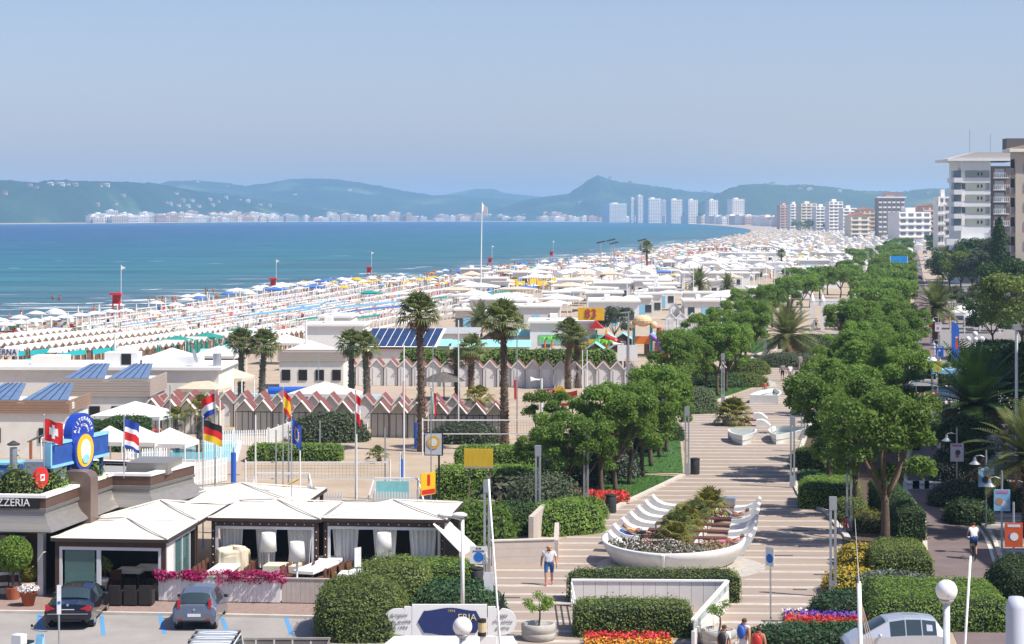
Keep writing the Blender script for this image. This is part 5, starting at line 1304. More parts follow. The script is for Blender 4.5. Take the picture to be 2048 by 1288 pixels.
def ped_figure(t, y, z, s):
    mb = MB(); mb.sphere((0,y,z+.17*s),.045*s,8,6,(1,.3,1)); mb.bar((0,y,z+.12*s),(0,y,z-.04*s),.07*s,.02); mb.bar((0,y,z-.04*s),(-.07*s,y,z-.2*s),.035*s,.02); mb.bar((0,y,z-.04*s),(.07*s,y,z-.2*s),.035*s,.02); mb.bar((0,y,z+.1*s),(.1*s,y,z-.02*s),.03*s,.02); mb.bar((0,y,z+.1*s),(-.1*s,y,z-.02*s),.03*s,.02)
    mb.build('figure', WHITE, t)
def disc(t, c, r, m, th=.01, n=24, name='disc'): return MB().extr([(c[0]+r*math.cos(2*math.pi*k/n), c[2]+r*math.sin(2*math.pi*k/n)) for k in range(n)][::-1], c[1]-th, c[1]).build(name, m, t)
SIGNB = mat('sign_blue', (.02,.16,.55), .4, var=.04)
t = thing('pedestrian_sign', 'white square sign with blue walking figure disc near the terrace', 'sign', P(972,1226), -.05); z = 16.3-(1110-YH)*P(972,1226).y/FPX
MB().tube([(.0,.03,0),(0,.03,z+.4)],.04,8).build('post', STEEL, t); MB().box(-.66,.06,-.02,.0,z-.36,z+.36).build('plate', mat('sign_plate', (.72,.73,.74), .4), t)
disc(t,(-.3,-.021,z-.08),.2,SIGNB); ped_figure(t,-.05,z-.08,.95)
obj('lettering', text_mesh('area', .13, 'lettering', BLACK, .005), t, (-.3,-.026,z+.28)); obj('lettering', text_mesh('pedonale', .13, 'lettering', BLACK, .005), t, (-.3,-.026,z+.17))
MB().box(-.08,.3,-.03,-.0,z-1.6,z-.7).build('lower_plate', mat('sign_plate', (.72,.73,.74)), t)
def post_sign(px, pyb, pyt, label, w=.3, h=.6, rz=1.0, blue=True):
    p = P(px, pyb); z = 16.3-(pyt-YH)*p.y/FPX; t = thing('post_sign', label, 'sign', p, rz); MB().tube([(0,.03,0),(0,.03,z)],.035,8).build('post', STEEL, t)
    MB().box(-w/2,w/2,-.02,0,z-h,z).build('plate', mat('sign_plate', (.72,.73,.74)), t)
    if blue: disc(t,(0,-.021,z-h*.6),w*.4,SIGNB)
post_sign(1540,1264,1094,'thin post with a pale sign seen almost edge on','.' and .45,.75,-.9); post_sign(715,1215,1095,'thin post sign rising from the hedge by the terrace',.4,.8,.9,False); post_sign(118,1300,1170,'parking meter sign post beside the black sedan',.16,1.1,.2)
# illuminated board of the ice cream maker
def ice_sign():
    Yd = 80.5; c = AT(900,1243,Yd); t = thing('shop_sign', 'white scroll shaped signboard with navy centre and script text', 'sign', (c.x,c.y,0), 0); z = c.z
    n = 12; L = [(-2.0-.62*math.sin(math.pi*k/n)*1.0, z-.55+1.1*k/n) for k in range(n+1)]
    MB().box(-1.45,1.42,-.06,.06,z-.63,z+.66).build('board', WHITE, t)
    for s in (-1,1):
        MB().box(min(s*1.45,s*1.75),max(s*1.45,s*1.75),-.05,.05,z-.56,z+.58).build('shoulder', WHITE, t)
        MB().extr(([(s*1.7,z-.5)]+[(s*(2.05+.5*math.sin(math.pi*k/n)), z-.5*math.cos(math.pi*k/n)) for k in range(n+1)]+[(s*1.7,z+.5)])[::(-1 if s > 0 else 1)], -.045,.045).build('wing', WHITE, t)
    m = 20; up = [(-1.0+2.0*k/m, z+.42+.12*math.cos((k/m-.5)*math.pi)**2) for k in range(m+1)]; lo = [(-1.0+2.0*k/m, z-.42-.12*math.cos((k/m-.5)*math.pi)**2) for k in range(m+1)]
    pol = up+[(1.12,z+.2),(1.24,z),(1.12,z-.2)]+lo[::-1]+[(-1.12,z-.2),(-1.24,z),(-1.12,z+.2)]
    MB().extr(pol, -.09,-.061).build('navy_panel', NAVY, t)
    G = mat('gold_letters', (.55,.42,.15), .4)
    obj('lettering', text_mesh('1994', .15, 'lettering', G, .006), t, (.05,-.1,z+.42)); obj('lettering', text_mesh('ERIA', .36, 'lettering', mat('cream_letters', (.7,.62,.4), .5), .006, 'RIGHT'), t, (1.02,-.1,z+.17))
    for i, w in enumerate(('Artigiani','della qualità','dal 1994')): obj('lettering', text_mesh(w, .2, 'lettering', mat('grey_script', (.25,.24,.24), .6), .004, shear=.35), t, (-1.98,-.065,z+.25-.24*i))
    for i, w in enumerate(('legge','che senza','glutine')): obj('lettering', text_mesh(w, .2, 'lettering', MATS['grey_script'], .004, shear=.35), t, (2.0,-.065,z+.25-.24*i))
    for x in (-1.3,1.3): MB().box(x-.05,x+.05,.07,.15,0,z+.5).build('post', BROWN, t)
ice_sign()
# ---- lamps and masts close to the viewer
def globe_lamp(px, pyc, Yd, label, r=.25):
    c = AT(px, pyc, Yd); t = thing('globe_lamp', label, 'street lamp', (c.x,c.y,0)); z = c.z
    MB().tube([(0,0,0),(0,0,z-r*.8)],[.1,.085],12).build('post', mat('lamp_post_white', (.6,.64,.68), .4), t, True)
    MB().lathe([(.09,z-r*1.25),(.17,z-r*.95),(.19,z-r*.8)],16).build('collar', GREYMETAL, t, True); MB().sphere((0,0,z),r,24,16).build('globe', mat('opal_globe', (.78,.79,.8), .25, var=.03), t, True)
    MB().tube([(0,-r-.004,z-.15),(0,-r*.7,z+r*.72),(0,0,z+r+.01)],.012,6).build('seam', GREYMETAL, t)
globe_lamp(925,1253,54,'white globe street lamp in front of the navy signboard',.25); globe_lamp(1893,1181,52,'white globe street lamp in front of the hedge bank',.27)
t = thing('street_lamp', 'white pole lamp with flat twin heads before the awning', 'street lamp', P(925,1252)); z = 16.3-(1030-YH)*P(925,1252).y/FPX
MB().tube([(0,0,0),(0,0,z-.15)],[.09,.07],10).build('pole', WHITE, t, True)
for s in (-1,1): MB().sphere((-.4+s*.28,0,z),.26,14,8,(1.25,.8,.45)).build('lamp_head', mat('frosted_head', (.7,.72,.72), .3), t, True)
MB().bar((0,0,z-.2),(-.5,0,z-.08),.05).build('arm', WHITE, t)
def mast(px0, pyt, px1, Yd, label, r=.05, extra=None):
    a = AT(px0, pyt, Yd); b = AT(px1, 1300, Yd); k = a.z/(a.z-b.z); base = a+(b-a)*k; t = thing('boat_mast', label, 'mast', (base.x, base.y, 0)); d = a-base
    MB().tube([(0,0,0),d*.5,d],[r*1.3,r*1.1,r],10).build('spar', WHITE, t, True)
    if extra:
        for i in range(3): MB().tube([d*.93,(.25+.12*i,0,d.z*.55),(.45+.2*i,0,.2)],.012,4).build('rope', mat('rope', (.45,.36,.28), .9), t)
        MB().sphere(d,.06,8,6).build('cap', STEEL, t); MB().tube([d,d+Vector((-.12,0,1.9))],[.014,.006],5).build('antenna', WHITE, t)
    return t
mast(1718,1166,1721,62,'thick white boat mast with ropes left of the silver car',.065,True); mast(1941,1112,1929,60,'thin white leaning pole right of the globe lamp',.036); mast(977,958,1001,60,'thin white leaning mast left of the striped walk',.026)
t = thing('wind_vane', 'black wind vane and beacon on a white bracket at the bottom', 'wind vane', AT(1000,1285,64)*1.0); t.location.z = 0; z = AT(1000,1285,64).z
mb = MB(); mb.tube([(-.05,0,0),(-.05,0,z+1.1)],.03,8); mb.build('post', WHITE, t); MB().extr([(-.05,z+.95),(.12,z+1.1),(.14,z+1.55),(-.02,z+1.25)],-.02,.02).build('vane', BLACK, t)
mb = MB(); mb.cyl((-.55,0,z+.2),.13,.12,12); mb.cyl((-.55,0,z+.62),.13,.1,12); mb.build('beacon', BLACK, t); MB().cyl((-.55,0,z+.32),.12,.3,12).build('beacon_glass', mat('beacon_amber', (.55,.45,.25), .3), t); MB().box(-.62,-.1,-.06,.06,0,z+.2).build('bracket', WHITE, t)
t = thing('boat_cabin', 'white boat cabin roof just showing at the bottom edge', 'boat', AT(905,1290,66)); zz = t.location.z; t.location.z = 0
MB().prism([(-2.4,-1.5),(2.2,-1.5),(1.9,1.2),(-1.9,1.2)], zz-.1, zz+.05).build('roof', WHITE, t); MB().box(-1.8,1.8,-1.3,1.0,.8,zz-.1).build('cabin', WHITE2, t); MB().box(-2.6,2.6,-1.8,1.4,-.02,.8).build('hull', NAVY, t)
t = thing('balcony_pillar', 'pale rounded balcony pillar at the lower right corner', 'pillar', AT(2032,1245,7)); 
MB().tube([(0,0,-1.2),(0,0,.05),(0,0,.085)],[.034,.034,.024],20).build('shaft', mat('pale_pillar', (.5,.54,.62), .6, var=.04), t, True)
# ---- blue kiosk, right side posters and gooseneck lamps
t = thing('kiosk', 'bright blue canopy kiosk behind the leaning trees', 'kiosk', P(1672,925), -.15); KB = mat('kiosk_blue', (.01,.16,.6), .5, var=.1)
MB().box(-1.1,1.3,0,2.2,0,2.6).build('body', KB, t); MB().extr([(-1.3,2.6),(1.5,2.6),(.9,3.3),(-.7,3.3)],-.2,2.4).build('roof', KB, t); MB().box(-1.28,-1.12,-.1,.0,0,2.9).build('post', WHITE, t)
def poster(px0, px1, pyt, pyb, base, label, cols, gooseneck=True, name='poster_sign', rz=-.1):
    p = P((px0+px1)/2, base); s = p.y/FPX; zt = CH-(pyt-YH)*s; zb = CH-(pyb-YH)*s; w = (px1-px0)*s
    t = thing(name, label, 'sign', p, rz); MB().tube([(0,.06,0),(0,.06,zt+.9)],.05,8).build('post', GREYMETAL, t)
    MB().box(-w/2,w/2,-.03,.03,zb,zt).build('panel', cols[0], t); r = random.Random(px0)
    h = zt-zb; MB().box(-w*.36,w*.36,-.04,-.031,zt-h*.17,zt-h*.06).build('title_bar', cols[1], t)
    for k, c in enumerate(cols[2:]):
        cx, cz, rr = r.uniform(-.22,.22)*w, zb+h*r.uniform(.28,.62), w*r.uniform(.12,.24); disc(t,(cx,-.032-.004*k,cz),rr,c,.003,14,'print')
    if gooseneck:
        MB().tube([(0,.06,zt+.5),(-.3,.06,zt+.6),(-.55,.06,zt+.55)],.025,6).build('lamp_arm', GREYMETAL, t); MB().lathe([(.06,zt+.5),(.1,zt+.3),(.3,zt+.14),(.28,zt+.14)],14,(-.58,.06,0)).build('bell_lamp', STEEL, t)
PW = mat('poster_white', (.7,.68,.7), .5, var=.05); PB_ = mat('poster_blue', (.25,.5,.7), .5, var=.15, scale=2); PPK = mat('poster_pink', (.6,.2,.35), .5); PD = mat('poster_dark', (.12,.06,.09), .5); POR = mat('poster_orange_red', (.65,.1,.03), .5)
PTAN = mat('poster_tan', (.45,.25,.15), .6); PGR = mat('poster_lime', (.42,.48,.06), .6)
poster(1901,1927,887,923,1000,'white poster with small dark figures on a post',[PW,PPK,PTAN,PD]); poster(1957,1988,934,974,1058,'poster with tan ball print in a pale blue frame',[PB_,PW,PTAN,YELP,NAVY])
poster(1988,2020,979,1022,1110,'light blue poster with pink heading, second nearest',[PB_,PPK,PW,PTAN],True); poster(2010,2045,1046,1094,1182,'orange red sign with blue squares nearest on the right',[POR,PW,BLUEP,WHITE],False)
poster(1878,1900,846,876,955,'dark purple poster in the shade of the palm',[PD,PPK,POR]); poster(1866,1884,722,744,802,'lime poster with a brown ribbon print',[PGR,PTAN,PTAN]); poster(1871,1887,692,713,760,'bright blue poster above the lime one',[BLUEP,LBLUE,PW]); poster(1870,1883,645,663,720,'pale pink poster farther up the pavement',[PW,PPK,PPK])
poster(1858,1866,637,655,690,'small red and yellow poster by the far road',[POR,YELP,PD],False); poster(1906,1924,742,758,840,'pale blue poster next to the market stall',[PB_,PW,PW]); poster(1910,1916,672,698,745,'orange and white pennant sign by blue banner',[POR,PW,BLUEP],False); poster(1918,1932,790,815,900,'orange red pennant with blue middle',[POR,BLUEP,POR],False); poster(1885,1915,812,845,905,'rust coloured banner in the palm shade',[mat('rust_banner',(.3,.08,.04),.7),PW,POR],False)
t = thing('beach_flag', 'tall deep blue feather banner on the right pavement', 'banner', P(1903,745), 0); MB().tube([(0,0,0),(0,0,5.3)],.03,6).build('pole', STEEL, t); MB().extr([(0,.6),(.75,.6),(.8,4.6),(.6,5.1),(0,5.3)],-.02,.02).build('cloth', BLUEP, t)
post_sign(1832,835,735,'blue and white traffic sign in the trees by the truck',.85,1.3,-.1); post_sign(1817,862,768,'blue square sign with arrow roundel in front of truck',.8,1.3,-.1)
t = thing('barrier', 'red and white striped barrier before the white truck', 'barrier', P(1848,808), -.1)
for k in range(8): MB().box(-1.2+k*.3,-.9+k*.3,-.03,.03,.75,1.0).build('stripe', REDP if k % 2 else WHITE, t)
for x in (-1.1,1.1): MB().box(x-.04,x+.04,-.2,.2,0,.8).build('leg', GREYMETAL, t)
t = thing('lamp_cluster', 'old style lamp with four white globes in the dark garden', 'street lamp', P(1950,735)); z = 16.3-(668-YH)*P(1950,735).y/FPX
MB().tube([(0,0,0),(0,0,z)],[.09,.05],8).build('post', WHITE, t)
for x, dz in ((-.75,-.55),(.75,-.55),(0,.0),(0,-.55)): MB().sphere((x,0,z+dz),.3,12,8).build('globe', MATS['opal_globe'], t, True)
MB().bar((-.75,0,z-.8),(.75,0,z-.8),.05).build('arm', WHITE, t)
t = thing('flood_pole', 'white pole with a dark floodlight box at the right edge', 'street lamp', P(2033,1010)); z = 16.3-(660-YH)*P(2033,1010).y/FPX
MB().tube([(0,0,0),(0,0,z)],[.1,.08],8).build('pole', WHITE, t); MB().box(-.2,.2,-.2,.2,z,z+.3).build('floodlight', GREYMETAL, t)
# white entrance gate across the walk in the distance
t = thing('entrance_gate', 'white portal gate with pointed pillars across the far walk', 'gate', P(1665,660), -.15); zt = 4.2; 
for x, y in ((-2.9,0),(-1.4,0),(3.2,0),(-2.9,3),(3.2,3)):
    MB().box(x-.28,x+.28,y-.28,y+.28,0,zt).build('pillar', WHITE, t); MB().lathe([(.36,zt),(.3,zt+.25),(.05,zt+.95),(.01,zt+1.0)],8,(x,y,0)).build('spire', WHITE, t)
MB().box(-3.2,3.5,-.2,3.2,zt-.75,zt-.25).build('lintel', WHITE, t); MB().box(-3.0,3.3,-.1,3.1,zt-.25,zt).build('roof_slab', mat('grey_slab', (.5,.52,.54), .7), t)
# standing thin poles and white lamp posts near the beach entrance
for i, (px, pyb, pyt, lab) in enumerate([(1748,560,478,'tall grey lighting mast rising from the median trees'),(1257,790,626,'thin floodlight pole behind the basketball board'),(1441,655,595,'white flood pole at the volleyball net')]):
    p = P(px, pyb); z = CH-(pyt-YH)*p.y/FPX; t = thing('light_pole', lab, 'lamp post', p); MB().tube([(0,0,0),(0,0,z)],[.12,.07],8).build('pole', STEEL, t); MB().bar((-.7,0,z),(.2,0,z+.1),.12).build('lamp_head', GREYMETAL, t)
# ================================================================== vehicles
def car(name, label, loc, rz, st, paint, L, W, wheel_y, wr=.32, screens=(), sides=(), rear=True, hatch=False, cat='car', bars=False):
    """st: stations (y, z_low, z_belt, z_top, half width low/belt/top) from tail to nose"""
    t = thing(name, label, cat, loc, rz); body = MB(); glass = []
    def pts(s):
        y, zl, zb, zt, wl, wb, wt = s; cr = .05
        zm = (zl+zb)/2
        return [Vector(p) for p in [(-wl*.85,y,zl),(-wl,y,zl+.12),(-wb*1.01,y,zm+.05),(-wb,y,zb),(-wt,y,zt-.04),(-wt*.86,y,zt+.005),(-wt*.4,y,zt+cr*.8),(wt*.4,y,zt+cr*.8),(wt*.86,y,zt+.005),(wt,y,zt-.04),(wb,y,zb),(wb*1.01,y,zm+.05),(wl,y,zl+.12),(wl*.85,y,zl)]]
    R = [pts(s) for s in st]; m = 14; n = len(st)
    for i in range(n-1):
        for j in range(m-1): body.add([R[i][j],R[i+1][j],R[i+1][j+1],R[i][j+1]],[(0,1,2,3)])
    body.add(R[0],[tuple(range(m))]); body.add(R[-1],[tuple(range(m))[::-1]])
    b = body.build('body', paint, t); md = b.modifiers.new('bevel','BEVEL'); md.width = .03; md.segments = 2; md.limit_method = 'ANGLE'; md.angle_limit = .5
    for p in b.data.polygons: p.use_smooth = True
    C = Vector((0,L/2,.8))
    def pane(a,b_,c,d,nm,ins=.08):
        q = [a,b_,c,d]; cen = sum(q,Vector())/4; q = [cen+(v-cen)*(1-ins) for v in q]; nn = (q[1]-q[0]).cross(q[2]-q[0]).normalized()
        if nn.dot(cen-C) < 0: nn = -nn; q = q[::-1]
        q = [v+nn*.012 for v in q]; MB().add(q+[v-nn*.02 for v in q],[(0,1,2,3),(0,4,5,1),(1,5,6,2),(2,6,7,3),(3,7,4,0)]).build(nm, GLASS, t)
    for i in screens:                               # curved glass that follows the body's own crown
        lo = [R[i][j].lerp(R[i+1][j], .10) for j in range(4, 10)]; hi = [R[i][j].lerp(R[i+1][j], .92) for j in range(4, 10)]
        nn = (hi[2]-lo[2]).cross(lo[3]-lo[2]).normalized()
        if nn.z < 0: nn = -nn
        lo, hi = [[Vector((v.x*.93, v.y, v.z))+nn*.03 for v in q] for q in (lo, hi)]
        MB().add(lo+hi, [(j, j+1, j+7, j+6) for j in range(5)]).build('windscreen' if i > n/2 else 'rear_window', GLASS, t, True)
    for i, k in sides:
        pane(R[i][3],R[k][3],R[k][4],R[i][4],'side_window'); pane(R[i][10],R[k][10],R[k][9],R[i][9],'side_window')
    for y in wheel_y:
        for s in (-1,1):
            w = MB(); x0 = s*(W/2-.03); w.tube([(x0-s*.22,y,wr),(x0,y,wr)],[wr,wr],20); wh = w.build('wheel', BLACK, t); k = MB(); k.tube([(x0,y,wr),(x0+s*.012,y,wr)],[wr*.64,wr*.6],16); k.build('rim', STEEL, wh)
            a = MB(); a.tube([(x0-s*.25,y,wr+.02),(x0+s*.004,y,wr+.02)],[wr*1.14,wr*1.14],20); a.build('wheel_arch', BLACK, t)
    return t, R
NAVYCAR = mat('black_blue_paint', (.006,.009,.02), .18, .3, var=.05, coat=.8); GREYCAR = mat('grey_blue_paint', (.16,.19,.24), .25, .5, var=.04, coat=.6); SILV = mat('silver_paint', (.55,.58,.63), .28, .5, var=.04, coat=.6); WCAR = mat('white_car_paint', (.75,.76,.77), .3, 0, var=.04, coat=.5)
TAIL = mat('tail_lamp', (.45,.01,.015), .2, var=.05, coat=.5); PLATE = mat('number_plate', (.7,.71,.72), .4, var=.04)
sed = [(0,.42,.62,.74,.78,.84,.74),(.08,.28,.74,.98,.86,.92,.80),(.5,.22,.86,1.03,.9,.93,.80),(.72,.2,.92,1.06,.91,.93,.78),(1.75,.2,.95,1.37,.92,.94,.62),(2.5,.2,.94,1.42,.92,.94,.64),(2.95,.2,.93,1.40,.92,.94,.64),(3.75,.2,.9,1.0,.92,.94,.74),(4.6,.22,.78,.86,.9,.9,.7),(4.9,.3,.6,.68,.78,.8,.6)]
def rear_kit(t, W, zl, zp, yl, hatch):
    for s in (-1,1):
        if hatch: MB().box(s*W*.36-.05,s*W*.36+.05,yl-.01,yl+.25,.86,1.22).build('tail_light', TAIL, t)
        else: 
            MB().extr([(s*.88,zl-.1),(s*.46,zl-.13),(s*.5,zl+.0),(s*.88,zl+.16)][::(-1 if s > 0 else 1)], yl-.035, yl+.1).build('tail_light', TAIL, t)
        MB().sphere((s*(W/2+.09),W*1.45 if not hatch else 2.35,.98),.1,10,6,(1,.7,.75)).build('mirror', t['paint_'] if 'paint_' in t else BLACK, t)
    MB().box(-.26,.26,yl-.05,yl-.03,zp-.06,zp+.06).build('number_plate', PLATE, t); MB().box(-.3,-.262,yl-.05,yl-.03,zp-.06,zp+.06).build('plate_band', BLUEP, t)
    MB().cyl((0,0,0),.05,.02,12).xf(Matrix.Translation((0,yl-.03,zp+.22)) @ Matrix.Rotation(math.pi/2,4,'X')).build('badge', STEEL, t)
def P_(px, py): return P(px, py)+Vector((0,0,.012))
t, R = car('parked_sedan', 'black sedan with red tail lights parked nose to the armchairs', P_(135,1262), 0.02, sed, NAVYCAR, 4.9, 1.86, (.95,3.85), .33, (3,6), ((4,5),(5,6)))
rear_kit(t, 1.86, .86, .78, .06, False); MB().box(-.8,.8,-.02,.03,.64,.665).build('chrome_strip', STEEL, t); MB().box(-.55,.55,.0,.04,.36,.46).build('lower_bumper', BLACK, t)
hat = [(0,.4,.6,.68,.72,.78,.72),(.07,.27,.78,.93,.8,.85,.78),(.12,.22,.88,.98,.82,.85,.76),(.55,.2,.93,1.40,.84,.85,.58),(1.3,.2,.94,1.49,.84,.85,.6),(2.1,.2,.92,1.48,.84,.85,.6),(3.0,.2,.88,.98,.84,.85,.7),(3.7,.22,.72,.8,.8,.8,.6),(4.0,.3,.55,.62,.66,.7,.5)]
t, R = car('parked_hatchback', 'grey blue hatchback parked at the bougainvillea fence', P_(388,1263), .0, hat, GREYCAR, 4.0, 1.69, (.62,3.2), .3, (2,5), ((3,4),(4,5)))
rear_kit(t, 1.69, .9, .62, .04, True); MB().box(-.6,.6,-.01,.03,.36,.42).build('lower_bumper', BLACK, t)
for s in (-1,1): MB().box(s*.55-.09,s*.55+.09,-.015,.02,.44,.49).build('reflector', TAIL, t)
mpv = [(0,.35,.8,.9,.74,.8,.72),(.1,.25,.9,1.15,.82,.84,.68),(.35,.2,.95,1.5,.84,.85,.6),(.9,.2,.96,1.57,.84,.85,.62),(1.5,.2,.96,1.58,.84,.85,.62),(2.1,.2,.93,1.5,.84,.85,.62),(3.1,.2,.88,.98,.84,.84,.7),(3.55,.25,.7,.78,.78,.78,.6),(3.7,.3,.6,.66,.7,.7,.55)]
p = AT(1882,1238,77.5); t, R = car('silver_car', 'silver compact car with open window at the bottom right edge', (p.x, p.y, .02), math.pi/2+.06, mpv, SILV, 3.7, 1.7, (.6,2.95), .3, (1,5), ((2,3),(3,4),(4,5)))
MB().box(.58,.72,.05,.12,.8,1.05).build('tail_light', TAIL, t); MB().box(-.72,-.58,.05,.12,.8,1.05).build('tail_light', TAIL, t); MB().sphere((.95,2.5,1.0),.1,10,6,(1,.7,.75)).build('mirror', SILV, t); MB().sphere((-.95,2.5,1.0),.1,10,6,(1,.7,.75)).build('mirror', SILV, t)
p = AT(435,1279,72.5); van = [(0,.4,.9,1.1,.78,.82,.76),(.08,.25,1.0,1.7,.84,.86,.76),(.5,.2,1.1,1.83,.86,.87,.76),(2.6,.2,1.1,1.84,.86,.87,.76),(3.4,.2,1.0,1.15,.86,.86,.74),(4.1,.3,.75,.85,.76,.78,.6)]
t, R = car('white_van', 'white van roof with a roof rack at the bottom edge', (p.x, p.y-2.2, .02), .0, van, WCAR, 4.1, 1.74, (.8,3.3), .31, (3,), ((2,3),))
for y in (.7,1.5,2.3): MB().box(-.78,.78,y-.04,y+.04,1.93,1.98).build('roof_bar', STEEL, t)
for s in (-1,1): MB().box(s*.74-.03,s*.74+.03,.5,2.5,1.86,1.93).build('roof_rail', BLACK, t)
p = AT(568,1275,73.5); t = thing('trailer', 'open grey trailer with panelled sides at the bottom edge', 'trailer', (p.x,p.y-1.4,.01), 0); z = p.z
MB().box(-1.6,1.6,-1.2,1.2,.5,.62).build('bed', mat('trailer_grey', (.2,.18,.165), .6, var=.15), t)
for y in (-1.2,1.2):
    for k in range(5): MB().box(-1.6+k*.64+.03,-1.6+(k+1)*.64-.03,y-.02,y+.02,.62,z-.04).build('side_panel', MATS['trailer_grey'], t)
    MB().box(-1.65,1.65,y-.04,y+.04,z-.04,z+.03).build('top_rail', mat('trailer_rail', (.36,.33,.3), .5), t)
for s in (-1,1): MB().tube([(s*1.0,-1.3,.32),(s*1.0,-1.1,.32)],[.32,.32],16).build('wheel', BLACK, t); MB().box(s*1.6-.02,s*1.6+.02,-1.18,1.18,.62,z-.04).build('end_panel', MATS['trailer_grey'], t)
p = AT(64,1277,76.5); t = thing('scooter', 'pale blue scooter with white top box at bottom left', 'scooter', (p.x,p.y,.01), 1.2)
for x in (-.6,.6): MB().tube([(x,-.05,.24),(x,.05,.24)],[.24,.24],16).build('wheel', BLACK, t)
MB().extr([(-.75,.3),(-.7,.75),(-.1,.78),(0,.35),(.35,.3),(.5,.95),(.6,.95),(.55,.25),(.3,.2),(-.6,.2)],-.14,.14).build('body', LBLUE, t); MB().box(-.7,-.05,-.13,.13,.78,.86).build('seat', BLACK, t); MB().box(-1.0,-.62,-.2,.2,.85,1.2).build('top_box', WHITE, t)
mb = MB(); mb.tube([(.52,-.32,1.1),(.56,0,1.04),(.52,.32,1.1)],.02,6); mb.build('handlebar', STEEL, t)
for s in (-1,1): MB().sphere((.5,s*.34,1.25),.06,8,6,(.4,1,1)).build('mirror', BLACK, t)
# truck and cars up the road
def simple_car(px, py, rz, label, paint, k=0):
    t, R = car('parked_car', label, P_(px, py), rz, hat if k == 0 else sed, paint, 4, 1.7, (.62,3.2) if k == 0 else (.95,3.85), .3, (2,5) if k == 0 else (3,6), ((3,4),(4,5)) if k == 0 else ((4,5),(5,6))); return t
p = P_(1846,792); t = thing('box_truck', 'white lorry with dark open back on the right road', 'truck', p, -.15)
mb = MB(); mb.box(-1.25,1.25,0,5.0,.9,1.5); mb.build('bed', WHITE, t); mb = MB(); mb.box(-1.3,-1.15,.0,5,1.5,3.1); mb.box(1.15,1.3,.0,5,1.5,3.1); mb.box(-1.3,1.3,0,5,3.1,3.2); mb.build('frame', WHITE, t); MB().box(-1.15,1.15,.3,5,1.5,3.1).build('load_bay', DARK, t); MB().box(-1.2,1.2,5.1,6.8,.6,2.6).build('cab', WHITE, t); MB().box(-1.2,1.2,.1,5,.45,.9).build('chassis', BLACK, t)
for y in (1.2,5.9):
    for s in (-1,1): MB().tube([(s*.95,y,.45),(s*1.22,y,.45)],[.45,.45],16).build('wheel', BLACK, t)
for s in (-1,1): MB().box(s*1.0-.15,s*1.0+.15,-.03,.02,.7,.85).build('tail_light', TAIL, t)
t = thing('market_stall', 'market stall with blue canopy beside the lorry', 'stall', P(1905,800), -.15); MB().extr([(-1.8,2.3),(1.8,2.3),(1.7,2.65),(-1.7,2.65)],0,2.6).build('canopy', LBLUE, t)
for x in (-1.7,1.7):
    for y in (.1,2.5): MB().box(x-.05,x+.05,y-.05,y+.05,0,2.3).build('post', GREYMETAL, t)
MB().box(-1.6,1.6,.3,2.4,.1,1.0).build('counter', mat('stall_blue', (.08,.14,.25), .6), t)
for i, (px, py, lab, pm, k) in enumerate([(1838,562,'dark car driving away on the far road',NAVYCAR,0),(1838,540,'silver car behind the dark one on the far road',SILV,0),(1852,520,'white car parked on right of far road',WCAR,0),(1850,508,'grey car parked farther along far road',GREYCAR,1),(1846,498,'silver car parked still farther along',SILV,0),(1843,490,'dark car near the avenue end',NAVYCAR,0),(1840,483,'white car at avenue end',WCAR,0)]):
    simple_car(px, py, -.19, lab, pm, k)
# ---- bicycles
def bicycle(loc, rz, label, m=BLACK):
    t = thing('bicycle', label, 'bicycle', loc, rz)
    for y in (-.52,.52):
        w = MB(); w.tube([(0,y+.33*math.cos(a*math.pi/10),.34+.33*math.sin(a*math.pi/10)) for a in range(21)],.018,6,False); w.build('wheel', BLACK, t)
    f = MB(); bb=(0,-.05,.32); f.bar((0,-.52,.34),bb,.03); f.bar((0,-.52,.34),(0,-.2,.78),.025); f.bar(bb,(0,-.2,.82),.035); f.bar(bb,(0,.38,.72),.035); f.bar((0,-.18,.74),(0,.36,.8),.035); f.bar((0,.36,.85),(0,.52,.34),.03); f.build('frame', m, t)
    MB().box(-.07,.07,-.34,-.1,.84,.9).build('saddle', BLACK, t); MB().tube([(-.28,.3,.98),(0,.38,.96),(.28,.3,.98)],.016,6).build('handlebar', STEEL, t); return t
e1, e2 = E(FR); bicycle(B0+e1*-1.6+e2*7.6+Vector((0,0,.03)), FR+math.pi/2+.1, 'black bicycle leaning by the lounging man', BLACK)
bicycle(P(1690,1068)+Vector((0,0,.02)), .2, 'red bicycle parked behind the right bin', REDP)
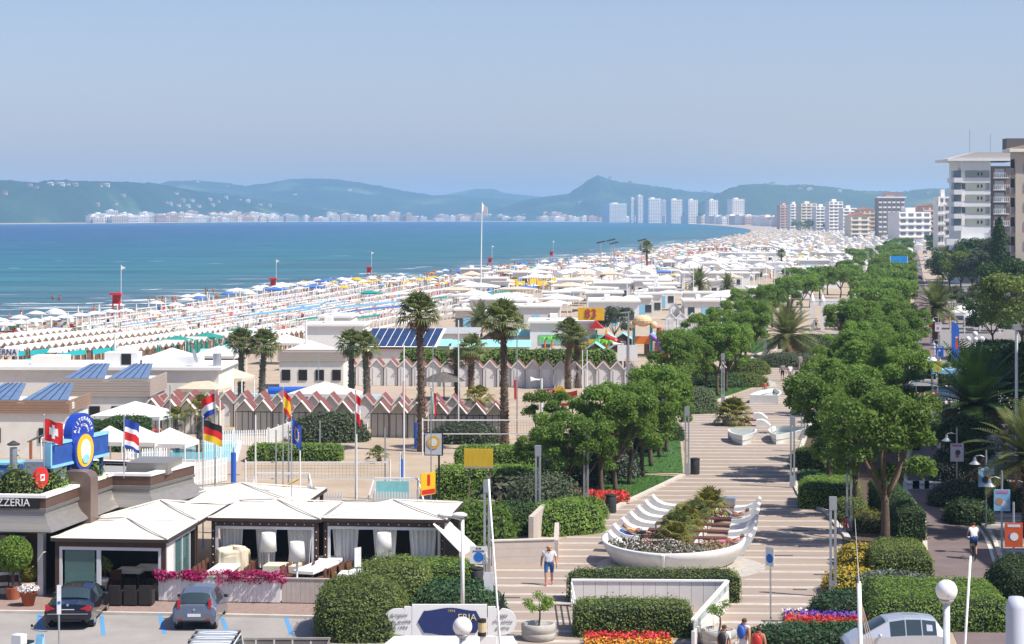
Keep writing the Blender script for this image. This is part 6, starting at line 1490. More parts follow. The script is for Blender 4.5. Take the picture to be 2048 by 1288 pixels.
# ================================================================== people
DG = None
def person(label, loc, rz, J, shirt, shorts, shoe=None, hair=None, skin=None, scale=1.0, sleeves=True, long_=False):
    """J: joint dict in metres (standing person 1.75 m). One continuous skinned body, coloured by limb"""
    skin = skin or SKIN; hair = hair or mat('dark_hair', (.03,.02,.015), .8); shoe = shoe or BLACK
    names = list(J); idx = {k: i for i, k in enumerate(names)}
    rad = dict(pelvis=.145,waist=.13,chest=.15,neck=.055,head0=.075,head1=.105,head2=.085,shl=.075,shr=.075,ell=.046,elr=.046,wrl=.033,wrr=.033,hal=.035,har=.035,hil=.10,hir=.10,knl=.062,knr=.062,anl=.042,anr=.042,tol=.04,tor=.04)
    edges = [('pelvis','waist'),('waist','chest'),('chest','neck'),('neck','head0'),('head0','head1'),('head1','head2'),('chest','shl'),('chest','shr'),('shl','ell'),('ell','wrl'),('wrl','hal'),('shr','elr'),('elr','wrr'),('wrr','har'),('pelvis','hil'),('hil','knl'),('knl','anl'),('anl','tol'),('pelvis','hir'),('hir','knr'),('knr','anr'),('anr','tor')]
    me = bpy.data.meshes.new('body'); me.from_pydata([J[k] for k in names], [(idx[a], idx[b]) for a, b in edges], [])
    o = bpy.data.objects.new('body', me); COL.objects.link(o)
    sk = o.modifiers.new('skin', 'SKIN'); 
    sv = me.skin_vertices[0].data
    for k in names: sv[idx[k]].radius = (rad[k]*(1.25 if k in ('pelvis','chest','waist') else 1), rad[k]*(.85 if k in ('pelvis','chest','waist') else 1)); sv[idx[k]].use_root = (k == 'pelvis')
    ss = o.modifiers.new('s', 'SUBSURF'); ss.levels = 2
    dg = bpy.context.evaluated_depsgraph_get(); m2 = bpy.data.meshes.new_from_object(o.evaluated_get(dg)); bpy.data.objects.remove(o)
    m2.name = 'body'; m2.materials.clear(); 
    for m in (skin, shirt, shorts, shoe, hair): m2.materials.append(m)
    seg = []
    for a, b in edges:
        c = 0
        if (a, b) in (('waist','chest'),('pelvis','waist'),('chest','shl'),('chest','shr')): c = 1
        if a in ('shl','shr') and sleeves: c = 1
        if (a, b) in (('pelvis','hil'),('pelvis','hir')) or a in ('hil','hir'): c = 2
        if a in ('knl','knr') and long_: c = 2
        if a in ('anl','anr'): c = 3
        seg.append((Vector(J[a]), Vector(J[b]), c, a, b))
    fwd = Vector((0,1,0)); hd = Vector(J['head1']); hv = (Vector(J['head2'])-Vector(J['neck'])).normalized(); face = Vector(J.get('face_', (0,1,0))) if False else None
    for p in m2.polygons:
        c = p.center; best = None
        for a, b, k, na, nb in seg:
            d = b-a; t = max(0, min(1, (c-a).dot(d)/max(1e-6, d.length_squared))); q = (c-(a+d*t)).length
            if best is None or q < best[0]: best = (q, k, na, t)
        k = best[1]
        if best[2] in ('shl','shr') and best[3] > .55: k = 0
        if best[2] in ('hil','hir') and best[3] > .85 and not long_: k = 0
        if best[2] == 'pelvis' and k == 1 and best[3] < .45: k = 2
        if best[2] in ('head0','head1'):
            r = c-hd; up = r.dot(hv); k = 4 if (up > .03 or (r-hv*up).dot(FACE[0]) < -.02) and up > -.07 else 0
        p.material_index = k; p.use_smooth = True
    t = thing('person', label, 'person', loc, rz, scale=scale)
    obj('body', m2, t)
    # nose, ears
    f = FACE[0]; s = f.cross(hv); mb = MB(); mb.sphere(hd+f*.105-hv*.01,.018,6,5); mb.sphere(hd+s*.1,.022,6,5); mb.sphere(hd-s*.1,.022,6,5); mb.build('nose_and_ears', skin, t)
    mb = MB(); mb.sphere(hd+f*.092+s*.035+hv*.02,.011,6,4); mb.sphere(hd+f*.092-s*.035+hv*.02,.011,6,4); mb.build('eyes', BLACK, t)
    # fingers
    for sd in ('l','r'):
        h = Vector(J['ha'+sd]); w = Vector(J['wr'+sd]); d = (h-w).normalized(); pn = d.cross(Vector((1,.3,.2))).normalized(); mb = MB()
        for i in range(4): b = h+pn*(i-1.5)*.016; mb.tube([b,b+d*.05+Vector((0,.012,0)),b+d*(.085-.008*abs(i-1.5))+Vector((0,.03,0))],[.010,.009,.007],6)
        mb.tube([w+d*.02+pn*.025,w+d*.06+pn*.05,w+d*.09+pn*.052],[.011,.010,.008],6); mb.build('fingers', skin, t)
    return t
FACE = [Vector((0,1,0))]
def stand(stride=.0, arm=.15, lean=0.0, turn=0.0, arm2=None):
    """faces +y"""
    a2 = -arm if arm2 is None else arm2
    return dict(pelvis=(0,0,.95),waist=(0,.0+lean*.3,1.12),chest=(0,lean*.8,1.34),neck=(0,lean,1.48),head0=(0,.01+lean,1.54),head1=(0,.03+lean,1.63),head2=(0,.015+lean,1.70),
        shl=(-.19,lean*.9,1.41),shr=(.19,lean*.9,1.41),ell=(-.26,arm*.4+lean*.7,1.13),elr=(.26,a2*.4+lean*.7,1.13),wrl=(-.28,arm+.05+lean*.6,.90),wrr=(.28,a2+.05+lean*.6,.90),hal=(-.28,arm+.08+lean*.6,.83),har=(.28,a2+.08+lean*.6,.83),
        hil=(-.1,0,.88),hir=(.1,0,.88),knl=(-.11,-stride*.35+.03,.48),knr=(.11,stride*.5+.03,.49),anl=(-.11,-stride-.02,.085+abs(stride)*.12),anr=(.11,stride,.075),tol=(-.12,-stride+.13,.035+abs(stride)*.05),tor=(.12,stride+.14,.035))
def lie(bend=0.0):
    """on the back, head at -x, feet at +x, on z=0"""
    return dict(pelvis=(.0,0,.14),waist=(-.18,0,.16),chest=(-.42,0,.24),neck=(-.55,0,.33),head0=(-.60,0,.38),head1=(-.68,0,.45),head2=(-.74,0,.50),shl=(-.47,.2,.27),shr=(-.47,-.2,.27),ell=(-.25,.3,.16),elr=(-.25,-.3,.16),wrl=(-.02,.2,.28),wrr=(-.02,-.2,.28),hal=(.05,.15,.29),har=(.05,-.15,.29),
        hil=(.08,.1,.13),hir=(.08,-.1,.13),knl=(.48,.12,.14+bend),knr=(.5,-.12,.15+bend*.9),anl=(.9-bend*.7,.12,.1),anr=(.92-bend*.7,-.12,.1),tol=(.96-bend*.7,.13,.2),tor=(.98-bend*.7,-.13,.2))
SW = mat('white_shirt', (.72,.73,.75), .9, var=.05); SBL = mat('blue_shorts', (.03,.10,.28), .9, var=.1); SDK = mat('dark_shorts', (.02,.02,.03), .9, var=.1); SRED = mat('red_shirt', (.5,.06,.04), .9); SGR = mat('grey_cloth', (.25,.26,.27), .9); PINK = mat('pink_shoes', (.75,.08,.14), .7); SYEL = mat('yellow_top', (.6,.42,.1), .9); SPINK = mat('pink_swimwear', (.6,.2,.25), .9); BRH = mat('brown_hair', (.10,.05,.025), .8); TAN = mat('tanned_skin', (.42,.19,.10), .6, var=.05)
person('man in white T-shirt, blue shorts and pink shoes walking on the striped walk', P(1098,1171)+Vector((0,0,.03)), math.pi, stand(.2,.1), SW, SBL, PINK, hair=mat('bald_skin', (.48,.25,.16), .5), scale=(1.22,1.15,1.02))
person('man in a white vest and blue shorts strolling under the left trees', P(1271,952)+Vector((0,0,.06)), -1.2, stand(.15,.1), SW, BLUEP, BLACK, sleeves=False)
person('young man in white T-shirt with black sack bag, left of three', AT(1448,1300,75.0)*1.0-Vector((0,0,AT(1448,1300,75.0).z)), -.5, stand(.1,.1), SW, SGR, BLACK, BRH)
person('tall young man in white sleeveless top with blue backpack, middle of three', AT(1488,1295,75.7)-Vector((0,0,AT(1488,1295,75.7).z)), -.7, stand(.18,.15), SW, SW, BLACK, BRH, sleeves=False, scale=1.06)
person('bare chested young man with red backpack, right of three', AT(1517,1300,74.6)-Vector((0,0,AT(1517,1300,74.6).z)), -.4, stand(.1,.08), TAN, SDK, BLACK, skin=TAN)
def backpack(px, Yd, z, rz, m, label):
    p = AT(px,1300,Yd); t = thing('backpack', label, 'backpack', (p.x+.2*math.sin(rz), p.y-.2*math.cos(rz), z), rz); MB().sphere((0,0,0),.2,12,8,(.85,.5,1.25)).build('sack', m, t, True)
    for s in (-.1,.1): MB().tube([(s,.05,.22),(s,.2,.3),(s*1.3,.36,.2)],.014,5).build('strap', m, t)
backpack(1448,75.0,1.22,-.5,BLACK,'black drawstring sack on the left young man'); backpack(1488,75.7,1.32,-.7,BLUEP,'blue backpack on the tall middle young man'); backpack(1517,74.6,1.22,-.4,REDP,'red backpack on the bare chested young man')
for px, py, st, lab, a, b, sh in [(1565,762,.15,'dark haired woman with a bag walking away on far walk',SGR,SDK,.0),(1580,764,.15,'person in white top walking beside the woman on far walk',SW,SGR,.3),(1600,742,.1,'person in pale shirt near the grey green bush',SGR,SGR,.2),(1530,792,.2,'child in a red top running by the boat fountain',SRED,SGR,.5),(1632,660,.1,'person under the white entrance gate',SGR,SDK,.0)]:
    person(lab, P(px, py)+Vector((0,0,.03)), sh, stand(st,.1), a, b, scale=.75 if 'child' in lab else 1.0)
# cyclists
def cyclist(px, py, rz, label, shirt, sc=1.0):
    p = P(px, py)+Vector((0,0,.02)); bicycle(p, rz, 'bicycle ridden by the '+label.split(' riding')[0])
    J = stand(0,0); J.update(pelvis=(0,-.22,1.0),waist=(0,-.14,1.15),chest=(0,0,1.36),neck=(0,.09,1.5),head0=(0,.11,1.55),head1=(0,.14,1.64),head2=(0,.13,1.71),shl=(-.18,.03,1.41),shr=(.18,.03,1.41),ell=(-.24,.14,1.2),elr=(.24,.14,1.2),wrl=(-.25,.27,1.04),wrr=(.25,.27,1.04),hal=(-.26,.32,1.0),har=(.26,.32,1.0),hil=(-.1,-.18,.95),hir=(.1,-.18,.95),knl=(-.12,.14,.72),knr=(.12,.1,.6),anl=(-.11,.0,.36),anr=(.11,-.06,.2),tol=(-.11,.12,.33),tor=(.11,.06,.15))
    person(label, p, rz, J, shirt, SBL, scale=sc)
cyclist(1947,1118,-.1,'woman in white top and denim shorts riding away',SW); cyclist(1833,684,-.15,'distant rider in dark top riding up the road',SDK); cyclist(1882,840,math.pi,'rider in blue shirt riding in the palm shade',BLUEP)
# lying on the benches
FACE[0] = Vector((.6,0,.8))
def lying(k, s, off, label, sh, so, bend=0, skin=TAN):
    y = 6.6+k*2.25; hw = 3.55-.11*k; loc = B0+E(FR)[0]*s*(hw-1.15)+E(FR)[1]*y+Vector((0,0,.5)); person(label, loc, FR+(0 if s < 0 else math.pi), lie(bend), sh, so, skin=skin, sleeves=False)
lying(1,-1,0,'man in yellow top sunning on a left lounger beside the bicycle',SYEL,SDK); lying(4,1,0,'man in grey shorts lying on a right lounger with raised knees',SGR,SGR,.3); lying(0,1,0,'person in pink swimwear lying on the right lounger nearest the flowers',SPINK,SPINK)
FACE[0] = Vector((0,1,0))
t = tag(MB().box(-.3,.9,-.3,.3,0,.012).build('beach_towel', BLUEP), 'bright blue towel under the lounging man', 'towel'); t.location = B0+E(FR)[0]*-2.9+E(FR)[1]*8.85+Vector((0,0,.62)); t.rotation_euler = (0,.35,FR)
# ================================================================== hotels and gardens on the right
def grand_hotel():
    Y = 500.; s = Y/FPX; x0, x1 = (1907-1024)*s, (2026-1024)*s; W = x1-x0; zt = CH-(322-YH)*s
    t = thing('white_hotel', 'tall white hotel with grey green bands and rounded corner balconies', 'hotel', (x0, Y, 0), -.03)
    wh = mat('hotel_white', (.72,.73,.72), .7, var=.04, scale=.3); gg = mat('hotel_grey_green', (.30,.33,.29), .8, var=.06, scale=.3); br = mat('hotel_brown_wall', (.20,.15,.13), .8, var=.08)
    MB().box(1.8,W*.62,0,16,0,zt).build('wall', wh, t); MB().box(W*.62,W+4,.4,16,0,zt-1.2).build('side_wall', br, t)
    fh = 24*s
    MB().box(2.0,W*.6,-.1,-.02,.3,CH-(492-YH)*s).build('shop_front', GLASS, t)
    for f in range(8):
        z = CH-(451-24*f-YH)*s
        if z > zt-2: break
        MB().box(W*.2,W*.6,-.12,-.02,z,z+fh*.58).build('band', gg, t)
        MB().box(1.9,W*.19,-.1,-.02,z+.1,z+fh*.55).build('window', GLASS if f % 2 else WHITE2, t)
        for k in (.40,.46): MB().box(W*k,W*k+.3,-.18,-.125,z+.5,z+1.2).build('small_window', DARK, t)
        mb = MB(); mb.prism([(-.8,.6),(0,-.9),(2.0,-.9),(2.0,4),(-.8,4)], z-fh*.42, z-.05); mb.build('balcony', wh, t)
        MB().prism([(.2,.7),(1.8,.2),(1.8,4),(.2,4)], z-.05, z+fh*.58).build('recess', mat('recess_glass', (.16,.2,.24), .2), t)
        b = MB().box(W*.66,W*.92,-.9,.4,z-.2,z); bo = b.build('balcony', wh, t)
        for k in range(9): MB().box(W*.66+k*W*.0325,W*.66+k*W*.0325+.07,-.9,-.84,z,z+1.0).build('baluster', WHITE, bo)
        MB().box(W*.66,W*.925,-.92,-.82,z+1.0,z+1.1).build('rail', WHITE, bo); MB().box(W*.69,W*.85,.3,.39,z,z+2.1).build('balcony_door', mat('pale_curtain_glass', (.42,.45,.47), .3), t)
    MB().box(-1.6,W+1,-1.4,16,zt,zt+.5).build('roof_slab', wh, t); MB().extr([(-1.2,zt+.5),(W+4,zt+.5),(W+4,zt+2.1),(5.0,zt+2.1)],-1,14).build('roof', mat('pale_roof_tiles', (.5,.47,.43), .9), t)
    for x, h in ((4.6,6),(9.5,5)): MB().tube([(x,4,zt+1.6),(x,4,zt+1.6+h)],.08,6).build('aerial', STEEL, t)
    MB().box(W-1,W+4,3,8,zt+1.6,zt+5.5).build('roof_tower', mat('dark_plant_room', (.12,.10,.09), .8), t); MB().box(-2,W*.6,-2,0,CH-(490-YH)*s,CH-(478-YH)*s).build('ground_canopy', wh, t)
grand_hotel()
def beige_hotel():
    Y = 330.; s = Y/FPX; x0 = (2031-1024)*s; zt = CH-(304-YH)*s
    t = thing('beige_hotel', 'tall beige hotel with tiled eaves cut by the right edge', 'hotel', (x0, Y, 0), -.02); bg_ = mat('hotel_beige', (.50,.43,.35), .8, var=.05, scale=.3)
    MB().box(0,14,0,3.8,0,zt).build('wall', bg_, t); MB().box(-1.1,15,-1,4.4,zt,zt+.5).build('eaves', WHITE2, t)
    MB().extr([(-1.1,zt+.5),(15,zt+.5),(12,zt+1.2),(2,zt+1.2)],-1,4).build('roof', mat('beige_roof', (.42,.3,.22), .9), t)
    for f in range(8):
        z = 1.5+f*3.05; MB().box(-.8,-.02,.3,3.4,z,z+1.0).build('balcony', mat('balcony_grey', (.3,.27,.25), .8), t); MB().box(-.08,-.02,.6,3.2,z+1.0,z+2.4).build('recess', DARK, t)
        n = 10; MB().extr([(2.0+.8*math.cos(math.pi*k/n), z+1.3+.8*math.sin(math.pi*k/n)) for k in range(n+1)]+[(1.2,z+.2),(2.8,z+.2)],-.06,-.02).build('window', mat('shutter_grey', (.3,.29,.28), .7), t)
    MB().box(2.5,5,1,3,zt+1,zt+4).build('roof_tank', WHITE, t)
beige_hotel()
t = block(1889,470,393,26,760,'pale grey apartment house left of the white hotel', FARW[0], floors=8, name='apartment_house'); t = block(1882,480,408,12,700,'narrow white house at the foot of the hotels', FARW[0], name='apartment_house')
# unseen neighbours on the right that shade the pavement
def shade_house(x0, x1, y0, y1, h, lab):
    t = thing('side_hotel', lab, 'hotel', ((x0+x1)/2, (y0+y1)/2, 0)); w, d = (x1-x0)/2, (y1-y0)/2
    MB().box(-w,w,-d,d,0,h).build('wall', mat('hotel_beige', (.5,.43,.35)), t); MB().box(-w-.5,w+.5,-d-.5,d+.5,h,h+.4).build('roof_slab', WHITE2, t)
    for f in range(int(h/3)):
        for k in range(max(2, int(2*d/3.2))): MB().box(-w-.06,-w-.01,-d+.8+k*3.2,-d+2.4+k*3.2,f*3+.9,f*3+2.3).build('window', GLASS, t)
shade_house(34,48,84,97,17,'hotel beside the road just outside the right edge'); shade_house(38,52,106,121,22,'second hotel outside the right edge beyond the gap'); shade_house(42.5,60,124,152,30,'third hotel outside the right edge beside the palms')
# garden trees
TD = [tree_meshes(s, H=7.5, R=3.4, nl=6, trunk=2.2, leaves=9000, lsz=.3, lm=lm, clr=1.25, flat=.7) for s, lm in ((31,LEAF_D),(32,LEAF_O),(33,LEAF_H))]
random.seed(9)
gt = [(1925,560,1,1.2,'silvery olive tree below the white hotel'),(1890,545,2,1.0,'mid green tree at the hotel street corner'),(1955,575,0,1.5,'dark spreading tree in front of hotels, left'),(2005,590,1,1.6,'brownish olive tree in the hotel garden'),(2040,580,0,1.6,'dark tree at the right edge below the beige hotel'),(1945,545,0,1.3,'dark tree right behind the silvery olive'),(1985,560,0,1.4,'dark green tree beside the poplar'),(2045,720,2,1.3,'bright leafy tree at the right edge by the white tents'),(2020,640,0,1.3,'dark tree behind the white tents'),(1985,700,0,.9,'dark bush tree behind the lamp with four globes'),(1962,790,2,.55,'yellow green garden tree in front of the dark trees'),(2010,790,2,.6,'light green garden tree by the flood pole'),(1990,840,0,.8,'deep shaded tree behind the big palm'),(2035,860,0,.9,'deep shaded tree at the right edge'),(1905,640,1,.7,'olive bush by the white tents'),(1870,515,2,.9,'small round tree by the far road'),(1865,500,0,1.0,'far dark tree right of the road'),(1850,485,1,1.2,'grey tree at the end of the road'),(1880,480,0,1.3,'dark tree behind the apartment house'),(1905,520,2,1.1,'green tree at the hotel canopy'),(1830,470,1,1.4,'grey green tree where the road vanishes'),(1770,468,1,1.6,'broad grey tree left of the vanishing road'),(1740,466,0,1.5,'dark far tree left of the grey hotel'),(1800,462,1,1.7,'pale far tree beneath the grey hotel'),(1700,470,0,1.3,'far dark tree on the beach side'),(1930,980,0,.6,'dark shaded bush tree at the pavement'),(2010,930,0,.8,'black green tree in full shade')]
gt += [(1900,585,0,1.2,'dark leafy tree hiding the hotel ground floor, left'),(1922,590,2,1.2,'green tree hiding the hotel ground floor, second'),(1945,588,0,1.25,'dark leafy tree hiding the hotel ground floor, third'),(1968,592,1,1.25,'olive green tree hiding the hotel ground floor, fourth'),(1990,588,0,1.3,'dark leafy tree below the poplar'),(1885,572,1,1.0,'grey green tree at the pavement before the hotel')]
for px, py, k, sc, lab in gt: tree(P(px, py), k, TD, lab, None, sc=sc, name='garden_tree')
for i in range(18):
    px = 1590+i*10.5+random.uniform(-4,4); tree(P(px, 461+random.uniform(-2.5,3)), i, TREES_F, 'small far tree before the distant hotels, %s from left' % ORD[i], 'far trees before the distant hotels', sc=random.uniform(1.3,1.9))
def poplar(px, py, H, w, label):
    t = thing('poplar_tree', label, 'tree', P(px, py)); MB().tube([(0,0,0),(0,0,H*.6)],[.3,.12],8).build('trunk', BARK, t); PTS = []; NR = []
    for k in range(46):
        z = H*(.12+.86*k/46); ww = w*math.sin(math.pi*min(1, .15+.85*(z/H)))**.6; a = k*2.4; p, n = ell_pts((math.cos(a)*ww*.55, math.sin(a)*ww*.55, z), (ww*.55,ww*.55,1.2), 130, .6, -1); PTS.append(p); NR.append(n)
    obj('crown', leaf_mesh('crown', np.concatenate(PTS), np.concatenate(NR), .4, LEAF_D), t)
poplar(1998,600,16,2.0,'tall dark poplar in front of the white hotel')
# white garden tents
def tent(px, py, w, d, h, label, rise=1.0, name='white_tent', m=FABRIC, wall=False, rz=FR, group=None, cat='tent'):
    t = thing(name, label, cat, P(px, py), rz, group); c = [(-w/2,0),(w/2,0),(w/2,d),(-w/2,d)]; mb = MB(); ap = (0,d/2,h+rise)
    for k in range(4): mb.add([(*c[k],h),(*c[(k+1)%4],h),ap],[(0,1,2)]); mb.add([(*c[k],h-.25),(*c[(k+1)%4],h-.25),(*c[(k+1)%4],h),(*c[k],h)],[(0,1,2,3)])
    mb.build('canopy', m, t)
    for x, y in c: MB().tube([(x*.97,y,0),(x*.97,y,h-.1)],.05,6).build('post', WHITE, t)
    if wall: MB().box(-w/2+.15,w/2-.15,d-.2,d-.1,0,h-.2).build('back_wall', WHITE2, t)
    return t
for i, (px, py, w) in enumerate([(1935,660,5),(1965,668,5),(1995,664,5),(1950,650,6)]): tent(px, py, w, 4.5, 2.5, 'white garden tent behind the palms, %s from left' % ORD[i], .8, group='garden tents')
tent(2025,850,5,4,2.4,'white tent roof at the right edge above the dark trees',.4)
for i, (px, py, ln) in enumerate([(2030,620,6),(1985,545,8),(1940,520,7)]): t = thing('garden_house', ['white house corner at the right edge','white house among the hotel trees','white low house by the far road'][i], 'house', P(px, py), -.1); MB().box(-ln/2,ln/2,0,6,0,3.6).build('wall', WHITE, t); MB().box(-ln/2-.3,ln/2+.3,-.3,6.3,3.6,3.9).build('roof', WHITE2, t); MB().box(-1,1,-.05,-.01,1,2.4).build('window', GLASS, t)
for i, (px, py) in enumerate([(1960,770),(1995,762),(1940,740),(1915,770),(2005,720),(1975,720),(2045,760)]):
    shrub(px, py, 4.5, 4, 2.2, 'garden shrub before the tents, %s from the front' % ORD[i], [LEAF_H2,LEAF_H,LEAF_D][i % 3], .22, 70, seed=50+i)
for i, (px, py) in enumerate([(1902,1010),(1925,1008),(1935,1045),(1900,960),(1985,1000),(2020,1020)]):
    shrub(px, py, 2.4, 2.4, 1.2, 'pavement shrub near the posters, %s from left' % ORD[i], [LEAF_O,LEAF_D,LEAF_D,LEAF_G,LEAF_D,LEAF_D][i], .14, 150, seed=60+i)
shrub(1700,565,9,3,1.2,'yellow flowering bed in the far avenue',leafmat('yellow_flowers',(.1,.1,.1),(.1,.1,.1)),.25,60,seed=77)
t = thing('billboard', 'bright blue billboard among the far avenue trees', 'billboard', P(1798,575), -.1); MB().box(-1.9,1.9,-.1,.1,4.2,7.2).build('board', mat('billboard_blue', (.03,.3,.7), .4, var=.2, scale=.7), t); MB().box(1.9,2.0,-.1,.1,0,7.2).build('post', WHITE, t); MB().box(-2.0,-1.9,-.1,.1,0,7.2).build('post', WHITE, t)
# ================================================================== beach clubs
DKFR = mat('cabin_dark_frame', (.05,.05,.052), .6, var=.1); CABW = mat('cabin_cream', (.66,.61,.52), .75, var=.06, scale=1.5); CABG = mat('cabin_pale_grey', (.62,.61,.60), .75, var=.06, scale=1.5)
def cabin_tpl(name, wall, roof_f, roof_b, frame, w=1.33, d=2.6, he=1.8, hr=2.6, canopy=.55):
    t = thing(name, 'x', 'beach cabin'); MB().extr([(-w/2+.02,0),(w/2-.02,0),(w/2-.02,he),(0,hr-.05),(-w/2+.02,he)],canopy,d).build('wall', wall, t)
    def roof(y0, y1, m, nm):
        mb = MB()
        for s in (-1,1): mb.add([(0,y0,hr),(s*(w/2+.02),y0,he),(s*(w/2+.02),y1,he),(0,y1,hr),(0,y0,hr+.06),(s*(w/2+.02),y0,he+.06),(s*(w/2+.02),y1,he+.06),(0,y1,hr+.06)],[(0,1,2,3),(7,6,5,4),(0,4,5,1),(1,5,6,2),(2,6,7,3)])
        mb.build(nm, m, t)
    if canopy > 0: roof(-.1, canopy, roof_f, 'canopy')
    roof(canopy if canopy > 0 else -.1, d+.1, roof_b, 'roof')
    if canopy == 0 and roof_b is REDROOF:
        for s in (-1,1): MB().bar((0,-.14,hr+.02),(s*(w/2+.02),-.14,he+.02),.05,.11).build('barge_board', WHITE2, t)
    if frame:
        for x in (-w/2+.03,w/2-.03): MB().box(x-.025,x+.025,0,.05,0,he).build('post', frame, t)
        MB().box(-w/2,w/2,0,.05,he-.06,he).build('beam', frame, t)
        for x in (-.22,.24): MB().box(x-.02,x+.02,canopy-.03,canopy-.005,0,he).build('door_stile', frame, t)
    else:
        MB().box(-.36,.36,canopy-.04,canopy-.005,.02,1.75).build('door', mat('cabin_door', (.7,.69,.67), .6, var=.05), t); MB().box(.25,.3,canopy-.07,canopy-.04,.85,.95).build('handle', DKFR, t)
    return t
c1 = cabin_tpl('beach_cabin', CABW, WHITE2, REDROOF, DKFR); c1['group'] = 'cream cabins with red roofs'; first = True
for i, px in enumerate([302,338,373,420,488,525,562,602,640,685,760,797,833,876,915,952,990]):
    p = P(px, 868+i*.75); lab = 'cream beach cabin with white porch, %s from the left in the front row' % ORD[i]
    if i == 0: c1.location = p; c1.rotation_euler.z = -.03; c1['label'] = lab
    else: dup(c1, p, -.03, lab)
c1b = cabin_tpl('beach_cabin', CABW, REDROOF, REDROOF, None, canopy=0); c1b['group'] = 'rear cabins with red roofs'
for i in range(22):
    px = 240+i*35; p = P(px, 850+i*.55); lab = 'red roofed cabin behind the cream front row, %s from left' % (ORD[i] if i < 20 else ['last but one','last'][i-20])
    if i == 0: c1b.location = p; c1b['label'] = lab
    else: dup(c1b, p, -.03, lab)
c2 = cabin_tpl('beach_cabin', CABG, REDROOF, REDROOF, None, canopy=0, hr=2.55); c2['group'] = 'pale grey cabins with red roofs'
for i in range(23):
    px = 640+i*28.3; p = P(px, 770+i*.35); lab = 'pale grey cabin with red roof by the sand court, %s from left' % (ORD[i] if i < 20 else ['third last','last but one','last'][i-20])
    if i == 0: c2.location = p; c2['label'] = lab
    else: dup(c2, p, -.03, lab)
c3 = cabin_tpl('beach_cabin', WHITE, WHITE, WHITE, None, canopy=0, w=1.5); c3['group'] = 'white gabled cabins'
for i in range(13):
    px, py = (1350+i*22, 640) if i < 7 else (1350+(i-7)*22-8, 664); lab = 'white gabled cabin behind the volleyball net, %s of the %s row' % (ORD[i if i < 7 else i-7], 'back' if i < 7 else 'front')
    if i == 0: c3.location = P(px, py); c3['label'] = lab
    else: dup(c3, P(px, py), -.05, lab)
HUTB = mat('hut_brown_boards', (.10,.055,.04), .8, var=.2, scale=4)
c4 = cabin_tpl('brown_hut', HUTB, AQUA, AQUA, None, canopy=0, w=2.0, d=3.0, he=1.9, hr=2.6); c4['group'] = 'brown huts with aqua roofs'
for i, (px, py) in enumerate([(445,742),(640,705),(668,705),(697,705),(980,708),(1215,712),(1246,712),(1305,712),(1335,712),(1190,735),(1232,738)]):
    lab = 'brown hut with aqua roof and white door, %s from left' % ORD[i]
    if i == 0: c4.location = P(px, py); c4['label'] = lab
    else: dup(c4, P(px, py), -.08, lab)
def long_roof(px0, px1, py, h, d, m, label, wall=WHITE2, rise=.7):
    a, b = P(px0, py), P(px1, py); w = (b-a).length; t = thing('long_shed', label, 'shed', a, -.03)
    MB().box(.1,w-.1,.1,d-.1,0,h).build('wall', wall, t); mb = MB(); mb.add([(-.15,-.2,h),(w+.15,-.2,h),(w+.15,d/2,h+rise),(-.15,d/2,h+rise),(w+.15,d+.2,h),(-.15,d+.2,h)],[(0,1,2,3),(3,2,4,5)]); mb.build('roof', m, t); return t
for i, (a, b, py, m, lab) in enumerate([(770,900,728,AQUA,'long aqua roofed shed behind the tall palm'),(905,1060,730,AQUA,'long aqua roofed shed right of tall palm'),(1000,1110,705,AQUA,'aqua roofed shed beside the plastic palms'),(400,470,752,AQUA,'aqua roofed shed at far left of the palms'),(740,830,735,REDROOF,'low red roofed shed by the solar roof'),(390,480,762,REDROOF,'low red roofed shed near the white parasols'),(860,960,700,mat('grey_sheet_roof',(.35,.36,.37),.7,var=.1),'grey sheet roofed shed under the thin palm')]):
    long_roof(a, b, py, 2.0, 2.6, m, lab)
a = P(800,752); hedge_from(rbox(0,22,0,1.2,2.5,.4,seed=80,wob=.22), 'vine_hedge', 'long green vine growing over the pale grey cabin roofs', 'hedge', LEAF_H2, .25, 60, loc=a+Vector((0,2.2,0)), rz=-.03)
hedge_box(205,285,905,2.5,2.3,'dense hedge behind the round emblem sign', LEAF_D, seed=81, lsz=.2, dens=90); hedge_box(150,215,905,2.5,2.0,'dense hedge left end by the brown fascia', LEAF_D, seed=82, lsz=.2, dens=90)
hedge_box(495,678,925,2.6,1.0,'low wide green hedge behind the volleyball net', LEAF_H2, seed=83, lsz=.16, dens=120, rz=-.04); shrub(660,882,5.5,3,2.0,'brownish green bush inside the rope posts', LEAF_O, .2, 80, seed=84); shrub(930,885,5,3,1.4,'dry grey bush behind the cabins', LEAF_O, .2, 60, seed=85)
# rope posts
for i, px in enumerate([630,642,664,696,712,716,721,734]): t = tag(MB().cyl((0,0,0),.06,1.25,8).build('rope_post', WHITE), 'white rope post round the brownish bush, %s from left' % ORD[i], 'post', 'white rope posts'); t.location = P(px, 884-(i%3)*3)
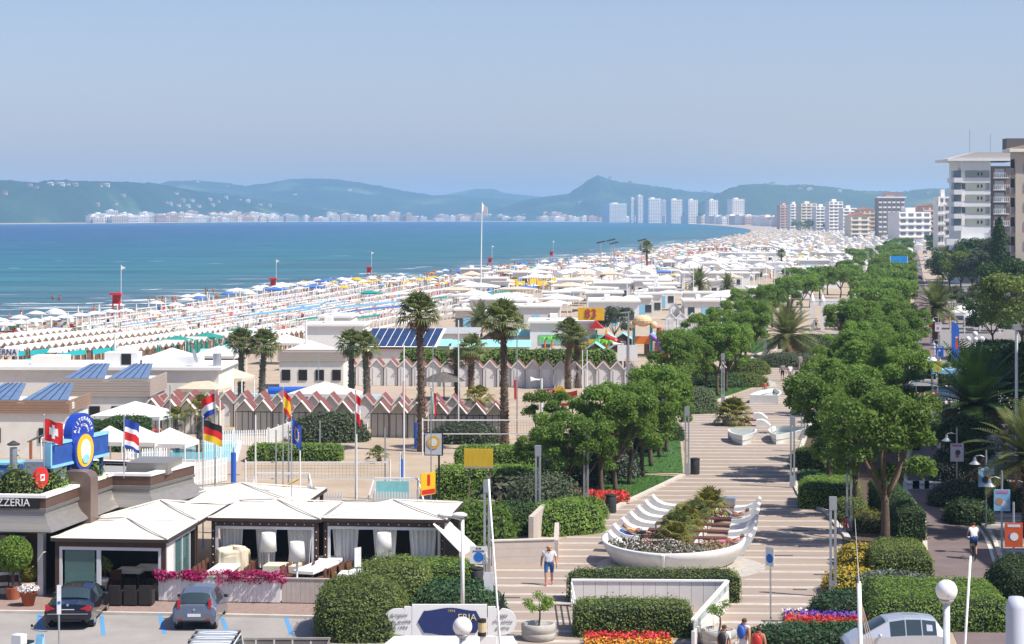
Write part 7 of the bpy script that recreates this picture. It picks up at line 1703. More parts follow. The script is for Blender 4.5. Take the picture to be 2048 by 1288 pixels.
# ---- white picket fences
def picket(px0, py0, px1, py1, h, label, sp=.16, m=WHITE):
    a, b = P(px0, py0), P(px1, py1); d = b-a; L = d.length; t = thing('picket_fence', label, 'fence', a, math.atan2(d.y, d.x)); me = None; n = int(L/sp)
    for k in range(n):
        if me is None: me = MB().extr([(-.045,.05),(.045,.05),(.045,h-.06),(0,h),(-.045,h-.06)],-.012,.012).mesh('picket', m)
        obj('picket', me, t, (k*sp+.05,0,0))
    for z in (h*.25,h*.75): MB().box(0,L,.013,.05,z-.03,z+.03).build('rail', m, t)
    for k in range(int(L/2.4)+1): MB().box(k*2.4-.05,k*2.4+.05,.015,.11,0,h+.1).build('post', m, t)
    return t
picket(400,896,540,892,1.2,'white picket fence along the small pool'); picket(540,892,600,868,1.2,'white fence returning toward the cabins'); picket(478,1028,558,1030,1.3,'white picket fence behind the terrace roofs, left part'); picket(625,1030,690,1032,1.3,'white picket fence behind terrace roofs, middle part'); picket(748,1030,835,1032,1.3,'white picket fence behind terrace roofs, right part'); picket(345,985,455,962,1.5,'pale fence at the corner of the sand court'); picket(250,935,345,930,1.2,'white fence in front of the pool sunbeds')
# ---- pools
WATER = mat('pool_water', (.20,.52,.60), .08, var=.08, scale=.5, spec=.5)
def pool(pts, label): 
    w = W2(pts); t = tag(poly_sheet('swimming_pool', w, .06, WATER, .06), label, 'pool'); del t['kind']; t2 = ribbon('pool_edge', w+[w[0]], .35, .0, .09, WHITE, t); return t
pool([(252,918),(470,925),(480,884),(330,884),(262,900)],'small light blue swimming pool beside the young palms'); pool([(395,812),(780,816),(770,792),(410,788)],'long swimming pool behind the red roofed cabins')
poly_sheet('pool_deck', W2([(190,945),(480,950),(500,872),(230,868)]), .035, mat('deck_tiles', (.42,.33,.26), .8, var=.1)); poly_sheet('pool_deck', W2([(370,830),(820,832),(800,775),(380,772)]), .03, mat('deck_tiles', (.42,.33,.26)))
t = thing('pool_roller', 'long blue rolled pool cover behind the fan palms', 'pool cover', P(585,792), -.02); MB().tube([(-2.2,0,.5),(2.6,0,.5)],.35,14).build('roll', BLUEP, t)
for x in (-2.1,2.5): MB().box(x-.05,x+.05,-.2,.2,0,.5).build('stand', STEEL, t)
# ---- sunbeds
sb = thing('sunbed', 'x', 'sunbed'); MB().box(-.32,.32,-.3,1.0,.3,.35).build('bed', FABRIC, sb); b = MB().box(-.32,.32,0,.75,0,.05); b.xf(Matrix.Translation((0,1.0,.33)) @ Matrix.Rotation(.6,4,'X')); b.build('backrest', FABRIC, sb)
for x in (-.28,.28):
    for y in (-.25,.9): MB().box(x-.02,x+.02,y-.02,y+.02,0,.3).build('leg', STEEL, sb)
for i, (px, py) in enumerate([(268,878),(290,878),(312,876),(235,885),(300,866),(255,868),(325,866),(218,874)]):
    lab = 'white sunbed by the small pool, %s of the group' % ORD[i]
    if i == 0: sb.location = P(px, py); sb.rotation_euler.z = 1.4; sb['label'] = lab; sb['group'] = 'pool sunbeds'
    else: dup(sb, P(px, py), 1.4+.1*(i%3), lab)
FACE[0] = Vector((.6,0,.8))
person('sunbather lying on a pool sunbed, left one', P(275,877)+Vector((0,0,.32)), .1, lie(.1), SDK, SDK, skin=TAN, sleeves=False); person('sunbather lying on a pool sunbed, right one', P(305,875)+Vector((0,0,.32)), .1, lie(.25), SRED, SRED, skin=TAN, sleeves=False)
FACE[0] = Vector((0,1,0))
# ---- nets, goals, mesh posts
def net(px0, px1, pyt, zt, label, hgt=.95, m=FABRIC):
    Y = FPX*(CH-zt)/(pyt-YH); x0, x1 = (px0-1024)*Y/FPX, (px1-1024)*Y/FPX; t = thing('volleyball_net', label, 'net', (x0, Y, 0)); L = x1-x0
    for x in (0, L): MB().tube([(x,0,0),(x,0,zt+.1)],.05,8).build('post', WHITE, t)
    MB().box(.05,L-.05,-.015,.015,zt-.08,zt).build('top_tape', WHITE, t); MB().box(.05,L-.05,-.012,.012,zt-hgt-.06,zt-hgt).build('bottom_tape', WHITE, t)
    mb = MB(); GN = mat('net_cord', (.12,.12,.12), .9)
    for k in range(int(L/.2)): mb.box(.1+k*.2,.108+k*.2,-.004,.004,zt-hgt,zt-.08)
    for k in range(5): mb.box(.06,L-.06,-.004,.004,zt-hgt+k*.18,zt-hgt+k*.18+.008)
    stuff(mb.build('mesh', GN, t)); return t
net(491,780,923,2.4,'volleyball net with white tapes behind the terrace roofs'); net(845,1092,839,2.4,'volleyball net before the cream cabins right of tall palm'); net(1300,1442,636,2.6,'far volleyball net before the white cabins')
def goal(px0, px1, pyt, label, m=WHITE, base=1020):
    Y = P(px0, base).y; zt = CH-(pyt-YH)*Y/FPX; x0, x1 = (px0-1024)*Y/FPX, (px1-1024)*Y/FPX; L = x1-x0; t = thing('goal_frame', label, 'goal', (x0,Y,0))
    for x, s in ((0,-1),(L,1)):
        MB().bar((x,0,0),(x,0,zt),.1).build('post', m, t); MB().bar((x,0,zt),(x+s*.5,-.9,0),.07).build('brace', m, t)
    MB().bar((0,0,zt),(L,0,zt),.1).build('crossbar', m, t); return t
goal(512,618,947,'white beach goal frame with slanted braces, left one'); goal(748,836,957,'white beach goal frame with cyan board, right one')
t = thing('backboard', 'cyan panel standing in the right goal', 'board', P(785,1024)); MB().box(-.9,.9,0,.06,.3,1.7).build('panel', mat('cyan_panel', (.25,.6,.62), .6), t); MB().box(-.95,-.9,0,.06,0,1.75).build('post', WHITE, t); MB().box(.9,.95,0,.06,0,1.75).build('post', WHITE, t)
t = thing('yellow_tape', 'sagging yellow tape stretched across the left goal', 'tape', (0,0,0)); A = AT(520,985,117); Bq = AT(598,958,117); MB().tube([A.lerp(Bq,k/8)-Vector((0,0,.12*math.sin(math.pi*k/8))) for k in range(9)],.06,6).build('band', YELP, t)
for i, (px, pyb, pyt, m, r_, lab) in enumerate([(467,985,905,BLUEP,.16,'blue padded net post left of the sand court'),(832,900,845,BLUEP,.13,'tall blue padded post beside the tall palm'),(803,960,918,BLUEP,.1,'blue padded post right of the volleyball net'),(808,800,762,REDP,.12,'red padded post near the pool'),(1031,800,760,REDP,.12,'red padded post behind the right tall palm')]):
    p = P(px, pyb); z = CH-(pyt-YH)*p.y/FPX; t = thing('padded_post', lab, 'post', p); MB().tube([(0,0,0),(0,0,z+.3)],.05,8).build('pole', STEEL, t); MB().tube([(0,0,.1),(0,0,z)],r_,10).build('pad', m, t)
r = random.Random(5)
for i, (px, pyb, pyt) in enumerate([(511,1030,830),(552,1030,860),(600,1028,890),(637,800,705),(713,1030,868),(770,1000,855),(808,1002,690),(866,880,690),(917,880,640),(1034,880,640),(1174,800,700),(1310,790,700),(1165,790,700),(340,940,770),(440,960,800),(577,1010,850),(800,1015,905),(640,905,840)]):
    p = P(px, pyb); z = CH-(pyt-YH)*p.y/FPX; t = tag(MB().tube([(0,0,0),(0,0,z)],[.05,.04],6).build('fence_pole', STEEL if i % 2 else WHITE), 'thin tall net pole of the sport courts, %s in order' % ORD[i], 'pole', 'thin court poles'); t.location = p
t = thing('basketball_board', 'white basketball backboard on a post behind the trees', 'basketball hoop', P(1255,790)); s = P(1255,790).y/FPX; MB().box(-20*s,20*s,0,.08,CH-(722-YH)*s,CH-(690-YH)*s).build('backboard', WHITE, t); MB().box(-.1,.1,.1,.3,0,CH-(700-YH)*s).build('post', WHITE, t); MB().tube([(.25*math.cos(a*.5),-.3+.25*math.sin(a*.5),CH-(718-YH)*s) for a in range(13)],.02,5).build('hoop', ORANGE, t)
t = thing('banner', 'yellow and red advertising banner on the court fence', 'banner', P(856,1030), .9); MB().box(-.6,.6,-.02,.02,1.1,2.3).build('cloth', YELP, t); MB().box(-.55,.55,-.03,-.021,1.15,1.4).build('red_strip', REDP, t); MB().box(-.1,.15,-.03,-.021,1.6,2.2).build('print', REDP, t)
t = thing('straw_parasol', 'dark thatched parasol on the sand behind the cabins', 'parasol', P(888,800)); MB().tube([(0,0,0),(0,0,2.0)],.05,6).build('pole', BROWN, t); MB().lathe([(1.9,1.7),(1.0,2.25),(.02,2.5)],16).build('thatch', mat('thatch', (.12,.11,.10), .95, var=.3, scale=5), t)
# ---- bar buildings with plank parapets and roof panels
PLANKB = mat('brown_planks', (.30,.19,.13), .8, var=.15, scale=2, stretch=(.5,.5,6)); PLANKG = mat('grey_beige_planks', (.40,.34,.29), .8, var=.1, scale=2, stretch=(.5,.5,6)); SOLAR = mat('solar_blue', (.025,.05,.13), .15, var=.15, scale=1.5, spec=.7)
def plank_building(px0, px1, pyt, pyb, zt, depth, label, plank, front_m, side=True, nplank=6, X0=None, solar=0, sname='bar_building', texts=()):
    Y = FPX*(CH-zt)/(pyt-YH); x0, x1 = (px0-1024)*Y/FPX, (px1-1024)*Y/FPX; zb = CH-(pyb-YH)*Y/FPX; L = x1-x0; t = thing(sname, label, 'building', (x0, Y, 0), -.02)
    MB().box(.15,L-.15,.15,depth,0,zt-.3).build('wall', front_m, t); ph = (zt-zb)/nplank
    for k in range(nplank): MB().box(0,L,-.03+.006*(k%2),.05,zb+k*ph+.01,zb+(k+1)*ph-.008).build('plank', plank, t)
    for k in range(nplank): MB().box(L-.05,L+.03-.006*(k%2),.05,depth,zb+k*ph+.01,zb+(k+1)*ph-.008).build('plank', plank, t)
    for k in range(4): MB().box(L*(k+.5)/4-.4,L*(k+.5)/4+.4,.08,.14,.9,1.9).build('window', DARK, t)
    for k in range(solar):
        w = L/solar; a = [(k*w+.1,.4,zt+.0),(k*w+w*.95,.4,zt+.0),(k*w+w*.75,depth*.8,zt+.75),(k*w+w*.3,depth*.8,zt+.75)]
        MB().add(a+[(p[0],p[1],p[2]-.08) for p in a],[(0,1,2,3),(7,6,5,4),(0,4,5,1),(1,5,6,2),(2,6,7,3),(3,7,4,0)]).build('roof_panel', mat('blue_roof_sheet', (.13,.20,.32), .45, var=.12, scale=1.2), t)
        for j in range(1,5):
            q = [Vector(a[0]).lerp(Vector(a[1]),j/5), Vector(a[3]).lerp(Vector(a[2]),j/5)]; MB().bar(q[0]+Vector((0,0,.02)),q[1]+Vector((0,0,.02)),.05,.04).build('seam', NAVY, t)
    for tx, sz, dx, dz in texts:
        o = obj('lettering', text_mesh(tx, sz, 'lettering', WHITE, .01), t, (L+.05, dx, dz)); o.rotation_euler.z = math.pi/2
    return t, x0, Y, L
plank_building(-260,140,800,826,3.8,6.5,'white bar building with brown plank parapet and number 88', PLANKB, WHITE2, solar=4, nplank=5, texts=(('88',.7,1.0,3.35),))
plank_building(122,300,757,793,4.0,7,'beige plank parapet building behind the brown one', PLANKG, WHITE2, nplank=7, solar=2)
plank_building(555,690,699,722,3.8,6,'pale plank fronted building behind the pool', PLANKG, WHITE2, nplank=6)
def flat_house(px0, px1, pyt, zt, depth, label, m=WHITE, name='white_building', extras=True, doors=2, rz=-.03):
    Y = FPX*(CH-zt)/(pyt-YH); x0, x1 = (px0-1024)*Y/FPX, (px1-1024)*Y/FPX; L = x1-x0; t = thing(name, label, 'building', (x0, Y, 0), rz)
    MB().box(0,L,0,depth,0,zt-.25).build('wall', m, t); MB().box(-.25,L+.25,-.3,depth+.25,zt-.25,zt).build('roof_slab', WHITE, t)
    for k in range(doors): x = L*(k+.5)/doors; MB().box(x-.5,x+.5,-.05,-.01,.05 if k % 2 else .9,2.1).build('door' if k % 2 else 'window', GLASS if k % 2 == 0 else LBLUE, t)
    if extras: MB().box(L*.3,L*.42,depth*.3,depth*.6,zt,zt+.7).build('roof_unit', WHITE2, t)
    return t
t = flat_house(-120,440,733,4.0,8,'long white flat roofed bar building with satellite dish', WHITE2, doors=6)
L = 25; MB().lathe([(.02,0),(.35,.06),(.6,.2)],18).xf(Matrix.Translation((20.6,1,4.8)) @ Matrix.Rotation(1.3,4,'Y')).build('satellite_dish', STEEL, t); MB().box(13.3,16,1,3,4,5.1).build('roof_cabin', WHITE, t); MB().box(14.7,15.5,.95,.99,4.1,5.0).build('dark_door', DARK, t); MB().box(16.2,21,2,4,4,4.7).build('roof_vent', WHITE, t); MB().cyl((22.5,1.5,4),.35,1.0,12).build('chimney', GREYMETAL, t)
t = thing('bar_sign', 'white sign reading TABERNA at the left edge', 'sign', P(8,790), -.03); s = P(8,790).y/FPX; z0, z1 = CH-(712-YH)*s, CH-(697-YH)*s; MB().box(-1.6,28*s,0,.1,z0,z1).build('panel', WHITE, t); obj('lettering', text_mesh('TABERNA', .75, 'lettering', NAVY, .01, 'RIGHT', sx=.9), t, (26*s,-.03,(z0+z1)/2))
for x in (-1.5,27*s): MB().box(x-.06,x+.06,.1,.2,0,z0).build('post', WHITE, t)
t = flat_house(610,726,648,3.6,7,'white wall building left of the solar roof', LBLUE and WHITE, doors=0); t = flat_house(1060,1190,642,4.0,8,'white bar with mint stripe and yellow number 83 sign', WHITE, doors=2)
MB().box(1.0,8.5,-.06,-.012,1.3,2.4).build('mint_band', mat('mint_paint', (.25,.55,.46), .6), t)
p0 = t; sg = MB().box(5.6,8.6,-.4,-.3,4.1,5.6).build('number_sign', YELP, t); obj('lettering', text_mesh('83', 1.5, 'lettering', mat('crimson_letter', (.45,.03,.1), .5), .02), t, (7.1,-.45,4.85)); MB().box(8.6,8.7,-.3,2.0,4.1,5.6).build('sign_return', mat('tan_sign', (.6,.4,.15), .6), t)
t = flat_house(1180,1278,601,3.8,12,'long white ribbed roof bar with number 72', WHITE, doors=3); obj('lettering', text_mesh('72', .8, 'lettering', BLACK, .02), t, (8.6,-.35,2.8))
for i, (a, b, pyt, lab) in enumerate([(940,1000,597,'white hut among parasols left of number 83'),(1010,1070,600,'white low hut right of the second palm'),(1190,1260,565,'dark fronted hut behind the white canopies'),(1270,1340,560,'white hut behind the number 72 bar'),(1420,1470,560,'white kiosk below the blue canopy'),(1365,1500,545,'white beach restaurant with long roof'),(1480,1530,520,'white upper kiosk with pyramid roof'),(1500,1570,575,'beige hut behind the white poles'),(1560,1620,560,'white hut near the far left trees'),(1600,1660,520,'long white hall on the far beach'),(1440,1560,505,'long white hall with red and blue roof letters'),(1600,1680,545,'white hut at the edge of the far trees'),(1640,1690,505,'small white hut far up the beach'),(1300,1350,575,'white hut beside the blue parasol'),(640,700,632,'white shower hut among the frames')]):
    t = flat_house(a, b, pyt, 3.6, 9, lab, WHITE if i % 3 else WHITE2, doors=3, name='beach_bar')
    if 'letters' in lab:
        obj('lettering', text_mesh('BAR RISTORANTE', 1.7, 'lettering', NAVY, .05), t, (14,-.4,4.8))
        for k in range(8): MB().box(-7.4+k*1.5,-6.5+k*1.5,-.4,-.3,4.2,5.2).build('red_letter_tile', mat('faded_red_letter', (.4,.18,.16)), t)
# solar roof
t = thing('solar_roof', 'dark hut roof covered with two rows of solar panels', 'solar panels', P(724,735), -.03); s = P(724,735).y/FPX; wpx = 146*s/9
for j in range(2):
    for k in range(9):
        a = [Vector((k*wpx+j*.35+.05, j*2.0, 2.35+j*.85)), Vector(((k+1)*wpx+j*.35-.05, j*2.0, 2.35+j*.85)), Vector(((k+1)*wpx+j*.35+.3, j*2.0+1.92, 3.17+j*.85)), Vector((k*wpx+j*.35+.4, j*2.0+1.92, 3.17+j*.85))]
        MB().add(a+[v-Vector((0,0,.06)) for v in a],[(0,1,2,3),(7,6,5,4),(0,4,5,1),(1,5,6,2),(2,6,7,3),(3,7,4,0)]).build('solar_panel', SOLAR, t)
MB().add([(-.15,-.15,2.22),(9*wpx+.2,-.15,2.22),(9*wpx+1,4.1,4.0),(.6,4.1,4.0)],[(0,1,2,3)]).build('roof', WHITE, t); MB().box(1.5,9*wpx-.3,.6,4,0,2.2).build('wall', HUTB, t); MB().box(.2,.3,0,.1,0,2.2).build('post', WHITE, t)
# ---- parasols
def parasol_tpl(name, m, R=1.5, H=2.3, closed=False, sq=False, pole=WHITE):
    t = thing(name, 'x', 'parasol'); MB().tube([(0,0,0),(0,0,H+.12)],.03 if not closed else .035,6).build('pole', pole, t)
    if closed: MB().lathe([(.05,.85),(.13,.95),(.15,1.3),(.09,H),(.02,H+.1)],8).build('canopy', m, t)
    else: MB().lathe([(R,H-.35),(R*.98,H-.45),(R*.6,H-.12),(.02,H+.08)],12).build('canopy', m, t)
    return t
UW = mat('parasol_white', (.8,.79,.76), .85, var=.04, transl=.2, objrand=.05); UB = mat('parasol_blue', (.07,.2,.55), .85, var=.06, transl=.2); UY = mat('parasol_yellow', (.75,.52,.06), .85, var=.06, transl=.2); UO = mat('parasol_orange', (.7,.25,.05), .85, transl=.2); UT = mat('parasol_teal', (.03,.32,.26), .85, transl=.2); UL = mat('parasol_sky_blue', (.2,.48,.72), .85, transl=.2)
for i, (px, py, w, d, h, lab, m) in enumerate([(250,895,5.2,4,2.2,'cream hip canopy beside the number 88 bar',FABRIC),(395,835,3.6,3.4,2.3,'cream parasol canopy at the beige plank bar',mat('cream_canopy',(.66,.57,.44),.9,transl=.15)),(440,815,4,3.4,2.5,'large cream awning canopy left of palms',MATS['cream_canopy']),(330,765,4.5,4,2.4,'white pyramid tent behind the satellite dish',FABRIC),(425,765,4.5,4,2.6,'white pyramid tent behind the white bar end',FABRIC),(560,730,4.6,4,2.4,'white pyramid tent beside the aqua roof',FABRIC),(610,742,4.2,4,2.2,'white pyramid tent by the brown huts',FABRIC),(660,705,5,4,2.5,'broad white canopy behind the brown huts',FABRIC),(950,665,5,4,2.6,'white pyramid tent left of the second tall palm',FABRIC),(640,835,5.5,3,1.9,'white flat canopy by the long pool',FABRIC),(80,905,2.8,2.8,2.4,'white parasol tent on the terrace at left',FABRIC),(120,950,2.6,2.4,2.3,'white canopy behind the blue sign, left',FABRIC),(205,958,2.6,2.4,2.3,'white canopy behind the blue sign, right',FABRIC),(265,955,3,2.4,2.2,'white canopy left of the sand court',FABRIC),(325,955,3,2.6,2.1,'white and yellow hut canopy by the court corner',FABRIC)]):
    tent(px, py, w, d, h, lab, .9, 'canopy_tent', m)
rr = random.Random(12)
tl = []
for i in range(90):
    px = rr.uniform(900, 1640); t_ = (px-900)/740; py = max(505, rr.uniform(508, 652)-t_*28)
    if px > 1500 and py > 560 or P(px, py).x < shore_x(P(px, py).y)+22: continue
    tl.append((px, py))
for i, (px, py) in enumerate(sorted(tl)):
    tent(px, py, rr.uniform(3.5,8), rr.uniform(3.5,7), rr.uniform(2.2,3.0), 'white canopy tent amid the beach clubs, %s counting from left' % (ORD[i] if i < 60 else ORD[i-60]+' after the sixtieth'), rr.uniform(.3,1.0), 'canopy_tent', UW if i % 4 else MATS['cream_canopy'], group='white beach club tents')
for i in range(34):
    px = rr.uniform(880, 1600); pyt = rr.uniform(500, 622)-(px-880)*.045
    if px > 1480 and pyt > 555: pyt -= 40
    yy = FPX*(CH-3.3)/(max(498, pyt)-YH)
    if (px-1024)*yy/FPX < shore_x(yy)+24: continue
    flat_house(px, px+rr.uniform(30,85)*(pyt-YH)/150, max(498, pyt), rr.uniform(2.8,3.8), rr.uniform(4,9), 'low white beach club hut, %s of those scattered behind the bars' % ORD[i], [WHITE,WHITE2,CABW,CABG][i%4], doors=3, name='club_hut')
for i, (px, py, w, m, lab) in enumerate([(1326,562,9,UB,'wide bright blue canopy beside the dark fan palm'),(655,582,6,UB,'blue canopy near the lifeguard tower'),(1045,598,5,UB,'blue parasol canopy behind the second palm'),(1480,557,6,UB,'blue striped awning of the beach kiosk'),(1360,610,6,UL,'blue scalloped awning by the feathered palm'),(545,602,4,UB,'blue canopy at the water side'),(345,720,3.2,UT,'green round canopy behind the white bar'),(405,712,3.2,UT,'second green round canopy behind the white bar'),(620,596,4,UB,'second blue canopy at the water side'),(470,700,3,UT,'green canopy by the aqua shed'),(735,610,4,UT,'green canopy in the frames')]): tent(px, py, w, 3, 2.2, lab, .5, 'coloured_canopy', m)
# cabins in scalloped rows on the sand
SC_F = [(-56.3,20),(-50.3,22),(-43.8,24),(-37.4,26),(-31.6,24),(-26.5,10)]
U2 = Vector((.25,.968,0)); tc_ = thing('row_tent', 'x', 'beach tent'); w = 1.62
RB_ = mat('tent_inner', (.34,.20,.13), .9, var=.1); BEI = mat('tent_beige_curtain', (.56,.44,.34), .9, var=.1)
mb = MB()
for s in (-1,1): mb.add([(0,-1.3,2.25),(s*w/2,-1.3,1.8),(s*w/2,1.3,1.8),(0,1.3,2.25),(0,-1.3,2.3),(s*w/2,-1.3,1.85),(s*w/2,1.3,1.85),(0,1.3,2.3)],[(0,1,2,3),(7,6,5,4),(0,4,5,1),(2,6,7,3)])
mb.build('roof', UW, tc_)
MB().extr([(-w/2,1.72),(-w/2,1.82),(0,2.27),(w/2,1.82),(w/2,1.72),(0,2.12)],-1.28,-1.24).build('gable_trim', RB_, tc_); MB().box(-w*.32,w*.32,-.2,-.1,0,1.75).build('curtain', BEI, tc_)
for x in (-w/2+.04,w/2-.04): MB().box(x-.035,x+.035,-1.25,-1.18,0,1.8).build('post', RB_, tc_)
rz_t = math.atan2(U2.y, U2.x); k = 0
for j, (xe, n) in enumerate(SC_F):
    for i in range(n):
        p = Vector((xe,263,0))-U2*(i*1.66); lab = 'white gabled beach tent, %s from the far end of the %s row from sea' % (ORD[i], ORD[j])
        if k == 0: tc_.location = p; tc_.rotation_euler.z = rz_t; tc_['label'] = lab; tc_['group'] = 'rows of gabled beach tents'
        else: dup(tc_, p, rz_t, lab)
        k += 1
# turquoise windbreaks
def windbreak(a, b, z, label, m=CYAN, hgt=.5, postm=BROWN, sp=1.6, name='windbreak'):
    A, Bq = P(*a, z), P(*b, z); d = Bq-A; L = d.length; t = thing(name, label, 'windbreak', (A.x,A.y,0), math.atan2(d.y,d.x)); n = max(2, int(L/sp))
    MB().box(0,L,-.03,.03,z-hgt/2,z+hgt/2).build('strip', m, t); pm = MB().box(-.04,.04,.04,.1,0,z+hgt*.9).mesh('post', postm)
    for k in range(n+1): obj('post', pm, t, (L*k/n,0,0))
    return t
for i, (a, b, lab) in enumerate([((10,697),(78,690),'turquoise windbreak strip before the nearest tents, back one'),((30,709),(50,706),'short turquoise windbreak piece at left'),((60,706),(192,690),'turquoise windbreak strip in the middle line'),((0,731),(140,709),'turquoise windbreak strip in the front line'),((138,707),(172,704),'wider turquoise panel in the front line'),((185,704),(310,689),'turquoise windbreak strip right of the gap'),((310,688),(370,682),'turquoise windbreak strip behind white pole')]): windbreak(a, b, 1.9, lab)
for i, (a, b, m, lab) in enumerate([((575,614),(700,602),UL,'light blue rail before the water canopies'),((600,622),(830,600),UL,'light blue rail line across the frames'),((650,627),(880,604),UB,'blue rail line nearer the palms'),((470,634),(640,612),UL,'pale blue rail left of the shower hut'),((580,641),(660,632),UT,'green rail piece left of the shower hut'),((672,641),(760,630),UT,'green rail piece right of the shower hut'),((250,651),(430,628),UL,'pale blue rail near the first parasols'),((770,590),(1010,566),WHITE,'white rail line behind the tall palm'),((830,600),(1040,580),UT,'green rail line right of the tall palm')]): windbreak(a, b, 2.0, lab, m, .28, WHITE, 2.2, 'cloth_windbreak')
for i in range(9):
    a = (990+i*21+(6 if i % 2 else 0), 570-(i % 2)*5-i*.6); windbreak(a, (a[0]+18, a[1]-1.5), 1.8, 'yellow cloth windbreak on brown posts, %s from left' % ORD[i], UY, 1.2, BROWN, 1.2, 'yellow_windbreak')
windbreak((880,586),(1180,566),1.3,'long dark wooden rail fence in front of the yellow windbreaks',BROWN,.12,BROWN,1.5,'rail_fence')
# white shade frames: posts with a top rail, in rows along the beach
fr = thing('shade_frame', 'x', 'shade frame'); pm = MB().box(-.05,.05,-.05,.05,0,2.1).mesh('post', WHITE)
for k in range(5): obj('post', pm, fr, (k*2.2,0,0)); 
MB().box(-.1,8.9,-.1,.1,2.1,2.2).build('top_rail', WHITE, fr); mb = MB().box(0,8.8,-.04,.04,.8,1.1); mb.build('lower_cloth', UW, fr)
k = 0; ang = math.atan2(.9825,.186)
for j in range(11):
    for i in range(17):
        Y = 268+i*10.2; xs = shore_x(Y); X = xs+22+j*5.6
        px = 1024+X*FPX/Y
        if px < 150 or px > 1010 or X > -20+(Y-268)*.25: continue
        lab = 'white post and rail shade frame in the %s line from sea, %s along' % (ORD[j], ORD[i])
        if k == 0: fr.location = (X,Y,0); fr.rotation_euler.z = ang; fr['label'] = lab; fr['group'] = 'white shade frames'
        else: dup(fr, (X,Y,0), ang, lab)
        k += 1
# parasols by the water: individuals near, a mass far away
tp = [parasol_tpl('closed_parasol', UW, closed=True), parasol_tpl('open_parasol', UW), parasol_tpl('open_parasol', UB), parasol_tpl('open_parasol', UY), parasol_tpl('closed_parasol', UB, closed=True), parasol_tpl('closed_parasol', UT, closed=True)]
LB = ['closed white parasol on the sand near the waterline','open white parasol on the sand near the waterline','open blue parasol on the sand near the waterline','open yellow parasol on the sand near the waterline','closed blue parasol standing among the frames','closed green parasol behind the white bar building']
GR = ['closed white parasols','open white parasols','open blue parasols','open yellow parasols','closed blue parasols','closed green parasols']
CNT = [0]*6; first = [True]*6; rr = random.Random(4)
def put(k, p):
    if first[k]: tp[k].location = p; tp[k]['label'] = LB[k]; tp[k]['group'] = GR[k]; first[k] = False
    else: o = dup(tp[k], p, rr.uniform(0, 1))
    CNT[k] += 1
    if CNT[k] <= 140:
        (tp[k] if CNT[k] == 1 else o)['label'] = LB[k].split(' on ')[0].split(' standing')[0].split(' behind')[0]+' near the sea, '+ORD[CNT[k]-1]+' of them from the near end'
for i in range(30):
    Y = 282+i*7.0; xs = shore_x(Y)
    for j in range(7):
        if rr.random() < .22: continue
        X = xs+11+j*3.4+rr.uniform(-.5,.5); u = rr.random()
        if j < 2: k = 1 if u < .55 else 0 if u < .8 else 2 if 340 < Y < 420 else 0
        else: k = 0 if u < .86 else 1
        if Y > 420 and u > .9: k = 3
        put(k, (X, Y+rr.uniform(-1,1), 0))
for i, (px, py) in enumerate([(2+30*q, 682-4.2*q) for q in range(8)]): put(1, P(px+8, py-3))
for i in range(34): put(5, P(rr.uniform(285,470), rr.uniform(716,738)))
for i in range(10): put(4, P(rr.uniform(880,1010), rr.uniform(585,600)))
def far_mass():
    r = random.Random(6); mb = MB(); n = 0
    while n < 3900:
        Y = 430*math.exp(r.random()*1.75); xs = shore_x(Y); W = 60+Y*.06
        X = xs+13+5.2*int(r.random()*W/5.2)+r.gauss(0,.5)
        if math.sin(Y*.11)+math.sin(X*.13+Y*.03) > 1.1: continue
        u = (X-xs)/W; c = r.random(); blk = math.sin(Y*.05)+math.sin(Y*.021+1)
        mb.m = 0 if c < .74 else (1 if blk > .6 else 2 if blk < -.6 else 3 if c < .87 else 4 if c < .93 else 5)
        h = r.uniform(2.1,2.5); R = r.uniform(.85,1.35); o = r.random() < .5
        if o: mb.lathe([(R,h-.4),(.02,h)],6,(X,Y,0))
        else: mb.lathe([(.16,.9),(.12,h)],4,(X,Y,0))
        m0 = mb.m; mb.m = 0; mb.box(X-.05,X+.05,Y-.05,Y+.05,0,h-.3); mb.m = m0; n += 1
    stuff(tag(mb.build('distant_parasols', [UW,UB,UY,UO,UT,UL]), 'mass of small parasols covering the distant beach', 'parasols'))
    mb = MB()
    for i in range(520):
        Y = 520*math.exp(r.random()*1.4); xs = shore_x(Y); W = 60+Y*.06; X = xs+25+W*(.25+.7*r.random()); L = r.uniform(6,26); rot = Matrix.Translation((X,Y,0)) @ Matrix.Rotation(-.19,4,'Z'); s0 = len(mb.v); mb.m = 0 if r.random() < .8 else 1
        mb.box(-1.5,1.5,-L/2,L/2,0,2.2); mb.add([(-1.7,-L/2,2.2),(1.7,-L/2,2.2),(1.7,L/2,2.2),(-1.7,L/2,2.2),(0,-L/2,2.9),(0,L/2,2.9)],[(0,1,4),(1,2,5,4),(2,3,5),(3,0,4,5)]); mb.xf(rot, s0)
    stuff(tag(mb.build('distant_cabin_rows', [UW,CABW]), 'white cabin rows running along the distant beach', 'cabins'))
    mb = MB()                                       # deck chairs and towels between the parasols
    for i in range(3500):
        Y = 285*math.exp(r.random()*1.5); xs = shore_x(Y); X = xs+10+r.random()*(35+Y*.03); mb.m = r.choice([0,0,0,1,2,3,4,5]); s0 = len(mb.v); mb.box(-.3,.3,-.9,.5,.25,.32); mb.add([(-.3,.5,.3),(.3,.5,.3),(.3,.95,.8),(-.3,.95,.8)],[(0,1,2,3)]); mb.xf(Matrix.Translation((X,Y,0)) @ Matrix.Rotation(r.uniform(0,6.28),4,'Z'), s0)
    stuff(tag(mb.build('deck_chairs', [UW,UB,UO,REDP,TAN,UT]), 'countless deck chairs and towels on the sand', 'deck chairs'))
far_mass()
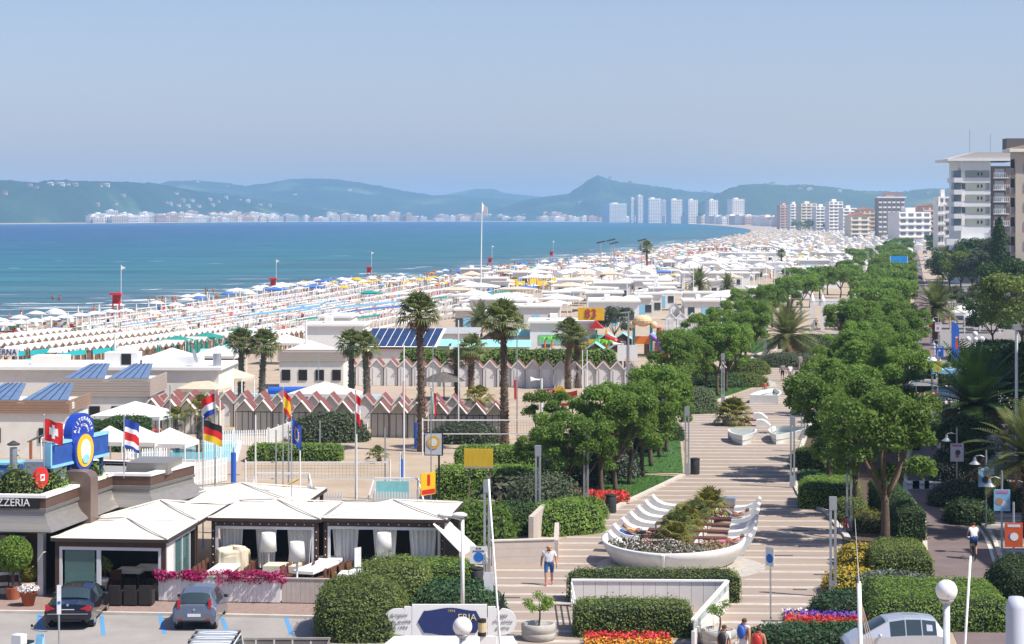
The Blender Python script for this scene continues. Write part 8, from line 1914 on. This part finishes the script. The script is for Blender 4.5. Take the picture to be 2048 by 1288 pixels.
# lifeguard towers, flags, people by the sea
def lifeguard(px, py, label, sc=1.0):
    t = thing('lifeguard_tower', label, 'lifeguard tower', P(px, py), 0, 'red lifeguard towers', sc)
    for x in (-.6,.6):
        for y in (-.5,.5): MB().bar((x,y,0),(x*.7,y*.7,2.2),.1).build('leg', REDP, t)
    MB().box(-.6,.6,-.5,.5,2.2,2.3).build('platform', REDP, t); MB().box(-.55,.55,.3,.5,2.3,3.4).build('seat_back', REDP, t); MB().extr([(-.9,3.4),(.9,3.4),(.7,3.7),(-.7,3.7)],-.7,.6).build('roof', REDP, t); MB().tube([(.6,.5,2.2),(.6,.5,7.5)],.04,5).build('flag_pole', WHITE, t); MB().add([(.6,.5,7.4),(1.3,.5,7.1),(.6,.5,6.8)],[(0,1,2)]).build('pennant', WHITE, t)
lifeguard(232,640,'red lifeguard tower nearest at the left waterline',1.15); lifeguard(546,592,'red lifeguard tower by the orange parasols'); lifeguard(738,563,'red lifeguard tower left of the tall flagpole'); lifeguard(980,540,'red lifeguard tower right of the tall flagpole'); lifeguard(1103,523,'farthest red lifeguard tower at the waterline')
for px, pyb, pyt, lab, m in [(961,600,404,'very tall white flagpole with a pale flag over the beach',WHITE),(410*1,700,640,'x',WHITE)][:1]:
    p = P(px, pyb); z = CH-(pyt-YH)*p.y/FPX; t = thing('flagpole', lab, 'flagpole', p); MB().tube([(0,0,0),(.3,0,z)],[.16,.07],8).build('pole', m, t); MB().grid(lambda u, v: (.3+u*1.1, .2*math.sin(u*5), z-.2-v*1.6-u*.9),6,4).build('flag', FW_, t)
for i, (px, pyb, pyt) in enumerate([(1202,560,486),(1222,560,482),(1228,560,488),(1284,560,482),(230,735,668),(612,740,640),(1170,580,540),(1143,580,545)]):
    p = P(px, pyb); z = CH-(pyt-YH)*p.y/FPX; t = thing('flood_mast', ['floodlight mast with dark lamps, left of three','floodlight mast with dark lamps, middle of three','floodlight mast with dark lamps, right of three','floodlight mast beside the dark fan palm','white pole rising from the white bar roof','white pole near the brown huts','white pole among yellow windbreaks','second white pole among yellow windbreaks'][i], 'pole', p); MB().tube([(0,0,0),(0,0,z)],[.14,.1],6).build('pole', WHITE if i > 3 else STEEL, t)
    if i < 4: MB().bar((-1.1,0,z),(1.1,0,z+.5),.35).build('lamp_bar', DKFR, t)
for i, px in enumerate(sorted(rr.uniform(1240, 1640) for _ in range(40))):
    py = rr.uniform(540, 640)-(px-1240)*.03; p = P(px, py); h = rr.uniform(4,8); t = tag(MB().tube([(0,0,0),(0,0,h)],[.07,.05],5).build('white_pole', WHITE), 'slender white pole amid the far beach clubs, %s from left' % ORD[i], 'pole', 'white poles of the beach clubs'); t.location = p
pb = person('bather standing at the waterline', (0,0,0), 0, stand(.1,.1), TAN, SRED, TAN, skin=TAN, sleeves=False); pb['group'] = 'bathers by the sea'; KIDS.pop(pb.name, None)
fp_ = True
for i in range(46):
    Y = 300+rr.random()**1.4*420; xs = shore_x(Y); X = xs+rr.uniform(-9,9); z = -.45 if X < xs+2 else -.1
    if fp_: pb.location = (X,Y,z); pb.rotation_euler.z = rr.uniform(0,6); fp_ = False
    else: dup(pb, (X,Y,z), rr.uniform(0,6.28), 'bather standing at the waterline, %s of those along the shore' % ORD[i], rr.uniform(.85,1.05))
for i, (px, py) in enumerate([(106,598),(118,600),(120,600),(298,602),(313,600),(455,588)]): p = P(px, py, SEA_Z); dup(pb, (p.x,p.y,SEA_Z-.75), i, 'bather wading in the shallow sea, %s from left' % ORD[i])
# playground
t = thing('play_tower', 'colourful plastic play tower with red roof and slides', 'playground', P(1192,712), -.1); s = P(1192,712).y/FPX
C_ = [REDP, YELP, BLUEP, ORANGE, GREENP, mat('play_purple', (.25,.12,.45), .5)]
for x in (-1.2,0,1.2):
    for y in (0,1.2): MB().tube([(x,y,0),(x,y,3.0)],.09,8).build('post', C_[1] if x else C_[4], t)
MB().box(-1.3,1.3,-.1,1.3,1.25,1.35).build('deck', C_[3], t); MB().extr([(-.9,3.2),(.9,3.2),(0,4.1)],-.2,1.4).build('roof', REDP, t); MB().sphere((-1.4,0,2.2),.6,12,8,(1,.6,1.1)).build('climbing_dome', BLUEP, t); MB().tube([(1.2,0,2.2),(2.2,-.4,1.8),(3.2,-.6,.9),(4.0,-.7,.4)],.4,10).build('tube_slide', REDP, t)
MB().tube([(-1.3,0,1.4),(-2.4,-.4,.9),(-3.2,-.6,.3)],.28,8).build('slide', YELP, t); MB().box(-.9,.9,-.15,-.08,1.35,1.95).build('panel', YELP, t); MB().box(-.6,.6,-.2,-.1,.2,1.2).build('lower_panel', C_[5], t)
t = thing('play_tower', 'tall plastic play tower with cream domes and wheel', 'playground', P(1285,714), -.1)
for x in (-1.0,1.0): MB().tube([(x,0,0),(x,0,3.8)],.16,8).build('post', mat('play_teal', (.03,.35,.36), .5), t)
MB().sphere((0,0,4.2),1.0,14,8,(1.1,1,.7)).build('dome', mat('play_cream', (.72,.52,.3), .6), t); MB().sphere((-1.2,0,3.7),.42,10,6).build('dome', MATS['play_cream'], t); MB().sphere((1.3,0,3.7),.42,10,6).build('dome', MATS['play_cream'], t); MB().box(-.9,.9,-.1,.1,1.5,2.4).build('panel', ORANGE, t); MB().tube([(.9,-.2,2.6),(1.8,-.4,1.9),(2.2,-.5,.6)],.3,8).build('slide', C_[5], t); disc(t,(2.4,-.1,2.2),.5,YELP,.1); disc(t,(2.4,-.22,2.2),.28,ORANGE,.05); MB().box(1.4,3.0,0,1.2,0,1.6).build('side_frame', ORANGE, t); MB().tube([(1.9,.4,1.6),(1.9,.4,3.4)],.3,8).build('spiral_post', REDP, t)
for i, (px, py) in enumerate([(1075,708),(1090,714),(1104,712),(1200,720),(1215,722)]):
    t = thing('plastic_palm', 'bright green plastic palm of the playground, %s from left' % ORD[i], 'playground', P(px, py)); MB().tube([(0,0,0),(0,0,2.0)],.09,8).build('trunk', ORANGE, t); mb = MB()
    for k in range(7): a = k*.9; mb.tube([(0,0,2.0),(.5*math.cos(a),.5*math.sin(a),2.25),(.95*math.cos(a),.95*math.sin(a),1.9)],[.1,.14,.05],5)
    mb.build('fronds', mat('plastic_green', (.12,.5,.05), .4), t)
t = thing('wave_slide', 'light blue wave slide left of the play tower', 'playground', P(1108,702)); MB().extr([(-.5,0),(.5,0),(.45,2.2),(.2,2.9),(-.3,2.4)],0,.8).build('body', UL, t); MB().box(.8,3.4,0,.6,1.4,1.9).build('beam', BLUEP, t); MB().box(-1.6,-.6,0,.6,.8,1.5).build('side_panel', ORANGE, t)
tree(P(1228,688), 1, TD, 'silver green olive tree behind the playground', None, sc=.62, name='olive_tree')
# orange timber fence and pergola at left behind the restaurant
t = thing('timber_fence', 'orange brown timber fence behind the restaurant roof', 'fence', P(0,975), -.03); s = P(0,975).y/FPX
pm = MB().box(0,.17,0,.03,0,1.7).mesh('board', mat('orange_timber', (.40,.15,.07), .8, var=.2, scale=3))
for k in range(52): obj('board', pm, t, (k*.19,0,0))
t = thing('pergola', 'grey arched canopy on orange posts by the Swiss flag', 'pergola', P(106,965), -.05); n = 10
MB().extr([(-1.6+3.2*k/n, 2.5+.55*math.sin(math.pi*k/n)) for k in range(n+1)]+[(1.6-3.2*k/n, 2.42+.55*math.sin(math.pi*k/n)) for k in range(n+1)],0,2.2).build('canopy', mat('grey_canopy', (.2,.2,.2), .7), t)
for x in (-1.4,1.4): MB().box(x-.08,x+.08,0,.16,0,2.5).build('post', MATS['orange_timber'], t)
t = thing('flue', 'tall dark flue pipe on the restaurant roof', 'chimney', (AT(27,930,93).x,93,4.2)); MB().tube([(0,0,0),(0,0,1.85)],.17,12).build('pipe', GREYMETAL, t); MB().lathe([(.26,1.95),(.3,2.0),(.05,2.15)],12).build('cowl', DKFR, t)
t = thing('blue_container', 'blue box with white edge on the roof behind shrubs', 'container', (AT(5,945,94).x,94.5,4.2)); MB().box(-2,.6,0,1.2,0,.9).build('body', BLUEP, t); MB().box(-2.05,.65,-.05,1.25,.9,1.0).build('rim', LBLUE, t)
